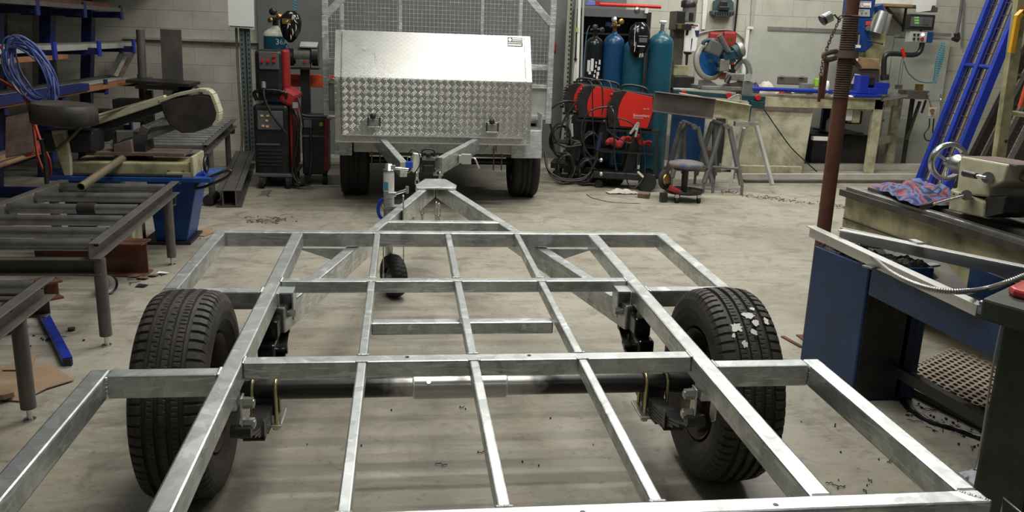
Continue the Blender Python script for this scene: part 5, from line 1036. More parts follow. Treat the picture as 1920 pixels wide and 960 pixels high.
cabs = [([(1.824, 6.150, 0.810), (1.665, 6.100, 0.795), (1.563, 6.100, 0.732), (1.518, 6.100, 0.576), (1.571, 6.100, 0.395), (1.667, 6.100, 0.302), (1.732, 6.100, 0.292)], 0.009, 'long black lead looping left from the front red welder socket'),
 ([(1.769, 6.100, 0.823), (1.801, 6.000, 0.771), (1.821, 6.000, 0.619), (1.838, 6.000, 0.361), (1.870, 6.000, 0.204)], 0.009, 'black lead dropping straight in front of the front red welder'),
 ([(1.809, 6.050, 0.675), (1.857, 6.000, 0.712), (1.993, 6.000, 0.663), (2.026, 6.000, 0.572), (1.995, 6.000, 0.478), (1.898, 6.000, 0.507), (1.760, 6.000, 0.592), (1.732, 6.000, 0.694)], 0.007, 'black loop round the earth clamp of the front red welder'),
 ([(2.090, 6.050, 0.619), (2.128, 6.000, 0.418), (2.156, 6.000, 0.261), (2.133, 5.980, 0.132), (2.050, 5.950, 0.046), (1.983, 5.950, 0.082), (1.949, 5.950, 0.187)], 0.007, 'black lead hanging to the floor right of the front trolley column'),
 ([(1.603, 6.300, 1.052), (1.621, 6.200, 1.007), (1.635, 6.200, 0.853), (1.656, 6.200, 0.594), (1.690, 6.200, 0.384)], 0.007, 'black lead hanging over the middle red welder'),
 ([(1.683, 6.300, 1.055), (1.717, 6.200, 1.010), (1.740, 6.200, 0.804), (1.734, 6.200, 0.726)], 0.007, 'second black lead hanging over the middle red welder'),
 ([(1.747, 6.300, 1.056), (1.807, 6.250, 1.035), (1.820, 6.200, 0.971)], 0.006, 'short black lead between the middle and front red welders'),
 ([(1.512, 6.400, 0.825), (1.384, 6.300, 0.840), (1.279, 6.300, 0.795), (1.230, 6.300, 0.706), (1.294, 6.300, 0.470), (1.406, 6.300, 0.392), (1.569, 6.300, 0.411)], 0.012, 'thick black lead looping left of the rear red welder'),
 ([(1.471, 6.300, 0.711), (1.402, 6.250, 0.610), (1.425, 6.250, 0.489), (1.529, 6.250, 0.449)], 0.007, 'thin black loop beside the cage post'),
 ([(1.502, 6.300, 0.843), (1.442, 6.300, 0.763), (1.368, 6.300, 0.630), (1.348, 6.300, 0.471)], 0.010, 'black lead drooping from the middle welder socket'),
 ([(1.170, 6.100, 0.362), (1.181, 6.000, 0.220), (1.275, 5.950, 0.141), (1.408, 5.950, 0.117), (1.538, 5.950, 0.139), (1.615, 6.000, 0.190)], 0.010, 'long black cable curving along the floor beside the cage tyre'),
 ([(1.181, 6.100, 0.336), (1.200, 5.980, 0.171), (1.325, 5.930, 0.114), (1.483, 5.930, 0.111), (1.560, 5.930, 0.143)], 0.008, 'second black cable curving along the floor beside the cage tyre'),
 ([(1.703, 6.050, 0.497), (1.667, 6.000, 0.384), (1.661, 6.000, 0.306), (1.600, 6.000, 0.174), (1.578, 6.000, 0.095)], 0.012, 'dark blue-black hose leaning against the front trolley'),
 ([(1.540, 5.795, 0.000), (1.561, 5.605, 0.000), (1.706, 5.405, 0.000), (1.947, 5.366, 0.000)], 0.005, 'thin dark wire on the floor before the white rag')]
for k, (pts, r_, lab) in enumerate(cabs): S('welding_cable', M().path(spline(pts, 6), r_, 7), black, lab, 'cable', 'cables on the red welders')
for k in range(5):
    tm = M(); c = [(1.393, 6.600, 0.436), (1.553, 6.600, 0.273), (1.688, 6.600, 0.387), (1.427, 6.500, 0.175), (1.624, 6.500, 0.150)][k]; rr_ = [0.14, 0.13, 0.12, 0.12, 0.10][k]
    for q in range(5): tm.path([(c[0]+rr_*(1-0.05*q)*math.cos(a)*0.8, 6.5+0.04*math.sin(a*2+q)-0.05*k, c[2]+rr_*(1+0.06*q)*math.sin(a)) for a in [2*math.pi*i/20 for i in range(20)]], 0.012, 6, closed=True)
    S('cable_coil', tm, black, ['upper left black cable coil on the trolleys behind the cage tyre', 'black cable coil in the middle of the trolley tangle', 'black cable coil under the middle red welder', 'lowest left black cable coil behind the cage tyre', 'small black cable coil at the foot of the trolleys'][k], 'cable coil', 'black cable coils on the trolleys')
S('blue_torch', M().tube((1.693, 6.000, 0.565), (1.666, 6.000, 0.399), 0.02, 10), navy, 'dark blue torch handle among the front welder cables', 'torch')
for k, q in enumerate(((1.709, 6.000, 0.306), (1.705, 5.950, 0.178))): S('white_fitting', M().ball(q, 0.02, 10), alu, ['pale round fitting hanging beside the front trolley', 'pale round fitting low on the front trolley'][k], 'fitting')
S('pale_torch', M().tube((1.450, 6.250, 0.626), (1.462, 6.250, 0.500), 0.012, 8), grey_light, 'pale torch tip inside the black cable loops', 'torch')
S('white_lever', M().bar((2.080, 5.980, 0.200), (2.137, 5.980, 0.148), 0.02, 0.02), white, 'small white lever on the front trolley base', 'lever')
# rag and dustpan
q = (1.907, 5.902, -0.000); rg = M()
rnd = random.Random(5); n = 9; vs = []
for i in range(14):
    for j in range(6):
        u = i/13; v = j/5; x = (1.756, 5.893, 0.000)[0]+0.30*u; y = (1.907, 5.902, -0.000)[1]-0.02+0.13*(v-0.5)*(1-0.3*abs(u-0.5)); vs.append((x, y, 0.008+0.045*abs(math.sin(u*9+v*3))*math.sin(math.pi*u)*math.sin(math.pi*v)+rnd.uniform(0, 0.008)))
rg.add(vs, [(i*6+j, (i+1)*6+j, (i+1)*6+j+1, i*6+j+1) for i in range(13) for j in range(5)], True)
S('rag', rg, white_cloth, 'crumpled white rag on the floor before the front welder trolley', 'rag')
S('brush_head', M().rbox(((2.064, 5.660, 0.000)[0], (2.064, 5.660, 0.000)[1], 0.03), (0.11, 0.07, 0.045), -0.5, 0.2), rust_pale, 'small brown brush head beside the white rag', 'brush', bev=0.005)
# ---------------------------------------------------------------- right background: bench, saws, mill
def splay(p, q, r, m=None): return (m or M()).tube(p, q, r, 12)
def sawhorse(lab, top, feet, mt, r=0.026, rung=True):
    x, y, z = top; R = T('saw_horse', lab, 'saw horse', (x, y, 0), 'steel saw horses')
    for f in feet:
        ty = f[1]+0.12 if f[1] < y+0.2 else f[1]-0.12; l = P('leg', M().tube((x+(f[0]-x)*0.10, ty, z), (f[0]*0.97+x*0.03, f[1]*0.9+ty*0.1, 0.10), r, 12), mt, R); P('foot', M().tube((f[0]*0.99+x*0.01, f[1], 0.10), (f[0], f[1], 0.0), 0.014, 10), mt, l)
    P('head_bar', M().tube((x-0.02, min(f[1] for f in feet)+0.08, z), (x+0.02, max(f[1] for f in feet)-0.08, z), r, 12), mt, R)
    if rung: P('rung', M().tube((x+(feet[0][0]-x)*0.62, feet[0][1], z*0.40), (x+(feet[1][0]-x)*0.62, feet[1][1], z*0.40), 0.014, 10), mt, R)
    return R
grey_leg = mat('saw_horse_grey', (0.17, 0.175, 0.17), 0.5, 0.2, (0.09, 0.09, 0.085), 0.6, 8)
sawhorse('left grey saw horse under the dark beam beside the teal bottle', (2.661, 6.2, 0.64), [(2.513, 6.240, 0.000), (2.853, 5.960, 0.000), ((2.513, 6.240, 0.000)[0]+0.05, 6.6, 0), ((2.853, 5.960, 0.000)[0]-0.1, 6.6, 0)], grey_leg)
sawhorse('right grey saw horse carrying the end of the cream channel', (2.952, 6.1, 0.66), [(2.752, 5.954, 0.000), (3.112, 5.859, 0.000), ((2.752, 5.954, 0.000)[0]+0.1, 6.5, 0), ((3.112, 5.859, 0.000)[0]-0.05, 6.5, 0)], grey_leg)
S('steel_beam', M().channel((2.174, 5.950, 0.886), (2.729, 5.800, 0.841), 0.10, 0.19, 0.008, kind='C').bar((2.180, 5.970, 0.874), (2.738, 5.820, 0.829), 0.012, 0.18), mill_steel, 'dark channel beam lying on the left saw horse', 'beam', bev=0.002)
S('steel_beam', M().channel((2.476, 6.150, 0.878), (3.162, 6.000, 0.787), 0.10, 0.17, 0.008, kind='C').bar((2.483, 6.170, 0.877), (3.170, 6.020, 0.786), 0.012, 0.165), cream, 'cream channel beam lying on the saw horses behind the dark one', 'beam', bev=0.002)
AL = T('saw_stand', 'pale aluminium folding saw stand under the mitre saw', 'stand', (3.300, 6.3, 0))
P('head_plate', M().box((3.133, 6.24, 0.638), (3.375, 6.30, 0.686)), alu, AL, bev=0.004)
P('upright', M().box((3.276, 6.22, 0.676), (3.327, 6.26, 0.889)), alu, AL)
P('leg', M().bar((3.359, 6.250, 0.646), (3.463, 5.950, 0.090), 0.035, 0.03), grey_light, AL); P('leg', M().bar((3.173, 6.250, 0.636), (3.048, 6.000, 0.033), 0.028, 0.03), grey_light, AL); P('leg', M().bar((3.376, 6.600, 0.587), (3.433, 6.900, 0.026), 0.028, 0.03), grey_light, AL)
# folding bench of the saw: teal extension bars
SB = T('saw_bench', 'dark teal extension bench with red knobs carrying the mitre saw', 'bench', (3.0, 6.35, 0.915))
P('extension_bar', M().bar((2.490, 6.350, 0.953), (3.058, 6.350, 0.925), 0.06, 0.05), teal_tool, SB, bev=0.004); P('extension_bar', M().bar((3.171, 6.250, 0.919), (3.409, 6.250, 0.909), 0.08, 0.065), teal_tool, SB, bev=0.004); P('lower_bar', M().bar((3.246, 6.200, 0.867), (3.393, 6.200, 0.854), 0.06, 0.07), teal_tool, SB, bev=0.004)
P('slide_rail', M().bar((2.390, 6.200, 0.929), (2.887, 6.200, 0.900), 0.03, 0.015), alu, SB); P('slide_rail', M().bar((2.524, 6.450, 0.985), (2.732, 6.450, 0.985), 0.04, 0.012), white, SB); P('work_plate', M().bar((2.732, 6.300, 0.915), (3.218, 6.220, 0.891), 0.10, 0.012), grey_light, SB)
for k, q in enumerate(((2.579, 6.300, 0.948), (3.046, 6.280, 0.940), (3.317, 6.200, 0.932))): P('lock_knob', M().tube(q, (q[0], q[1]-0.03, q[2]), 0.026, 12), red, SB)
P('end_frame', M().path(spline([(3.038, 6.250, 0.905), (3.123, 6.250, 0.950), (3.170, 6.250, 0.930), (3.164, 6.250, 0.877)], 4), 0.01, 8), alu_cast, SB)
# mitre saw
MS = T('mitre_saw', 'big blue and grey sliding mitre saw with a blue round blade', 'saw', (3.130, 6.450, 0.979))
P('base_casting', M().box((2.788, 6.35, 0.984), (3.327, 6.7, 1.026)), alu_cast, MS, bev=0.008)
P('fence', M().prism([(2.765, 6.400, 0.999), (2.774, 6.400, 1.079), (2.863, 6.400, 1.087), (2.958, 6.400, 1.042), (2.997, 6.400, 0.990)], (0, 0.03, 0)), alu_cast, MS, bev=0.003); P('fence', M().prism([(3.018, 6.380, 0.981), (3.023, 6.380, 1.045), (3.223, 6.380, 1.077), (3.253, 6.380, 0.960)], (0, 0.03, 0)), alu_cast, MS, bev=0.003)
P('slide_box', M().box((3.205, 6.33, 0.946), (3.312, 6.5, 1.084)), alu_cast, MS, bev=0.006)
q = (2.870, 6.420, 1.271); P('blade', M().lathe([(0, -0.003), (0.150, -0.003), (0.153, 0), (0.150, 0.003), (0, 0.003)], q, (0.35, -1, 0.15), 48), mat('blade_blue', (0.02, 0.13, 0.42), 0.3, 0.4, (0.04, 0.2, 0.5), 0.6, 12), MS, 'round blue blade')
P('arbor_nut', M().tube(q, tuple(Vector(q)+Vector((0.01, -0.03, 0.003))), 0.02, 10), steel_bright, MS)
P('upper_guard', M().lathe([(0.152, -0.02), (0.195, -0.02), (0.195, 0.02), (0.152, 0.02)], q, (0.35, -1, 0.15), 40), mat('clear_guard', (0.36, 0.35, 0.30), 0.35, 0, (0.25, 0.24, 0.2), 0.4, 10), MS, 'pale worn blade guard ring')
P('motor_body', M().tube((3.091, 6.360, 1.353), (3.164, 6.360, 1.397), 0.075, 22).rbox((3.048, 6.360, 1.331), (0.17, 0.12, 0.09), 0, 0, -0.25), teal_tool, MS, bev=0.01)
P('motor_cap', M().lathe([(0, 0.03), (0.06, 0.02), (0.078, 0), (0.078, -0.04)], (3.164, 6.360, 1.397), (0.95, 0, 0.35), 20), alu_cast, MS, 'grey motor end cap')
P('gear_case', M().rbox((2.873, 6.340, 1.398), (0.16, 0.10, 0.14), 0, 0, 0.35), bluewelder, MS, 'grey boxy gear case', bev=0.02); P('case_top', M().path(spline([(2.754, 6.340, 1.426), (2.773, 6.340, 1.462), (2.860, 6.340, 1.475), (2.930, 6.340, 1.431)], 4), 0.02, 10), teal_tool, MS)
P('handle', M().path(spline([(2.901, 6.300, 1.523), (2.920, 6.300, 1.493), (2.960, 6.300, 1.433), (3.010, 6.300, 1.372)], 4), 0.028, 12), bluewelder, MS, 'dark grip handle'); P('handle_link', M().bar((2.813, 6.320, 1.428), (3.057, 6.320, 1.311), 0.03, 0.05), black, MS)
P('arm_casting', M().bar((2.931, 6.360, 1.223), (3.089, 6.360, 1.311), 0.10, 0.08), teal_tool, MS, bev=0.008); P('pivot_block', M().rbox((2.987, 6.350, 1.235), (0.10, 0.10, 0.12)), alu_cast, MS, bev=0.01)
P('head_linkage', M().bar((2.961, 6.360, 1.203), (3.121, 6.360, 1.170), 0.03, 0.03).bar((3.074, 6.360, 1.300), (3.097, 6.360, 1.185), 0.02, 0.03), black, MS); P('red_trigger', M().rbox((3.060, 6.330, 1.264), (0.05, 0.03, 0.03), 0, 0, 0.5), red, MS)
P('hinge_arm', M().path(spline([(3.128, 6.400, 1.195), (3.172, 6.400, 1.260), (3.208, 6.400, 1.293), (3.257, 6.400, 1.257), (3.287, 6.400, 1.189), (3.288, 6.400, 1.131)], 5), 0.030, 12), alu_cast, MS, 'curved grey hinge arm'); P('hinge_pivot', M().tube((3.280, 6.380, 1.126), (3.247, 6.300, 1.129), 0.035, 16), alu, MS)
P('pivot_lever', M().bar((2.966, 6.350, 1.108), (3.023, 6.350, 1.157), 0.02, 0.02), red_dull, MS); P('turn_table', M().rbox((3.115, 6.420, 1.125), (0.20, 0.2, 0.07)), alu_cast, MS, bev=0.01); P('lock_grip', M().tube((3.019, 6.300, 1.065), (3.051, 6.300, 1.134), 0.03, 12, 0.018), black, MS)
RG = T('red_case', 'red bag behind the mitre saw on the block wall', 'bag', (3.692, 8.300, 1.405)); P('red_half', M().rbox((3.612, 8.350, 1.498), (0.17, 0.08, 0.17)).rbox((3.791, 8.350, 1.498), (0.17, 0.08, 0.20)), red_dull, RG, bev=0.03)
P('brown_tie', M().rbox((3.755, 8.220, 1.491), (0.06, 0.02, 0.05)), brass, RG)
S('hoop_hose', M().path(spline([(3.348, 8.385, 1.380), (3.363, 8.385, 1.521), (3.541, 8.385, 1.591), (3.779, 8.385, 1.612), (3.900, 8.385, 1.578), (4.014, 8.385, 1.479), (4.019, 8.385, 1.363)], 6), 0.010, 8), grey_light, 'pale hoop of hose on the wall round the red bag', 'hose')
# drill press against the wall
DP = T('drill_press', 'grimy tall drilling machine with a grey motor behind the teal bottle', 'drill', (3.1, 7.9, 0))
P('motor', M().lathe([(0, 0), (0.075, 0), (0.08, 0.03), (0.08, 0.21), (0.085, 0.22), (0.085, 0.28), (0.06, 0.30), (0, 0.30)], (3.088, 7.85, 1.670), (0, 0, 1), 24), alu_cast, DP, 'grey upright motor', bev=0.003)
P('motor_cap', M().lathe([(0.086, 0.0), (0.09, 0.01), (0.09, 0.07), (0.06, 0.085), (0, 0.085)], (3.074, 7.85, 1.837), (0, 0, 1), 24), black, DP, 'black motor cap')
P('head', M().box((2.931, 7.8, 1.581), (3.033, 8.1, 1.794)).box((2.917, 7.78, 1.581), (3.109, 8.0, 1.653)), black, DP, bev=0.008)
P('yellow_plate', M().rbox((2.955, 7.760, 1.617), (0.05, 0.01, 0.045)), brass, DP); P('switch_box', M().rbox((3.085, 7.760, 1.734), (0.045, 0.04, 0.09)), black, DP, bev=0.004)
P('column', M().box((2.935, 7.9, 0.85), (3.070, 8.05, 1.589)), mat('grimy_iron', (0.09, 0.085, 0.065), 0.55, 0.2, (0.03, 0.028, 0.02), 0.8, 8), DP, bev=0.006)
P('column_foot', M().box((2.960, 7.85, 1.059), (3.136, 8.1, 1.182)), dirty_cream, DP, bev=0.01); P('column_base', M().box((2.929, 7.7, 0.918), (3.170, 8.15, 1.060)), black, DP, bev=0.008); P('side_cable', M().path(spline([(2.945, 7.850, 1.557), (2.893, 7.850, 1.483), (2.894, 7.850, 1.314), (2.943, 7.850, 1.193)], 5), 0.006, 7), black, DP)
SG = T('instruction_card', 'white instruction card with dark tools drawn on it beside the drilling machine', 'sign', (3.167, 7.860, 1.346))
P('card', M().prism([(3.061, 7.860, 1.657), (3.223, 7.860, 1.657), (3.212, 7.860, 1.348), (3.069, 7.860, 1.349)], (0, 0.006, 0)), paper, SG); P('red_heading', M().prism([(3.093, 7.855, 1.647), (3.209, 7.855, 1.645), (3.210, 7.855, 1.633), (3.094, 7.855, 1.635)], (0, 0.002, 0)), red_dull, SG)
P('drawn_tool', M().prism([(3.078, 7.855, 1.592), (3.103, 7.855, 1.599), (3.097, 7.855, 1.526), (3.071, 7.855, 1.525)], (0, 0.002, 0)), black, SG); P('drawn_tool', M().prism([(3.176, 7.855, 1.583), (3.234, 7.855, 1.585), (3.221, 7.855, 1.512), (3.195, 7.855, 1.517)], (0, 0.002, 0)), navy, SG); P('drawn_tool', M().prism([(3.145, 7.855, 1.492), (3.158, 7.855, 1.492), (3.151, 7.855, 1.358), (3.144, 7.855, 1.358)], (0, 0.002, 0)), black, SG)
P('text_line', M().prism([(3.095, 7.855, 1.623), (3.179, 7.855, 1.620), (3.180, 7.855, 1.614), (3.096, 7.855, 1.614)], (0, 0.002, 0)), bluewelder, SG)
S('hook_bracket', M().prism([(3.083, 7.900, 1.337), (3.175, 7.900, 1.334), (3.176, 7.900, 1.315), (3.138, 7.900, 1.302), (3.135, 7.900, 1.123), (3.122, 7.900, 1.123), (3.112, 7.900, 1.301), (3.085, 7.900, 1.319)], (0, 0.03, 0)), black, 'dark T-shaped bracket under the instruction card', 'bracket')
TC = T('tool_case', 'grey-green open drill-bit case mounted high on the wall', 'case', (3.670, 8.300, 1.759))
P('case_back', M().prism([(3.556, 8.360, 1.831), (3.552, 8.360, 1.944), (3.597, 8.360, 1.971), (3.766, 8.360, 1.977), (3.811, 8.360, 1.941), (3.822, 8.360, 1.829)], (0, 0.03, 0)), mat('case_green', (0.05, 0.085, 0.085), 0.5), TC, bev=0.006); P('case_tray', M().prism([(3.514, 8.280, 1.828), (3.804, 8.280, 1.839), (3.801, 8.280, 1.795), (3.757, 8.280, 1.762), (3.568, 8.280, 1.761), (3.525, 8.280, 1.785)], (0, 0.11, 0)), mat('case_green', (0, 0, 0)), TC, bev=0.008)
for k in range(8): P('tray_slot', M().rbox((3.561+0.031*k, 8.275, 1.798), (0.014, 0.012, 0.035)), black, TC)
P('dark_tool', M().rbox((3.657, 8.300, 1.896), (0.09, 0.05, 0.10)).rbox((3.660, 8.280, 1.858), (0.13, 0.05, 0.05)), black, TC, bev=0.01)
S('black_conduit', M().path([(3.856, 8.360, 2.031), (3.858, 8.360, 1.811), (3.855, 8.360, 1.576), (3.851, 8.360, 1.422)], 0.013, 10), black, 'black conduit running down the wall right of the wall case', 'conduit')
S('wall_strip', M().prism([(4.044, 8.380, 2.008), (4.092, 8.380, 2.009), (4.090, 8.380, 1.648), (4.063, 8.380, 1.647)], (0, 0.015, 0)), grey_light, 'grey vertical trunking on the block wall', 'trunking'); S('wall_strip', M().prism([(3.427, 8.380, 1.984), (3.488, 8.380, 1.986), (3.483, 8.380, 1.608), (3.442, 8.380, 1.607)], (0, 0.012, 0)), white, 'white vertical trunking left of the wall case', 'trunking')
# white splash board and rail behind the bench
SBD = T('splash_board', 'large off-white board standing behind the work bench', 'board', (4.9, 8.33, 0))
P('board_panel', M().box((4.001, 8.30, 0.0), (5.93, 8.33, 1.626)), mat('board_white', (0.46, 0.47, 0.42), 0.55, 0, (0.33, 0.33, 0.28), 0.6, 2.5), SBD); P('board_panel', M().box((5.94, 8.30, 0.0), (6.706, 8.33, 1.607-0.02)), mat('board_white', (0, 0, 0)), SBD)
P('board_post', M().box((3.966, 8.26, 0.0), (4.007, 8.30, 1.644)), white, SBD); P('board_clip', M().rbox((4.011, 8.270, 1.645), (0.08, 0.03, 0.03)), white, SBD); P('board_rail', M().box((4.250, 8.285, 1.648-0.02), (6.690, 8.30, 1.648+0.02)), alu_cast, SBD, 'grey rail along the top of the board')
# work bench
WB = T('work_bench', 'dirty cream steel work bench along the right of the back wall', 'work bench', (4.5, 7.6, 0))
zt = 0.885; xl_, xr_ = 3.45, 5.30
P('bench_top', M().prism([(xl_, 7.42, zt-0.01), (xr_+0.02, 7.36, zt-0.01), (6.0, 8.05, zt-0.01), (xl_+0.3, 8.15, zt-0.01)], (0, 0, 0.02)), mat('bench_top', (0.22, 0.20, 0.14), 0.5, 0.1, (0.08, 0.07, 0.05), 0.8, 6), WB); P('front_rail', M().box((xl_, 7.40, zt-0.13), (xr_+0.09, 7.46, zt-0.012)), cream, WB, bev=0.004)
P('end_rail', M().bar((xr_+0.04, 7.42, zt-0.06), (5.95, 8.03, zt-0.06), 0.05, 0.10), cream, WB, bev=0.004)
for (x, y) in ((5.33, 7.43), (5.93, 8.02), (3.62, 7.45), (3.9, 8.1)): P('leg', M().box((x-0.055, y-0.03, 0), (x+0.055, y+0.03, zt-0.01)), cream, WB, bev=0.004)
P('end_stretcher', M().bar((5.33, 7.45, 0.36), (5.93, 8.02, 0.36), 0.04, 0.09), cream, WB); P('bolt', M().tube((5.383, 7.390, 0.805), (5.371, 7.370, 0.807), 0.014, 8), black, WB); P('bolt', M().tube((5.402, 7.390, 0.632), (5.391, 7.370, 0.634), 0.014, 8), black, WB)
P('motor_box', M().box((4.923, 7.48, 0.612), (5.064, 7.6, 0.748)), white, WB, 'white switch box under the bench front', bev=0.008); P('hang_bracket', M().box((5.075, 7.5, 0.589), (5.169, 7.6, 0.752)), cream, WB)
P('under_shelf', M().box((4.9, 7.6, 0.44), (5.3, 8.1, 0.46)), black, WB)
S('black_crate', M().box((4.75, 7.75, 0.0), (5.45, 8.15, 0.42)), black, 'black crate on the floor under the bench', 'crate', bev=0.01); S('coolant_pump', M().lathe([(0.001, 0), (0.10, 0), (0.10, 0.12), (0.07, 0.16), (0.07, 0.3), (0.001, 0.3)], (4.98, 7.72, 0.46), (0, 0, 1), 20), grey_light, 'pale round pump on the shelf under the bench', 'pump'); S('black_motor', M().rbox((5.18, 7.72, 0.64), (0.2, 0.18, 0.16)), black, 'black motor hung under the bench', 'motor', bev=0.02)
S('shelf_angle', M().bar((4.604, 7.500, 0.397), (4.934, 7.500, 0.391), 0.06, 0.045), white, 'short white angle bar under the bench behind the rusty prop', 'bar')
S('perforated_board', M().prism([(3.502, 7.380, 0.731), (4.513, 7.380, 0.749), (4.459, 7.34, 0.03), (3.455, 7.34, 0.03)], (0, 0.02, 0)), speckle, 'big speckled cream perforated panel leaning under the bench', 'panel')
S('brown_strip', M().prism([(3.791, 7.360, 0.764), (4.502, 7.360, 0.756), (4.501, 7.360, 0.713), (3.795, 7.360, 0.727)], (0, 0.01, 0)), rust_pale, 'brown edge strip along the top of the speckled panel', 'strip')
S('blue_sheet', M().box((3.099, 8.2, 0), (3.521, 8.24, 0.644)), blue_cab, 'deep blue panel standing behind the left saw horse', 'panel'); S('dark_post', M().bar((3.497, 7.600, 0.595), (3.502, 7.600, -0.055), 0.10, 0.06, up=(0, 1, 0)), mill_steel, 'dark leaning post between the saw horses', 'post'); S('wood_block', M().box((3.445, 7.7, 0), (3.653, 8.0, 0.199)), rust_pale, 'dark timber block behind the saw horse legs', 'block')
S('blue_sheet', M().box((4.984, 8.05, 0), (5.292, 8.1, 0.8)), navy, 'navy panel under the bench right of the speckled one', 'panel')
for k, (a, b, w_, h_, mt, lab) in enumerate((((3.518, 7.535, 0.000), (6.727, 7.838, 0.000), 0.12, 0.07, mat('pale_alu', (0.62, 0.61, 0.55), 0.45, 0.2), 'long pale aluminium section on the floor along the bench'), ((3.452, 6.633, 0.000), (5.711, 6.767, 0.000), 0.08, 0.03, mill_steel, 'dark flat bar on the floor furthest from the bench'), ((3.441, 6.913, 0.000), (5.828, 7.107, 0.000), 0.05, 0.05, mat('pale_alu', (0, 0, 0)), 'second aluminium section on the floor in front of the long one'), ((3.594, 7.224, 0.000), (4.365, 7.214, 0.000), 0.07, 0.10, cream, 'short cream timber on the floor below the speckled panel'), ((2.780, 7.465, 0.000), (3.456, 7.368, 0.000), 0.12, 0.04, mill_steel, 'dark plank on the floor behind the saw horses'))):
    S('floor_bar', M().bar((a[0], a[1], h_/2), (b[0], b[1], h_/2), w_, h_), mt, lab, 'bar', 'bars lying on the floor by the bench', bev=0.003)
# things on the bench
S('blue_tube', M().tube((3.796, 7.500, 0.953), (5.212, 7.500, 0.935), 0.024, 16), blue, 'long bright blue tube lying on the bench', 'tube')
OC = T('open_case', 'open brown tool case on the bench against the white board', 'case', (4.490, 7.950, 0.970)); P('case_lid', M().box((4.310, 7.95, 0.988), (4.685, 8.0, 1.084)), mat('case_brown', (0.12, 0.10, 0.09), 0.6), OC, bev=0.01); P('case_base', M().box((4.274, 7.70, zt+0.011), (4.646, 7.95, zt+0.05)), mat('case_brown', (0, 0, 0)), OC); P('case_catch', M().rbox((4.342, 7.940, 1.087), (0.06, 0.02, 0.02)), alu, OC); P('case_catch', M().rbox((4.593, 7.940, 1.087), (0.06, 0.02, 0.02)), alu, OC)
def heap(x, y, z, w_, d_, h_, mt, name, lab, cat, seed, g=None):
    r = random.Random(seed); vs = []; a, b = 12, 8
    ph = [r.uniform(0, 6) for _ in range(4)]
    for i in range(a):
        for j in range(b):
            u, v = i/(a-1), j/(b-1); e = math.sin(math.pi*u)**0.6*math.sin(math.pi*v)**0.6
            vs.append((x+(u-0.5)*w_, y+(v-0.5)*d_, z+h_*e*(0.6+0.4*abs(math.sin(u*7+ph[0]+v*4)))+r.uniform(0, 0.15)*h_*e))
    return S(name, M().add(vs, [(i*b+j, (i+1)*b+j, (i+1)*b+j+1, i*b+j+1) for i in range(a-1) for j in range(b-1)], True), mt, lab, cat, g)
zb_ = 0.896
heap(4.028, 7.65, zb_, 0.20, 0.2, 0.15, white_cloth, 'rag', 'peaked pale pink rag on the bench beside the saw', 'rag', 1, 'rags on the bench'); heap(4.227, 7.6, zb_, 0.20, 0.2, 0.06, white_cloth, 'rag', 'low pale pink rag in front of the brown case', 'rag', 2, 'rags on the bench'); heap(4.391, 7.6, zb_, 0.2, 0.2, 0.06, paper, 'rag', 'white rag at the right end before the brown case', 'rag', 3, 'rags on the bench'); heap(3.886, 7.65, zb_, 0.15, 0.12, 0.12, navy, 'rag', 'navy blue rag on the bench beside the saw', 'rag', 4, 'rags on the bench')
S('steel_box', M().rbox((4.551, 7.700, 0.992), (0.14, 0.1, 0.06)), alu_cast, 'small grey steel box on the bench right of the rags', 'box', bev=0.004); S('green_can', M().rbox((4.680, 7.700, 1.033), (0.07, 0.07, 0.10)), lime, 'green tin on the bench left of the rusty prop', 'tin', bev=0.01); S('white_bottle', M().lathe([(0.001, 0), (0.02, 0), (0.022, 0.13), (0.012, 0.17), (0.001, 0.17)], (4.712, 7.5, zb_), (0, 0, 1), 14), white, 'slim white bottle on the bench by the rusty prop', 'bottle')
S('orange_bit', M().rbox((4.118, 7.400, 0.920), (0.05, 0.04, 0.02)), orange, 'tiny orange piece on the bench edge', 'piece')
# milling machine
ML_ = T('milling_machine', 'blue and cream bench milling machine with white name plates', 'milling machine', (5.354, 7.75, zb_))
P('column', M().prism([(5.288, 7.800, 0.949), (5.563, 7.800, 0.956), (5.526, 7.800, 1.645), (5.271, 7.800, 1.667)], (0, 0.2, 0)), dirty_cream, ML_, 'grimy cream column', bev=0.01); P('head', M().prism([(4.958, 7.600, 1.781), (5.214, 7.600, 1.791), (5.232, 7.600, 2.065), (4.952, 7.600, 2.054)], (0, 0.25, 0)), blue_machine, ML_, bev=0.012); P('head_side', M().tube((5.372, 7.800, 1.946), (5.415, 7.800, 1.838), 0.06, 18), blue_machine, ML_)
P('motor_can', M().tube((5.368, 7.780, 1.628), (5.432, 7.780, 1.875), 0.075, 24), alu, ML_, 'silver motor housing', bev=0.006); P('motor_back', M().tube((5.518, 7.900, 1.633), (5.552, 7.900, 1.857), 0.07, 18), grey_light, ML_)
P('quill_housing', M().prism([(4.951, 7.600, 1.781), (5.201, 7.600, 1.790), (5.213, 7.600, 1.622), (5.273, 7.600, 1.485), (5.179, 7.600, 1.403), (5.071, 7.600, 1.412), (4.973, 7.600, 1.536), (4.965, 7.600, 1.686)], (0, 0.2, 0)), blue_machine, ML_, bev=0.012); q = (5.030, 7.570, 1.580); P('handwheel_hub', M().tube(q, (q[0], q[1]+0.05, q[2]), 0.05, 20), black, ML_)
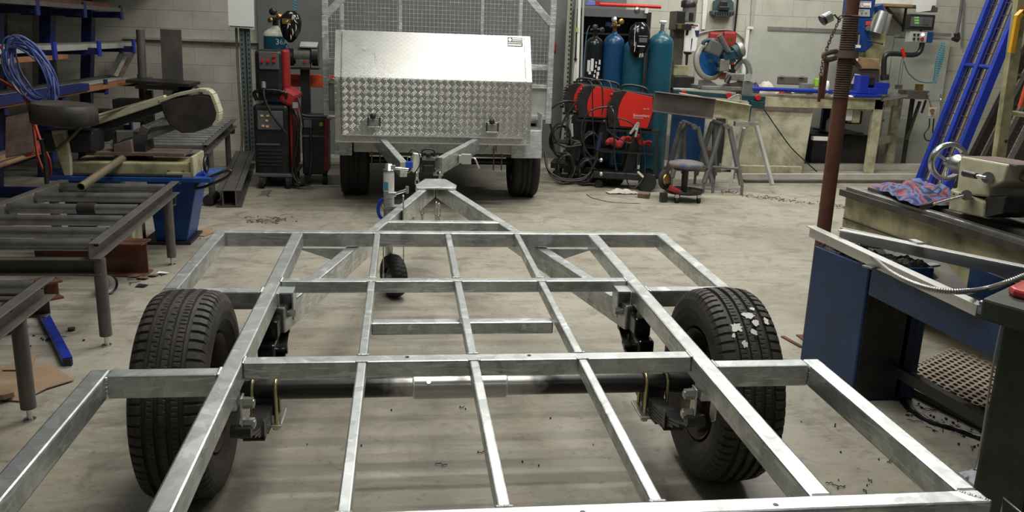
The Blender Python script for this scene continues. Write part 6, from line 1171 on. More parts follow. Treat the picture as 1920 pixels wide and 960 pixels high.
P('quill_lever', M().bar((5.049, 7.550, 1.599), (5.056, 7.550, 1.461), 0.015, 0.015), alu, ML_); P('lever_knob', M().rbox((5.049, 7.550, 1.466), (0.06, 0.03, 0.03)), white, ML_); P('feed_lever', M().tube((5.151, 7.550, 1.536), (5.306, 7.500, 1.505), 0.007, 8), black, ML_); P('feed_knob', M().ball((5.319, 7.500, 1.506), 0.015, 10), black, ML_); P('stop_switch', M().rbox((5.159, 7.580, 1.729), (0.05, 0.03, 0.045)), mat('stop_red', (0.6, 0.06, 0.06), 0.4), ML_, 'red stop switch', bev=0.004); P('speed_dial', M().tube((5.167, 7.580, 1.675), (5.150, 7.550, 1.674), 0.03, 14), mill_steel, ML_)
pl = P('name_plate', M().prism([(4.972, 7.590, 1.969), (5.168, 7.590, 1.973), (5.172, 7.590, 1.905), (4.975, 7.590, 1.904)], (0, 0.004, 0)), paper, ML_, 'white name plate with dark and red print'); P('plate_stripe', M().prism([(4.984, 7.588, 1.966), (5.161, 7.588, 1.967), (5.162, 7.588, 1.961), (4.985, 7.588, 1.959)], (0, 0.003, 0)), red_dull, pl)
txt('HAFCO', (5.019, 7.587, 1.941), 0.032, navy, pl); txt('METAL', (5.016, 7.587, 1.918), 0.026, black, pl); txt('MASTER', (5.108, 7.587, 1.919), 0.026, red_dull, pl)
pl = P('data_plate', M().prism([(4.961, 7.595, 1.883), (5.164, 7.595, 1.887), (5.176, 7.595, 1.807), (4.972, 7.595, 1.803)], (0, 0.004, 0)), grey_light, ML_, 'pale data plate'); P('plate_marks', M().rbox((5.003, 7.590, 1.842), (0.03, 0.003, 0.008)).rbox((5.069, 7.590, 1.842), (0.012, 0.003, 0.016)).rbox((5.121, 7.590, 1.845), (0.025, 0.003, 0.008)).rbox((5.064, 7.590, 1.874), (0.06, 0.003, 0.004)), bluewelder, pl, kind='stuff')
P('chip_tray', M().prism([(5.046, 7.600, 1.350), (5.377, 7.600, 1.329), (5.381, 7.600, 1.213), (5.140, 7.600, 1.206)], (0, 0.3, 0)), wood, ML_, 'rusty orange knee casting', bev=0.01); P('knee', M().prism([(5.003, 7.620, 1.213), (5.406, 7.620, 1.213), (5.431, 7.620, 0.964), (5.024, 7.620, 0.966)], (0, 0.25, 0)), mat('dark_knee', (0.055, 0.045, 0.04), 0.6), ML_, bev=0.01); P('pink_guard', M().prism([(5.047, 7.580, 1.037), (5.083, 7.580, 1.156), (5.145, 7.580, 1.145), (5.148, 7.580, 1.034)], (0, 0.01, 0)), white_cloth, ML_)
P('work_lamp_arm', M().path(spline([(4.925, 7.500, 1.493), (4.966, 7.480, 1.411), (5.016, 7.460, 1.353), (5.003, 7.460, 1.256)], 5), 0.012, 8), white_cloth, ML_)
BV = T('machine_vice', 'bright blue machine vice on the bench under the mill', 'vice', (5.286, 7.45, zb_))
P('vice_base', M().box((4.987, 7.36, zb_), (5.330, 7.6, 0.927)), blue, BV, bev=0.006); P('vice_body', M().box((5.183, 7.42, 0.931), (5.429, 7.62, 1.003)), blue, BV, bev=0.006); P('fixed_jaw', M().box((5.075, 7.43, 0.932), (5.183, 7.6, 1.139)), blue, BV, bev=0.005); P('jaw_block', M().box((5.268, 7.44, 1.002), (5.454, 7.6, 1.063)), blue, BV, bev=0.005); P('jaw_plate', M().box((5.181, 7.45, 1.033), (5.261, 7.6, 1.118)), black, BV)
S('swivel_base', M().prism([(5.324, 7.360, 0.856), (5.691, 7.450, 0.907), (5.745, 7.500, 0.930), (5.406, 7.420, 0.896)], (0, 0.12, 0)), mill_steel, 'dark steel plate on the right end of the bench', 'plate'); heap(5.593, 7.55, zb_, 0.2, 0.15, 0.06, bluewelder, 'rag', 'grey-blue rag on the right end of the bench', 'rag', 9, 'rags on the bench'); S('small_block', M().rbox((5.663, 7.600, 1.015), (0.06, 0.06, 0.05)), mill_steel, 'small dark block under the hanging red clip', 'block')
heap(4.898, 7.42, zb_, 0.34, 0.06, 0.02, paper, 'offcut_shreds', 'white shavings on the bench front edge', 'shavings', 11)
# readout on its arm
DR = T('digital_readout', 'black digital readout with green figures over a grey switch box on a bent arm', 'readout', (5.422, 7.500, 1.095))
P('arm', M().path(spline([(5.461, 7.600, 1.091), (5.432, 7.600, 1.325), (5.462, 7.600, 1.387), (5.569, 7.600, 1.397), (5.786, 7.600, 1.391), (5.867, 7.600, 1.437), (5.882, 7.600, 1.548)], 7), 0.030, 14), black, DR); P('arm_base', M().tube((5.474, 7.600, 1.091), (5.465, 7.600, 1.153), 0.05, 14), black, DR)
P('display_case', M().box((5.665, 7.58, 1.680), (5.986, 7.66, 1.854)), plastic_black, DR, bev=0.008); P('screen_bezel', M().box((5.682, 7.572, 1.717), (5.949, 7.58, 1.825)), bluewelder, DR)
for k, py in enumerate((33, 38, 43)): q = [(5.745, 7.570, 1.815), (5.750, 7.570, 1.785), (5.755, 7.570, 1.756)][k]; o = txt('0.000', (q[0], 7.571, q[2]), 0.026, led_green, DR, name='green_figures')
P('key_pad', M().box((5.825, 7.566, 1.740), (5.898, 7.572, 1.812)), mill_steel, DR); P('neck', M().tube((5.844, 7.600, 1.656), (5.838, 7.600, 1.692), 0.015, 10), black, DR)
P('switch_box', M().box((5.702, 7.56, 1.536), (5.903, 7.68, 1.657)), grey_light, DR, 'grey switch box', bev=0.004); P('box_side', M().box((5.916, 7.575, 1.536), (5.990, 7.68, 1.657)), blue_machine, DR, bev=0.004)
for k, q in enumerate(((5.737, 7.560, 1.622), (5.784, 7.560, 1.624), (5.738, 7.560, 1.574), (5.792, 7.560, 1.575))): P('button', M().tube(q, (q[0], q[1]-0.015, q[2]), 0.013, 12), black, DR)
q = (5.844, 7.560, 1.626); P('light', M().tube(q, (q[0], q[1]-0.012, q[2]), 0.014, 12), led_white, DR, 'lit indicator lamp'); q = (5.839, 7.560, 1.577); P('button', M().tube(q, (q[0], q[1]-0.018, q[2]), 0.02, 12), red_dull, DR, 'red push button')
S('spring_clip', M().bar((5.572, 7.500, 1.460), (5.621, 7.500, 1.364), 0.02, 0.035), red, 'red spring clip on the readout arm', 'clip', bev=0.004); S('hung_wires', M().path([(5.598, 7.500, 1.382), (5.585, 7.500, 1.253), (5.592, 7.500, 1.038)], 0.004, 6), mill_steel, 'thin rod hanging left under the red clip', 'rod'); S('hung_wires', M().path([(5.613, 7.500, 1.376), (5.617, 7.500, 1.223), (5.619, 7.500, 1.039)], 0.004, 6), mill_steel, 'thin rod hanging right under the red clip', 'rod')
# shelf with printer and papers
SH = T('wall_shelf', 'timber shelf on black brackets high on the wall', 'shelf', (5.8, 8.2, 1.960)); P('shelf_board', M().box((5.526, 7.98, 1.949), (6.216, 8.3, 1.974)), wood, SH, bev=0.002); P('bracket_strut', M().bar((5.627, 8.050, 1.938), (6.040, 8.320, 1.729), 0.02, 0.03), black, SH); P('bracket_post', M().bar((6.022, 8.280, 1.959), (6.035, 8.300, 1.637), 0.025, 0.02, up=(0, 1, 0)), black, SH); P('bracket_plate', M().rbox((6.275, 8.200, 1.941), (0.18, 0.1, 0.06)), mill_steel, SH)
S('printer', M().box((5.535, 8.0, 1.977), (5.946, 8.3, 2.103)), white, 'white office machine on the wall shelf', 'printer', bev=0.006); S('paper_sheet', M().prism([(5.900, 7.950, 1.976), (6.205, 7.950, 1.982), (6.200, 7.950, 2.093), (5.902, 7.950, 2.094)], (0, 0.004, 0)), paper, 'upper white sheet hanging off the wall shelf', 'paper'); S('paper_sheet', M().prism([(5.942, 7.940, 1.978), (6.150, 7.940, 1.979), (6.140, 7.940, 1.917), (5.957, 7.940, 1.891)], (0, 0.003, 0)), paper, 'lower folded white sheet under the wall shelf', 'paper')
# power lead, air hose
S('power_lead', M().path(spline([(6.497, 7.900, 2.115), (6.507, 7.900, 1.867), (6.503, 7.900, 1.654)], 6), 0.018, 10), bluewelder, 'grey power lead hanging by the blue gate', 'cable'); PG = T('power_plug', 'black three-pin plug hanging at the end of the grey lead', 'plug', (6.505, 7.900, 1.603)); P('plug_body', M().tube((6.501, 7.900, 1.666), (6.521, 7.900, 1.591), 0.035, 14).tube((6.521, 7.900, 1.591), (6.443, 7.880, 1.595), 0.035, 14, 0.02), black, PG, bev=0.004)
S('wall_strip', M().bar((6.834, 8.360, 2.115), (6.904, 8.360, 1.528), 0.02, 0.02, up=(0, 1, 0)), alu_cast, 'thin grey vertical strip on the wall right of the power lead', 'trunking')
c = (6.321, 7.900, 1.324); a_ = (6.348, 7.900, 1.535); b_ = (6.307, 7.900, 1.073); hp = []
for i in range(220): t = i/219; ang = t*2*math.pi*17; hp.append((a_[0]+(b_[0]-a_[0])*t+(0.012+0.03*math.sin(math.pi*min(1, t*1.2)))*math.cos(ang), 7.9+0.03*math.sin(ang), a_[2]+(b_[2]-a_[2])*t+0.012*math.sin(ang)))
S('coiled_air_hose', M().path(hp, 0.006, 6), hose_blue, 'coiled light-blue air hose hanging against the white board', 'hose'); S('air_hose', M().path(spline([(5.683, 7.600, 1.314), (5.812, 7.700, 1.190), (6.000, 7.800, 1.095), (6.156, 7.850, 1.065), (6.294, 7.900, 1.066)], 6), 0.006, 6), hose_blue, 'light-blue hose drooping from the readout arm to the coil', 'hose')
S('yellow_block', M().box((6.091, 7.88, 0.958), (6.158, 7.95, 1.042)), brass, 'small yellow block on the grey vice rail', 'block')
VR = T('slide_table', 'dark cross-slide sticking out right of the bench', 'slide', (5.95, 7.75, 0)); P('slide_bar', M().box((5.844, 7.7, 0.872), (6.135, 7.9, 0.973)), mill_steel, VR, bev=0.006); P('slide_foot', M().bar((6.134, 7.750, 0.859), (6.104, 7.750, 0.703), 0.02, 0.02), black, VR); P('slide_leg', M().bar((6.123, 7.85, 0.838), (6.023, 7.85, 0.363), 0.03, 0.03), green_bench, VR); P('slide_leg', M().box((6.02, 7.86, 0), (6.06, 7.9, 0.88)), black, VR)
CK = T('chain_block', 'small chrome and cream lever hoist hanging between bench and blue gate', 'hoist', (5.863, 7.200, 0.820)); P('hang_strap', M().bar((6.108, 7.680, 0.914), (5.876, 7.200, 0.784), 0.012, 0.012).bar((6.117, 7.700, 0.939), (6.109, 7.680, 0.908), 0.02, 0.05), mill_steel, CK); P('hoist_body', M().rbox((5.880, 7.200, 0.759), (0.07, 0.06, 0.10)), cream_clean, CK, bev=0.006); P('hoist_drum', M().tube((5.852, 7.160, 0.774), (5.839, 7.140, 0.776), 0.025, 14), rust, CK); P('hoist_lever', M().bar((5.807, 7.180, 0.881), (5.957, 7.180, 0.897), 0.014, 0.014), steel_bright, CK); P('hoist_lever', M().bar((5.938, 7.180, 0.969), (5.963, 7.180, 0.824), 0.012, 0.012), steel_bright, CK); P('lever_ball', M().ball((5.943, 7.170, 0.903), 0.018, 10), steel_bright, CK)
P('hang_loop', M().path(spline([(5.860, 7.200, 0.685), (5.870, 7.200, 0.587), (5.849, 7.200, 0.549), (5.824, 7.200, 0.499), (5.855, 7.200, 0.438), (5.916, 7.200, 0.433), (5.938, 7.200, 0.502), (5.923, 7.200, 0.551), (5.913, 7.200, 0.686)], 5), 0.008, 7), black, CK)
# blue mesh gates leaning to the right
def gate(lab, yb0, xb0, yb1, xb1, h, lean, mt, wires, off=0.0, mw=0.004, mtw=None, nr=2, rails=3, root_group='leaning mesh gates', tube=None):
    R = T('mesh_gate', lab, 'gate', ((xb0+xb1)/2, (yb0+yb1)/2, 0), root_group)
    A, B = Vector((xb0, yb0, 0)), Vector((xb1, yb1, 0)); U = Vector((math.sin(lean), 0.0, math.cos(lean)))*h; D = B-A
    def g(u, v): return A + D*u + U*v
    for u in [i/(rails-1) for i in range(rails)]: P('upright', M().bar(tuple(g(u, 0.01)), tuple(g(u, 1)), 0.085, 0.06, up=(0, 1, 0)), mt, R, bev=0.004)
    for v in (0.02, 0.5, 0.98): P('cross_tube', M().tube(tuple(g(0, v)), tuple(g(1, v)), 0.022, 12), mt, R)
    m = M()
    nu = int(D.length/wires[0]); nv = int(h/wires[1])
    for i in range(1, nu): m.bar(tuple(g(i/nu, 0.02)), tuple(g(i/nu, 0.98)), mw, mw)
    for j in range(1, nv): m.bar(tuple(g(0, 0.02+0.96*j/nv)), tuple(g(1, 0.02+0.96*j/nv)), mw, mw)
    P('wire_mesh', m, mtw or mill_steel, R, kind='stuff')
    if tube: P('brown_tube', M().tube(tuple(g(tube, 0.0)), tuple(g(tube, 1.0)), 0.025, 12), rust_pale, R, 'rusty brown tube inside the mesh')
    return R
f0 = (5.531, 6.718, 0.000); f1 = (5.151, 5.717, -0.000)
gate('bright blue mesh gate leaning right, leftmost of the leaning gates', f0[1], f0[0], f1[1], f1[0], 2.7, 0.25, blue, (0.11, 0.13), mw=0.008, mtw=mat('wire_brown', (0.05, 0.032, 0.022), 0.7), tube=0.45)
f0 = (5.394, 6.115, 0.000); f1 = (5.254, 5.447, -0.000)
gate('dark brown fine-mesh gate leaning right behind the lathe handwheel', f0[1]+0.1, f0[0]+0.25, f1[1], f1[0]+0.25, 2.6, 0.34, mat('gate_brown', (0.045, 0.035, 0.03), 0.6), (0.06, 0.055), mtw=mat('gate_brown', (0, 0, 0)), rails=4)
gate('black fine-mesh gate leaning right behind the cream steel post', 5.6, 5.75, 4.5, 5.35, 2.5, 0.36, mat('gate_dark', (0.02, 0.02, 0.022), 0.5), (0.06, 0.055), mtw=black, rails=3)
gate('navy mesh gate furthest right of the leaning gates', 5.0, 6.25, 3.9, 5.85, 2.4, 0.34, navy, (0.12, 0.10), mtw=black, rails=3)
GP = T('frame_post', 'cream steel frame post with bolt holes right of the gates', 'post', (3.95, 3.4, 0)); P('post', M().bar((3.982-0.02, 3.4, 0), (3.890, 3.400, 1.818), 0.075, 0.05, up=(0, 1, 0)), dirty_cream, GP, bev=0.003); P('side_tube', M().tube((3.956, 3.400, 1.047), (4.129, 3.400, 1.029), 0.017, 12), dirty_cream, GP)
for q in ((3.961, 3.370, 0.722), (3.944, 3.370, 0.852)): P('bolt_hole', M().tube(q, (q[0], q[1]-0.006, q[2]), 0.010, 10), black, GP)
YH = T('yellow_bracket', 'yellow angle guard hooked over the top of the cream post', 'guard', (3.836, 3.360, 1.443)); P('guard_leg', M().bar((3.837, 3.330, 1.444), (3.838, 3.330, 1.691), 0.035, 0.03, up=(0, 1, 0)), yellow, YH, bev=0.004); P('guard_top', M().bar((3.833, 3.330, 1.678), (3.868, 3.330, 1.716), 0.04, 0.03), yellow, YH); P('guard_top', M().bar((3.857, 3.330, 1.713), (3.934, 3.330, 1.715), 0.04, 0.03), yellow, YH)
S('orange_tube', M().tube((4.649, 4.200, 1.038), (4.671, 4.200, 1.205), 0.02, 10), orange, 'orange tube end at the right edge behind the post', 'tube')
# stool with tools
ST = T('work_stool', 'low round stool with a torn blue seat and a tool tray on castors', 'stool', (2.415, 5.55, 0)); sx_ = 2.415
P('seat', M().lathe([(0, -0.02), (0.15, -0.02), (0.165, 0.0), (0.16, 0.025), (0.10, 0.04), (0, 0.04)], (sx_, 5.55, 0.335), (0, 0, 1), 28), mat('worn_seat', (0.07, 0.10, 0.17), 0.8, 0, (0.35, 0.24, 0.12), 0.85, 10), ST, 'torn blue seat with foam showing'); P('seat_pan', M().tube((sx_, 5.55, 0.335-0.035), (sx_, 5.55, 0.335-0.02), 0.12, 20), black, ST)
P('post', M().tube((sx_, 5.55, 0.08), (sx_, 5.55, 0.320), 0.03, 14), black, ST); P('tool_tray', M().lathe([(0, 0), (0.17, 0), (0.19, 0.03), (0.18, 0.03), (0.165, 0.008), (0, 0.008)], (sx_, 5.55, 0.075), (0, 0, 1), 28), black, ST)
for k in range(5):
    a = 2*math.pi*k/5+0.3; w_ = P('castor', M().tube((sx_+0.18*math.cos(a)-0.012, 5.55+0.16*math.sin(a), 0.028), (sx_+0.18*math.cos(a)+0.012, 5.55+0.16*math.sin(a), 0.028), 0.028, 12), rubber_dark, ST); P('castor_bracket', M().box((sx_+0.18*math.cos(a)-0.018, 5.55+0.16*math.sin(a)-0.015, 0.05), (sx_+0.18*math.cos(a)+0.018, 5.55+0.16*math.sin(a)+0.015, 0.08)), alu, w_)
q = (2.203, 5.500, 0.203); FD = T('flap_disc', 'black grinding disc with a brass face leaning on the stool', 'disc', (q[0], 5.45, 0)); P('disc', M().lathe([(0, 0.012), (0.085, 0.012), (0.092, 0.0), (0.085, -0.012), (0, -0.012)], q, (0.8, -1, 0.2), 28), rubber_dark, FD); P('face', M().lathe([(0, 0), (0.05, 0), (0.055, 0.01), (0.03, 0.014), (0, 0.014)], tuple(Vector(q)+Vector((0.008, -0.012, 0))), (0.8, -1, 0.2), 24), brass, FD)
P('stand_foot', M().rbox((q[0]-0.01, 5.46, 0.04), (0.06, 0.06, 0.09)), black, FD)
GD = T('angle_grinder', 'dark red and black angle grinder lying on the stool tray', 'grinder', (2.308, 5.420, 0.113)); P('body', M().tube((2.234, 5.420, 0.142), (2.339, 5.420, 0.098), 0.028, 14, 0.02), red_dull, GD); P('nose', M().tube((2.339, 5.420, 0.098), (2.381, 5.420, 0.084), 0.022, 14, 0.012), black, GD)
S('steel_files', M().bar((2.462, 5.500, 0.110), (2.552, 5.500, 0.091), 0.02, 0.012), brass, 'yellowish file lying on the right of the stool tray', 'file')
# rusty screw prop with clamp, chain and lamp
px, py = 1.853, 1.80
RP = T('screw_prop', 'rusty brown screw prop standing upright on the right, chain and clamp at its threaded part', 'prop', (px, py, 0))
P('tube', M().tube((px, py, 0.0), (px, py, 1.213), 0.034, 22), rust, RP); P('upper_tube', M().tube((px, py, 1.391), (px, py, 2.4), 0.030, 20), rust, RP)
zt0, zt1 = 1.213, 1.587; m = M(); pr = []; z = zt0; 
while z < zt1: pr += [(0.034, z), (0.040, z+0.003), (0.034, z+0.007)]; z += 0.0105
P('thread', M().lathe(pr, (px, py, 0), (0, 0, 1), 20, False), rust_pale, RP, 'coarse screw thread'); P('base_plate', M().box((px-0.05, py-0.05, 0), (px+0.05, py+0.05, 0.006)), rust, RP)
P('collar', M().tube((px, py, 1.395), (px, py, 1.429), 0.055, 20), rust_pale, RP, bev=0.004); P('collar_ear', M().path(spline([(1.781, 1.760, 1.424), (1.740, 1.740, 1.418), (1.715, 1.740, 1.408), (1.718, 1.740, 1.391), (1.739, 1.740, 1.385), (1.780, 1.760, 1.393)], 5), 0.012, 10), rust_pale, RP, 'looped collar ear'); P('collar_wing', M().bar((1.851, 1.780, 1.411), (1.918, 1.780, 1.350), 0.02, 0.016), rust_pale, RP)
P('lock_pin', M().bar((1.731, 1.740, 1.385), (1.729, 1.740, 1.208), 0.018, 0.012, up=(0, 1, 0)), rust, RP); P('lock_pin', M().bar((1.707, 1.730, 1.312), (1.710, 1.730, 1.194), 0.012, 0.010, up=(0, 1, 0)), rust, RP)
top = None
A_ = [(1.781, 1.760, 1.571), (1.769, 1.760, 1.545), (1.751, 1.750, 1.509), (1.738, 1.750, 1.470), (1.721, 1.740, 1.427), (1.708, 1.730, 1.384), (1.704, 1.730, 1.341), (1.703, 1.730, 1.305)]
sp2 = spline(A_, 3)
for k in range(len(sp2)-1):
    a, b = Vector(sp2[k]), Vector(sp2[k+1]); c = (a+b)/2; d = (b-a); L = d.length*0.72; d.normalize(); sd = Vector((0, 1, 0)).cross(d) if k % 2 else Vector((0, 1, 0)); mm = M().path([tuple(c+d*L*math.sin(t)+sd*0.006*math.cos(t)) for t in [2*math.pi*i/12 for i in range(12)]], 0.0022, 6, closed=True)
    if top is None: top = P('chain', mm, rust_pale, RP)
    else: P('chain_link', mm, rust_pale, top)
WLp = T('work_lamp', 'small chrome lamp clipped to the top of the rusty prop', 'lamp', (1.730, 1.740, 1.569)); P('lamp_head', M().tube((1.675, 1.720, 1.557), (1.713, 1.720, 1.577), 0.024, 20), steel_bright, WLp, bev=0.002); P('lamp_band', M().tube((1.673, 1.720, 1.555), (1.682, 1.720, 1.562), 0.0255, 20), black, WLp); P('lamp_arm', M().path([(1.713, 1.720, 1.577), (1.733, 1.730, 1.585), (1.774, 1.760, 1.564)], 0.004, 8), mill_steel, WLp); P('lamp_clip', M().path(spline([(1.775, 1.770, 1.562), (1.770, 1.750, 1.578), (1.792, 1.750, 1.584), (1.834, 1.760, 1.585)], 4), 0.003, 7), rust_pale, WLp)
S('saw_cable', M().path(spline([(3.707, 7.300, 0.892), (3.869, 7.280, 0.736), (4.039, 7.280, 0.540), (4.240, 7.280, 0.317), (4.407, 7.280, 0.178), (4.603, 7.280, 0.030)], 6), 0.007, 7), black, 'black cord slanting down in front of the speckled panel', 'cable')
# ---------------------------------------------------------------- lathe
LT = T('lathe', 'old cream metal lathe with a tailstock and chrome handwheel on the right', 'lathe', (2.9, 1.2, 0))
P('bed_casting', M().prism([(2.30, 2.44, 0.36), (2.30, 2.44, 0.625), (2.95, 2.44, 0.625), (2.95, 2.44, 0.36)], (0.22, -2.6, 0)), dirty_cream, LT, 'oily cream bed casting', bev=0.008)
P('pedestal', M().box((2.42, 2.0, 0), (2.88, 2.36, 0.36)), dirty_cream, LT, bev=0.01); P('pedestal', M().box((2.6, -0.1, 0), (3.1, 0.45, 0.36)), dirty_cream, LT, bev=0.01); P('bed_seam', M().bar((2.294, 2.42, 0.50), (2.51, -0.15, 0.50), 0.01, 0.006), black, LT)
P('bed_lip', M().prism([(2.27, 2.46, 0.625), (2.99, 2.46, 0.625), (2.99, 2.46, 0.66), (2.27, 2.46, 0.66)], (0.22, -2.6, 0)), mat('oily_iron', (0.10, 0.095, 0.08), 0.4, 0.5, (0.035, 0.03, 0.025), 0.8, 10), LT)
for x, mt in ((2.32, steel), (2.45, mill_steel), (2.60, steel), (2.82, steel)): P('bed_way', M().bar((x, 2.44, 0.668), (x+0.22, -0.15, 0.668), 0.05, 0.022), mt, LT, bev=0.004)
q = (2.470, 1.350, 0.823)
P('drip_mark', M().bar((2.43, 1.05, 0.45), (2.46, 0.75, 0.44), 0.01, 0.02), rust, LT)
tx = 2.50; d_ = Vector((0.0844, -0.9964, 0))
def tp(x, y, z): return (x, y, z)
TS = P('tailstock_body', M().prism([(2.450, 1.708, 0.956), (2.450, 1.378, 0.966), (2.450, 1.391, 0.883), (2.450, 1.460, 0.847), (2.450, 1.459, 0.803), (2.450, 1.745, 0.770), (2.450, 1.746, 0.788), (2.450, 1.700, 0.804)], (0.20, 0, 0)), cream_clean, LT, 'cream tailstock body', bev=0.01)
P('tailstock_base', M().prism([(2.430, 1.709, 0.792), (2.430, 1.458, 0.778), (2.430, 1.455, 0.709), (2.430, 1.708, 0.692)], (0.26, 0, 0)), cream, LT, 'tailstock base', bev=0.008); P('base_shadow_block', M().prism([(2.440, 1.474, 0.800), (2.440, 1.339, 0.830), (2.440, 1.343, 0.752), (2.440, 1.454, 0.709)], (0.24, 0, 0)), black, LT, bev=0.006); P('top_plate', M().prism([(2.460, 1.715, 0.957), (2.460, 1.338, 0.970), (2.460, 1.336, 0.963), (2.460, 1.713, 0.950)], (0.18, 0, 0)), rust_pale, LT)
hc = Vector((2.550, 1.938, 0.898)); hd = Vector((0.06, 1, 0.0)).normalized()
P('handwheel', M().lathe([(0.078, -0.018), (0.095, -0.021), (0.101, 0), (0.095, 0.021), (0.078, 0.018), (0.078, -0.018)], hc, hd, 40), steel_bright, LT, 'chrome handwheel rim')
P('handwheel_hub', M().lathe([(0, 0.015), (0.02, 0.015), (0.02, -0.06), (0.045, -0.065), (0.05, -0.09), (0.042, -0.11), (0.042, -0.15), (0, -0.15)], hc, hd, 28), steel, LT, bev=0.002)
for k in range(3): a = 2*math.pi*k/3+0.5; P('handwheel_spoke', M().tube(tuple(hc), tuple(hc+Vector((0.085*math.cos(a), 0, 0.085*math.sin(a)))), 0.008, 10), steel_bright, LT)
P('quill', M().tube((2.550, 1.488, 0.917), (2.550, 1.311, 0.915), 0.030, 20), steel, LT, 'polished quill'); P('clamp_boss', M().tube((2.450, 1.493, 0.888), (2.400, 1.426, 0.898), 0.026, 18), steel, LT); P('clamp_rod', M().tube((2.390, 1.419, 0.899), (2.380, 1.478, 0.897), 0.008, 10), steel_bright, LT); P('clamp_grip', M().tube((2.380, 1.475, 0.897), (2.380, 1.562, 0.896), 0.013, 14, 0.016), black, LT, 'black grip of the upper lever', bev=0.003)
P('lower_boss', M().tube((2.420, 1.576, 0.790), (2.380, 1.521, 0.800), 0.024, 18), steel, LT); P('lower_rod', M().tube((2.370, 1.521, 0.797), (2.300, 1.635, 0.734), 0.007, 10), steel_bright, LT); P('lower_grip', M().tube((2.300, 1.635, 0.734), (2.280, 1.692, 0.710), 0.012, 12, 0.015), black, LT, 'black grip of the lower lever')
for q in ((2.425, 1.673, 0.778), (2.425, 1.630, 0.785)): P('screw_hole', M().tube(q, (q[0]-0.003, q[1], q[2]), 0.005, 8), black, LT)
P('carriage', M().box((2.45, 0.2, 0.67), (2.9, 0.75, 0.85)), rust_pale, LT, bev=0.02); P('feed_rod', M().tube((2.78, 1.5, 0.78), (2.85, 0.0, 0.78), 0.02, 12), rust_pale, LT)
# striped cloth on the bed
vs = []; rnd = random.Random(3); a_, b_ = 22, 12
for i in range(a_):
    for j in range(b_):
        u, v = i/(a_-1), j/(b_-1); e = (math.sin(math.pi*u)*math.sin(math.pi*v))**0.5
        vs.append((2.34+0.34*v+0.03*math.sin(6*u), 2.30-0.52*u+0.03*math.sin(5*v), 0.700+0.085*e*(0.30+0.70*abs(math.sin(u*8+v*5)))*(0.6+0.4*abs(math.sin(v*9-u*11)))+0.005*math.sin(u*25+v*13)))
m, nt, b, L = _new('striped_cloth'); co = coords(nt); mp = nt.nodes.new('ShaderNodeMapping'); mp.inputs['Rotation'].default_value = (0.3, 0.5, 0.5); mp.inputs['Scale'].default_value = (4.2, 4.2, 4.2); L.new(co, mp.inputs[0]); r_ = ramp(nt, noise(nt, mp.outputs[0], 1.9, 1, 0.5, 0.7), [(0.30, (0.03, 0.04, 0.15)), (0.37, (0.14, 0.19, 0.36)), (0.43, (0.05, 0.04, 0.05)), (0.46, (0.36, 0.01, 0.09)), (0.51, (0.20, 0.17, 0.15)), (0.56, (0.05, 0.08, 0.28)), (0.60, (0.02, 0.02, 0.05)), (0.66, (0.12, 0.17, 0.34))]); L.new(r_, b.inputs['Base Color']); b.inputs['Roughness'].default_value = 0.9; striped = m
S('striped_cloth', M().add(vs, [(i*b_+j, (i+1)*b_+j, (i+1)*b_+j+1, i*b_+j+1) for i in range(a_-1) for j in range(b_-1)], True), striped, 'crumpled pink and blue striped cloth on the lathe bed', 'cloth')
# ---------------------------------------------------------------- blue saw base in the right foreground
CBX = T('cutoff_machine', 'dark blue machine stand with a coolant trough and oily swarf on top', 'machine', (1.9, 0.9, 0))
P('end_box', M().prism([(1.615, 1.42, 0.0), (1.615, 1.42, 0.582), (1.90, 1.42, 0.582), (1.90, 1.42, 0.0)], (0.055, -0.37, 0)), blue_cab, CBX, 'blue end cabinet', bev=0.006)
P('trough_side', M().bar((1.672, 1.03, 0.535), (1.72, 0.25, 0.535), 0.008, 0.12), blue_cab, CBX, bev=0.002)
P('trough_side', M().bar((2.10, 1.03, 0.535), (2.15, 0.05, 0.535), 0.008, 0.12), blue_cab, CBX); P('trough_floor', M().prism([(1.68, 1.03, 0.475), (2.1, 1.03, 0.475), (2.15, 0.05, 0.475), (1.73, 0.05, 0.475)], (0, 0, 0.006)), black, CBX); P('inner_ramp', M().prism([(1.80, 1.25, 0.60), (2.08, 1.25, 0.60), (2.08, 1.0, 0.50), (1.86, 1.0, 0.50)], (0, 0, 0.01)), mill_steel, CBX)
P('leg_post', M().box((1.86, 1.04, 0.0), (1.915, 1.10, 0.48)), navy, CBX)
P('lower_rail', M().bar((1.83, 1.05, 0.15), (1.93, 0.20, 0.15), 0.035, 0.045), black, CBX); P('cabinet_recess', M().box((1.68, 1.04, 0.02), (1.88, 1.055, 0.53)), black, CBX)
sw = M(); rnd = random.Random(9)
vs = []; a_, b_ = 34, 16
for i in range(a_):
    for j in range(b_):
        u, v = i/(a_-1), j/(b_-1); vs.append((1.625+0.055*u+0.265*v, 1.41-0.35*u, 0.584+rnd.uniform(0, 0.022)*(1 if 0 < u < 1 and 0 < v < 1 else 0)))
sw.add(vs, [(i*b_+j, (i+1)*b_+j, (i+1)*b_+j+1, i*b_+j+1) for i in range(a_-1) for j in range(b_-1)], False)
S('oily_swarf', sw, oilwet, 'wet black swarf heaped on top of the blue end cabinet', 'swarf', kind='stuff')
S('steel_clip', M().rbox((1.646, 1.002, 0.600), (0.05, 0.05, 0.008), 0.4), steel, 'small bright metal tab at the corner of the blue cabinet', 'tab', bev=0.002); S('steel_clip', M().rbox((1.974, 1.100, 0.580), (0.06, 0.04, 0.010), 0.4), steel, 'small metal tab inside the trough', 'tab', bev=0.002)
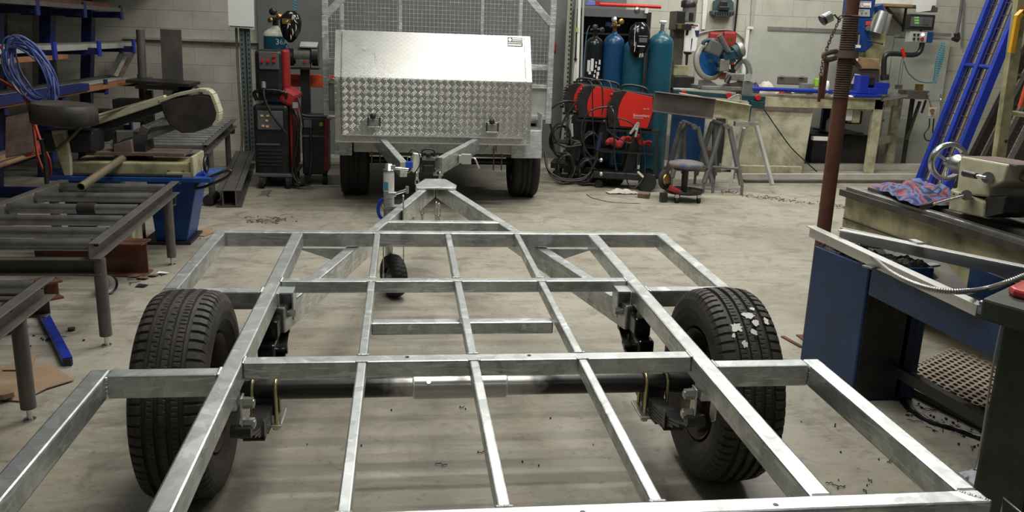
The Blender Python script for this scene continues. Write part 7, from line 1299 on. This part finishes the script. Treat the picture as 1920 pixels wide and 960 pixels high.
S('angle_bar', M().bar((1.649, 1.540, 0.645), (1.698, 0.406, 0.630), 0.042, 0.005).bar(tuple(Vector((1.661, 1.529, 0.630))-Vector((0.018, 0, 0.012))), tuple(Vector((1.706, 0.414, 0.620))-Vector((0.018, 0, 0.01))), 0.005, 0.040), alu, 'long aluminium angle laid along the blue machine trough', 'angle bar', bev=0.0012)
S('channel_bar', M().bar((1.731, 1.423, 0.640), (2.138, 0.743, 0.640), 0.010, 0.055).bar((1.693, 1.355, 0.670), (2.118, 0.724, 0.670), 0.045, 0.006), alu, 'wide aluminium channel laid behind the angle bar', 'channel bar', bev=0.0012)
S('clip_plate', M().rbox((1.896, 1.111, 0.675), (0.03, 0.06, 0.012)), alu, 'small perforated aluminium tab on the channel bar', 'tab')
cp = [(1.706, 1.175, 0.615), (1.659, 1.005, 0.630), (1.556, 0.714, 0.655), (1.536, 0.537, 0.665), (1.573, 0.446, 0.670), (1.662, 0.438, 0.670), (1.827, 0.566, 0.640), (1.785, 0.430, 0.700), (1.826, 0.393, 0.740)]
pts = spline(cp, 44); S('flexible_conduit', M().path(pts, lambda t: 0.0095+0.0013*math.sin(t*6.2832*88), 8), mat('conduit_steel', (0.45, 0.44, 0.43), 0.38, 0.85), 'ribbed chrome flexible conduit sagging over the trough', 'conduit')
# perforated plate and bits under the machine
PM = T('perforated_plate', 'rusty perforated plate lying on the floor under the blue machine', 'plate', (2.330, 1.324, 0.000)); m = M()
A_, B_, C_ = Vector((1.986, 1.156, 0.100)), Vector((2.304, 1.311, 0.100)), Vector((2.025, 0.581, 0.100)); D1 = B_-A_; D2 = (C_-A_)*1.0
pm_, nt, b, L = _new('perforated_rust'); co = coords(nt); mp = nt.nodes.new('ShaderNodeMapping'); mp.inputs['Rotation'].default_value = (0, 0, 0.7); mp.inputs['Scale'].default_value = (30, 30, 30); L.new(co, mp.inputs[0])
L.new(mix(nt, noise(nt, co, 6), (0.36, 0.27, 0.21), (0.50, 0.42, 0.35)), b.inputs['Base Color']); b.inputs['Roughness'].default_value = 0.7
nu, nv = 13, 17; z_ = 0.022
def gp(u, v, z): p = Vector((2.08, 1.33, 0)) + Vector((0.42, 0.27, 0))*u + Vector((0.13, -0.62, 0))*v; return (p.x, p.y, z)
for i in range(nu):
    for j in range(nv):
        s0 = 0.5*(j % 2)/nu; u0, u1, v0, v1 = i/nu+s0, (i+1)/nu+s0, j/nv, (j+1)/nv; uc, vc = (u0+u1)/2, (v0+v1)/2; ring = []; sq = []
        for k in range(16):
            a = 2*math.pi*k/16; ca, sa = math.cos(a), math.sin(a); mx = max(abs(ca), abs(sa)); ring.append(gp(uc+0.38*ca/nu, vc+0.38*sa/nv, z_)); sq.append(gp(uc+0.5*ca/mx/nu, vc+0.5*sa/mx/nv, z_))
        low = [(p[0], p[1], z_-0.004) for p in ring]; m.add(ring+sq+low, [(k, (k+1) % 16, 16+(k+1) % 16, 16+k) for k in range(16)]+[(k, 32+k, 32+(k+1) % 16, (k+1) % 16) for k in range(16)])
P('plate', m, pm_, PM); P('plate_under', M().prism([gp(0, 0, 0.0), gp(1, 0, 0.0), gp(1, 1, 0.0), gp(0, 1, 0.0)], (0, 0, 0.004)), black, PM)
S('ribbed_hose', M().path(spline([(1.948, 1.129, 0.000), (1.884, 0.984, 0.000), (1.889, 0.842, 0.000), (1.951, 0.762, 0.000), (2.014, 0.659, 0.000)], 18), lambda t: 0.016+0.002*math.sin(t*500), 8), black, 'black ribbed hose on the floor under the blue machine', 'hose')
S('floor_shadow_bar', M().bar(((1.984, 1.127, 0.000)[0], (1.984, 1.127, 0.000)[1], 0.02), ((2.087, 0.713, 0.000)[0], (2.087, 0.713, 0.000)[1], 0.02), 0.05, 0.03), mill_steel, 'dark bar standing for the floor shadow in front of the perforated plate', 'bar', bev=0.003)  # dark bar laid in as the shadow under the lower rail
S('steel_flat', M().bar(((1.721, 1.830, 0.000)[0], (1.721, 1.830, 0.000)[1], 0.004), ((1.751, 1.676, 0.000)[0], (1.751, 1.676, 0.000)[1], 0.004), 0.02, 0.006), rust, 'thin rusty strip on the floor by the prop', 'strip')
# ---------------------------------------------------------------- green bench at the right edge
GBN = T('steel_bench', 'dark green steel bench at the right edge of the picture', 'bench', (1.7, -0.5, 0)); g0 = Vector((1.345, -0.045, 0.80)); e1 = Vector((0.099, 0.068, 0)).normalized(); e2 = Vector((0.041, -0.102, 0)).normalized(); e2 = Vector((0.42, -0.907, 0)).normalized()
e1 = Vector((0.907, 0.42, 0)) if False else Vector((0.82, 0.57, 0)); e1.normalize()
P('bench_top', M().prism([tuple(g0), tuple(g0+e1*0.7), tuple(g0+e1*0.7+e2*1.1), tuple(g0+e2*1.1)], (0, 0, -0.062)), green_bench, GBN, bev=0.008)
lp = g0+e1*0.05+e2*0.05; lc = []
for a, b in ((0, 0), (0.14, 0), (0.14, 0.14), (0, 0.14)): q = lp+e1*a+e2*b; lc.append((q.x, q.y, 0.0))
P('leg', M().prism(lc, (0, 0, 0.74)), green_bench, GBN, 'blackish green leg', bev=0.01)
lp2 = g0+e1*0.05+e2*0.9; P('leg', M().prism([tuple(Vector(q)+e2*0.9) for q in lc], (0, 0, 0.74)), green_bench, GBN)
P('panel', M().prism([tuple(Vector((g0.x, g0.y, 0.0))+e1*0.08+e2*0.12), tuple(Vector((g0.x, g0.y, 0.0))+e1*0.09+e2*0.12), tuple(Vector((g0.x, g0.y, 0.0))+e1*0.09+e2*1.0), tuple(Vector((g0.x, g0.y, 0.0))+e1*0.08+e2*1.0)], (0, 0, 0.70)), green_bench, GBN)
RV = T('red_tool_base', 'red plastic tool base on the green bench at the right edge', 'tool', tuple(g0+e1*0.12+e2*0.1)); rp = M(); prof = [(0, 0.0), (0, 0.028), (0.005, 0.032)]
q0 = g0+e1*0.085+e2*0.03; 
def rq(a, b, z): p = q0+e1*a+e2*b; return (p.x, p.y, 0.80+z)
P('base_block', M().prism([rq(0, 0.02, 0), rq(0.02, 0, 0), rq(0.3, 0, 0), rq(0.3, 0.32, 0), rq(0.0, 0.32, 0)], (0, 0, 0.025)), red_plastic, RV, bev=0.008)
P('body', M().add([rq(0.01, 0.02, 0.025), rq(0.29, 0.01, 0.025), rq(0.29, 0.31, 0.025), rq(0.01, 0.31, 0.025), rq(0.09, 0.06, 0.062), rq(0.26, 0.06, 0.062), rq(0.26, 0.28, 0.062), rq(0.09, 0.28, 0.062)], [(4,5,6,7), (0,1,5,4), (1,2,6,5), (2,3,7,6), (3,0,4,7)]), red_plastic, RV, bev=0.012); P('side_recess', M().add([rq(0.034, 0.13, 0.040), rq(0.034, 0.25, 0.040), rq(0.056, 0.25, 0.050), rq(0.056, 0.13, 0.050)], [(0, 1, 2, 3)]), red_dull, RV)
S('steel_stud', M().ball((1.372, -0.012, 0.775), 0.008, 10), steel, 'round steel stud on the corner of the green bench', 'stud')
S('white_wire', M().path(spline([(1.473, 0.024, 0.700), (1.497, 0.057, 0.620), (1.536, 0.105, 0.500), (1.641, 0.228, 0.300), (1.726, 0.332, 0.160), (1.782, 0.411, 0.030), (1.738, 0.383, 0.010)], 8), 0.0035, 7), cable_white, 'thin white cable hanging beside the green bench leg', 'cable')
S('white_wire', M().path(spline([(1.754, 0.404, 0.000), (1.827, 0.456, 0.000), (1.925, 0.521, 0.000), (1.971, 0.534, 0.000)], 6), 0.003, 6), cable_white, 'thin white cable end lying on the floor by the green bench leg', 'cable')
heap((1.774, 0.366, 0.000)[0]+0.02, (1.774, 0.366, 0.000)[1]+0.02, 0.002, 0.10, 0.10, 0.035, mat('blue_white_bag', (0.62, 0.64, 0.70), 0.6, 0, (0.12, 0.14, 0.4), 0.7, 30), 'crumpled_bag', 'crumpled white and blue bag on the floor by the green bench', 'bag', 21)
S('carton_scrap', M().prism([(1.836, 0.463, 0.000), (1.932, 0.520, 0.000), (1.851, 0.409, 0.000), (1.843, 0.435, 0.000)], (0, 0, 0.03)), paper, 'white and yellow carton scrap by the green bench leg', 'carton')
S('wire_frame', M().path([(1.322, -0.284, 0.300), (1.334, -0.268, 0.330), (1.330, -0.348, 0.330)], 0.003, 6), steel, 'thin wire frame in the bottom right corner', 'wire')
# ---------------------------------------------------------------- swarf curls and crumbs on the floor (nobody could count them)
rnd = random.Random(4)
def curls(name, pts, n, sp, size, lab, mt=swarf, kind='stuff'):
    m = M()
    for k in range(n):
        c = rnd.choice(pts); x, y = c[0]+rnd.gauss(0, sp), c[1]+rnd.gauss(0, sp)
        if rnd.random() < 0.45:
            a = rnd.uniform(0, 6.28); L = size*rnd.uniform(1.0, 3.5); q = []
            for i in range(9): t = i/8; q.append((x+L*t*math.cos(a)+0.004*math.sin(9*t+k), y+L*t*math.sin(a)+0.006*math.sin(7*t+k), 0.003+0.004*abs(math.sin(12*t))))
            m.path(q, 0.0018, 4)
        else: m.rbox((x, y, 0.004), (size*rnd.uniform(0.2, 0.6), size*rnd.uniform(0.2, 0.5), 0.006), rnd.uniform(0, 3))
    return S(name, m, mt, lab, 'swarf', kind=kind)
curls('swarf_curls', [(1.253, 0.399, 0.000), (1.310, 0.360, 0.000), (1.470, 0.864, 0.000), (1.650, 1.171, 0.000), (1.577, 0.550, 0.000), (1.506, 0.365, 0.000), (1.454, 0.479, 0.000), (1.339, 0.823, 0.000), (1.378, 0.562, 0.000), (1.375, 0.409, 0.000)], 24, 0.05, 0.012, 'dark swarf curls inside the right rear corner of the chassis')
curls('swarf_curls', [(0.036, 1.011, 0.000), (0.251, 0.882, 0.000), (-0.304, 0.682, 0.000), (-0.064, 0.648, 0.000), (0.244, 0.553, 0.000), (-0.192, 1.047, 0.000), (0.059, 0.451, 0.000), (-0.498, 0.793, 0.000), (0.479, 0.781, 0.000)], 16, 0.06, 0.011, 'dark swarf curls under the middle of the chassis')
curls('swarf_crumbs', [(3.145, 5.804, 0.000), (3.333, 5.730, 0.000), (3.493, 5.601, 0.000), (3.678, 5.424, 0.000), (3.883, 5.306, 0.000), (3.069, 6.032, 0.000)], 110, 0.05, 0.03, 'brown crumbs strewn in a line before the bench', rust_pale)
curls('swarf_crumbs', [(-1.293, 4.565, 0.000), (-1.219, 4.471, 0.000), (-1.179, 4.608, 0.000), (-1.113, 4.571, 0.000), (-1.332, 4.505, 0.000)], 60, 0.05, 0.03, 'brown crumbs on the floor before the welder trolley', rust_pale)
curls('swarf_crumbs', [(1.934, 0.839, 0.000), (1.970, 0.789, 0.000), (1.929, 0.940, 0.000), (1.966, 0.653, 0.000)], 60, 0.05, 0.02, 'black swarf crumbs under the blue machine')
curls('swarf_crumbs', [(-1.665, 2.952, -0.000), (-1.729, 2.864, 0.000), (-1.583, 3.889, 0.000), (-1.739, 1.878, 0.000), (-1.904, 1.884, 0.000)], 30, 0.08, 0.02, 'dark crumbs on the floor between the conveyors')
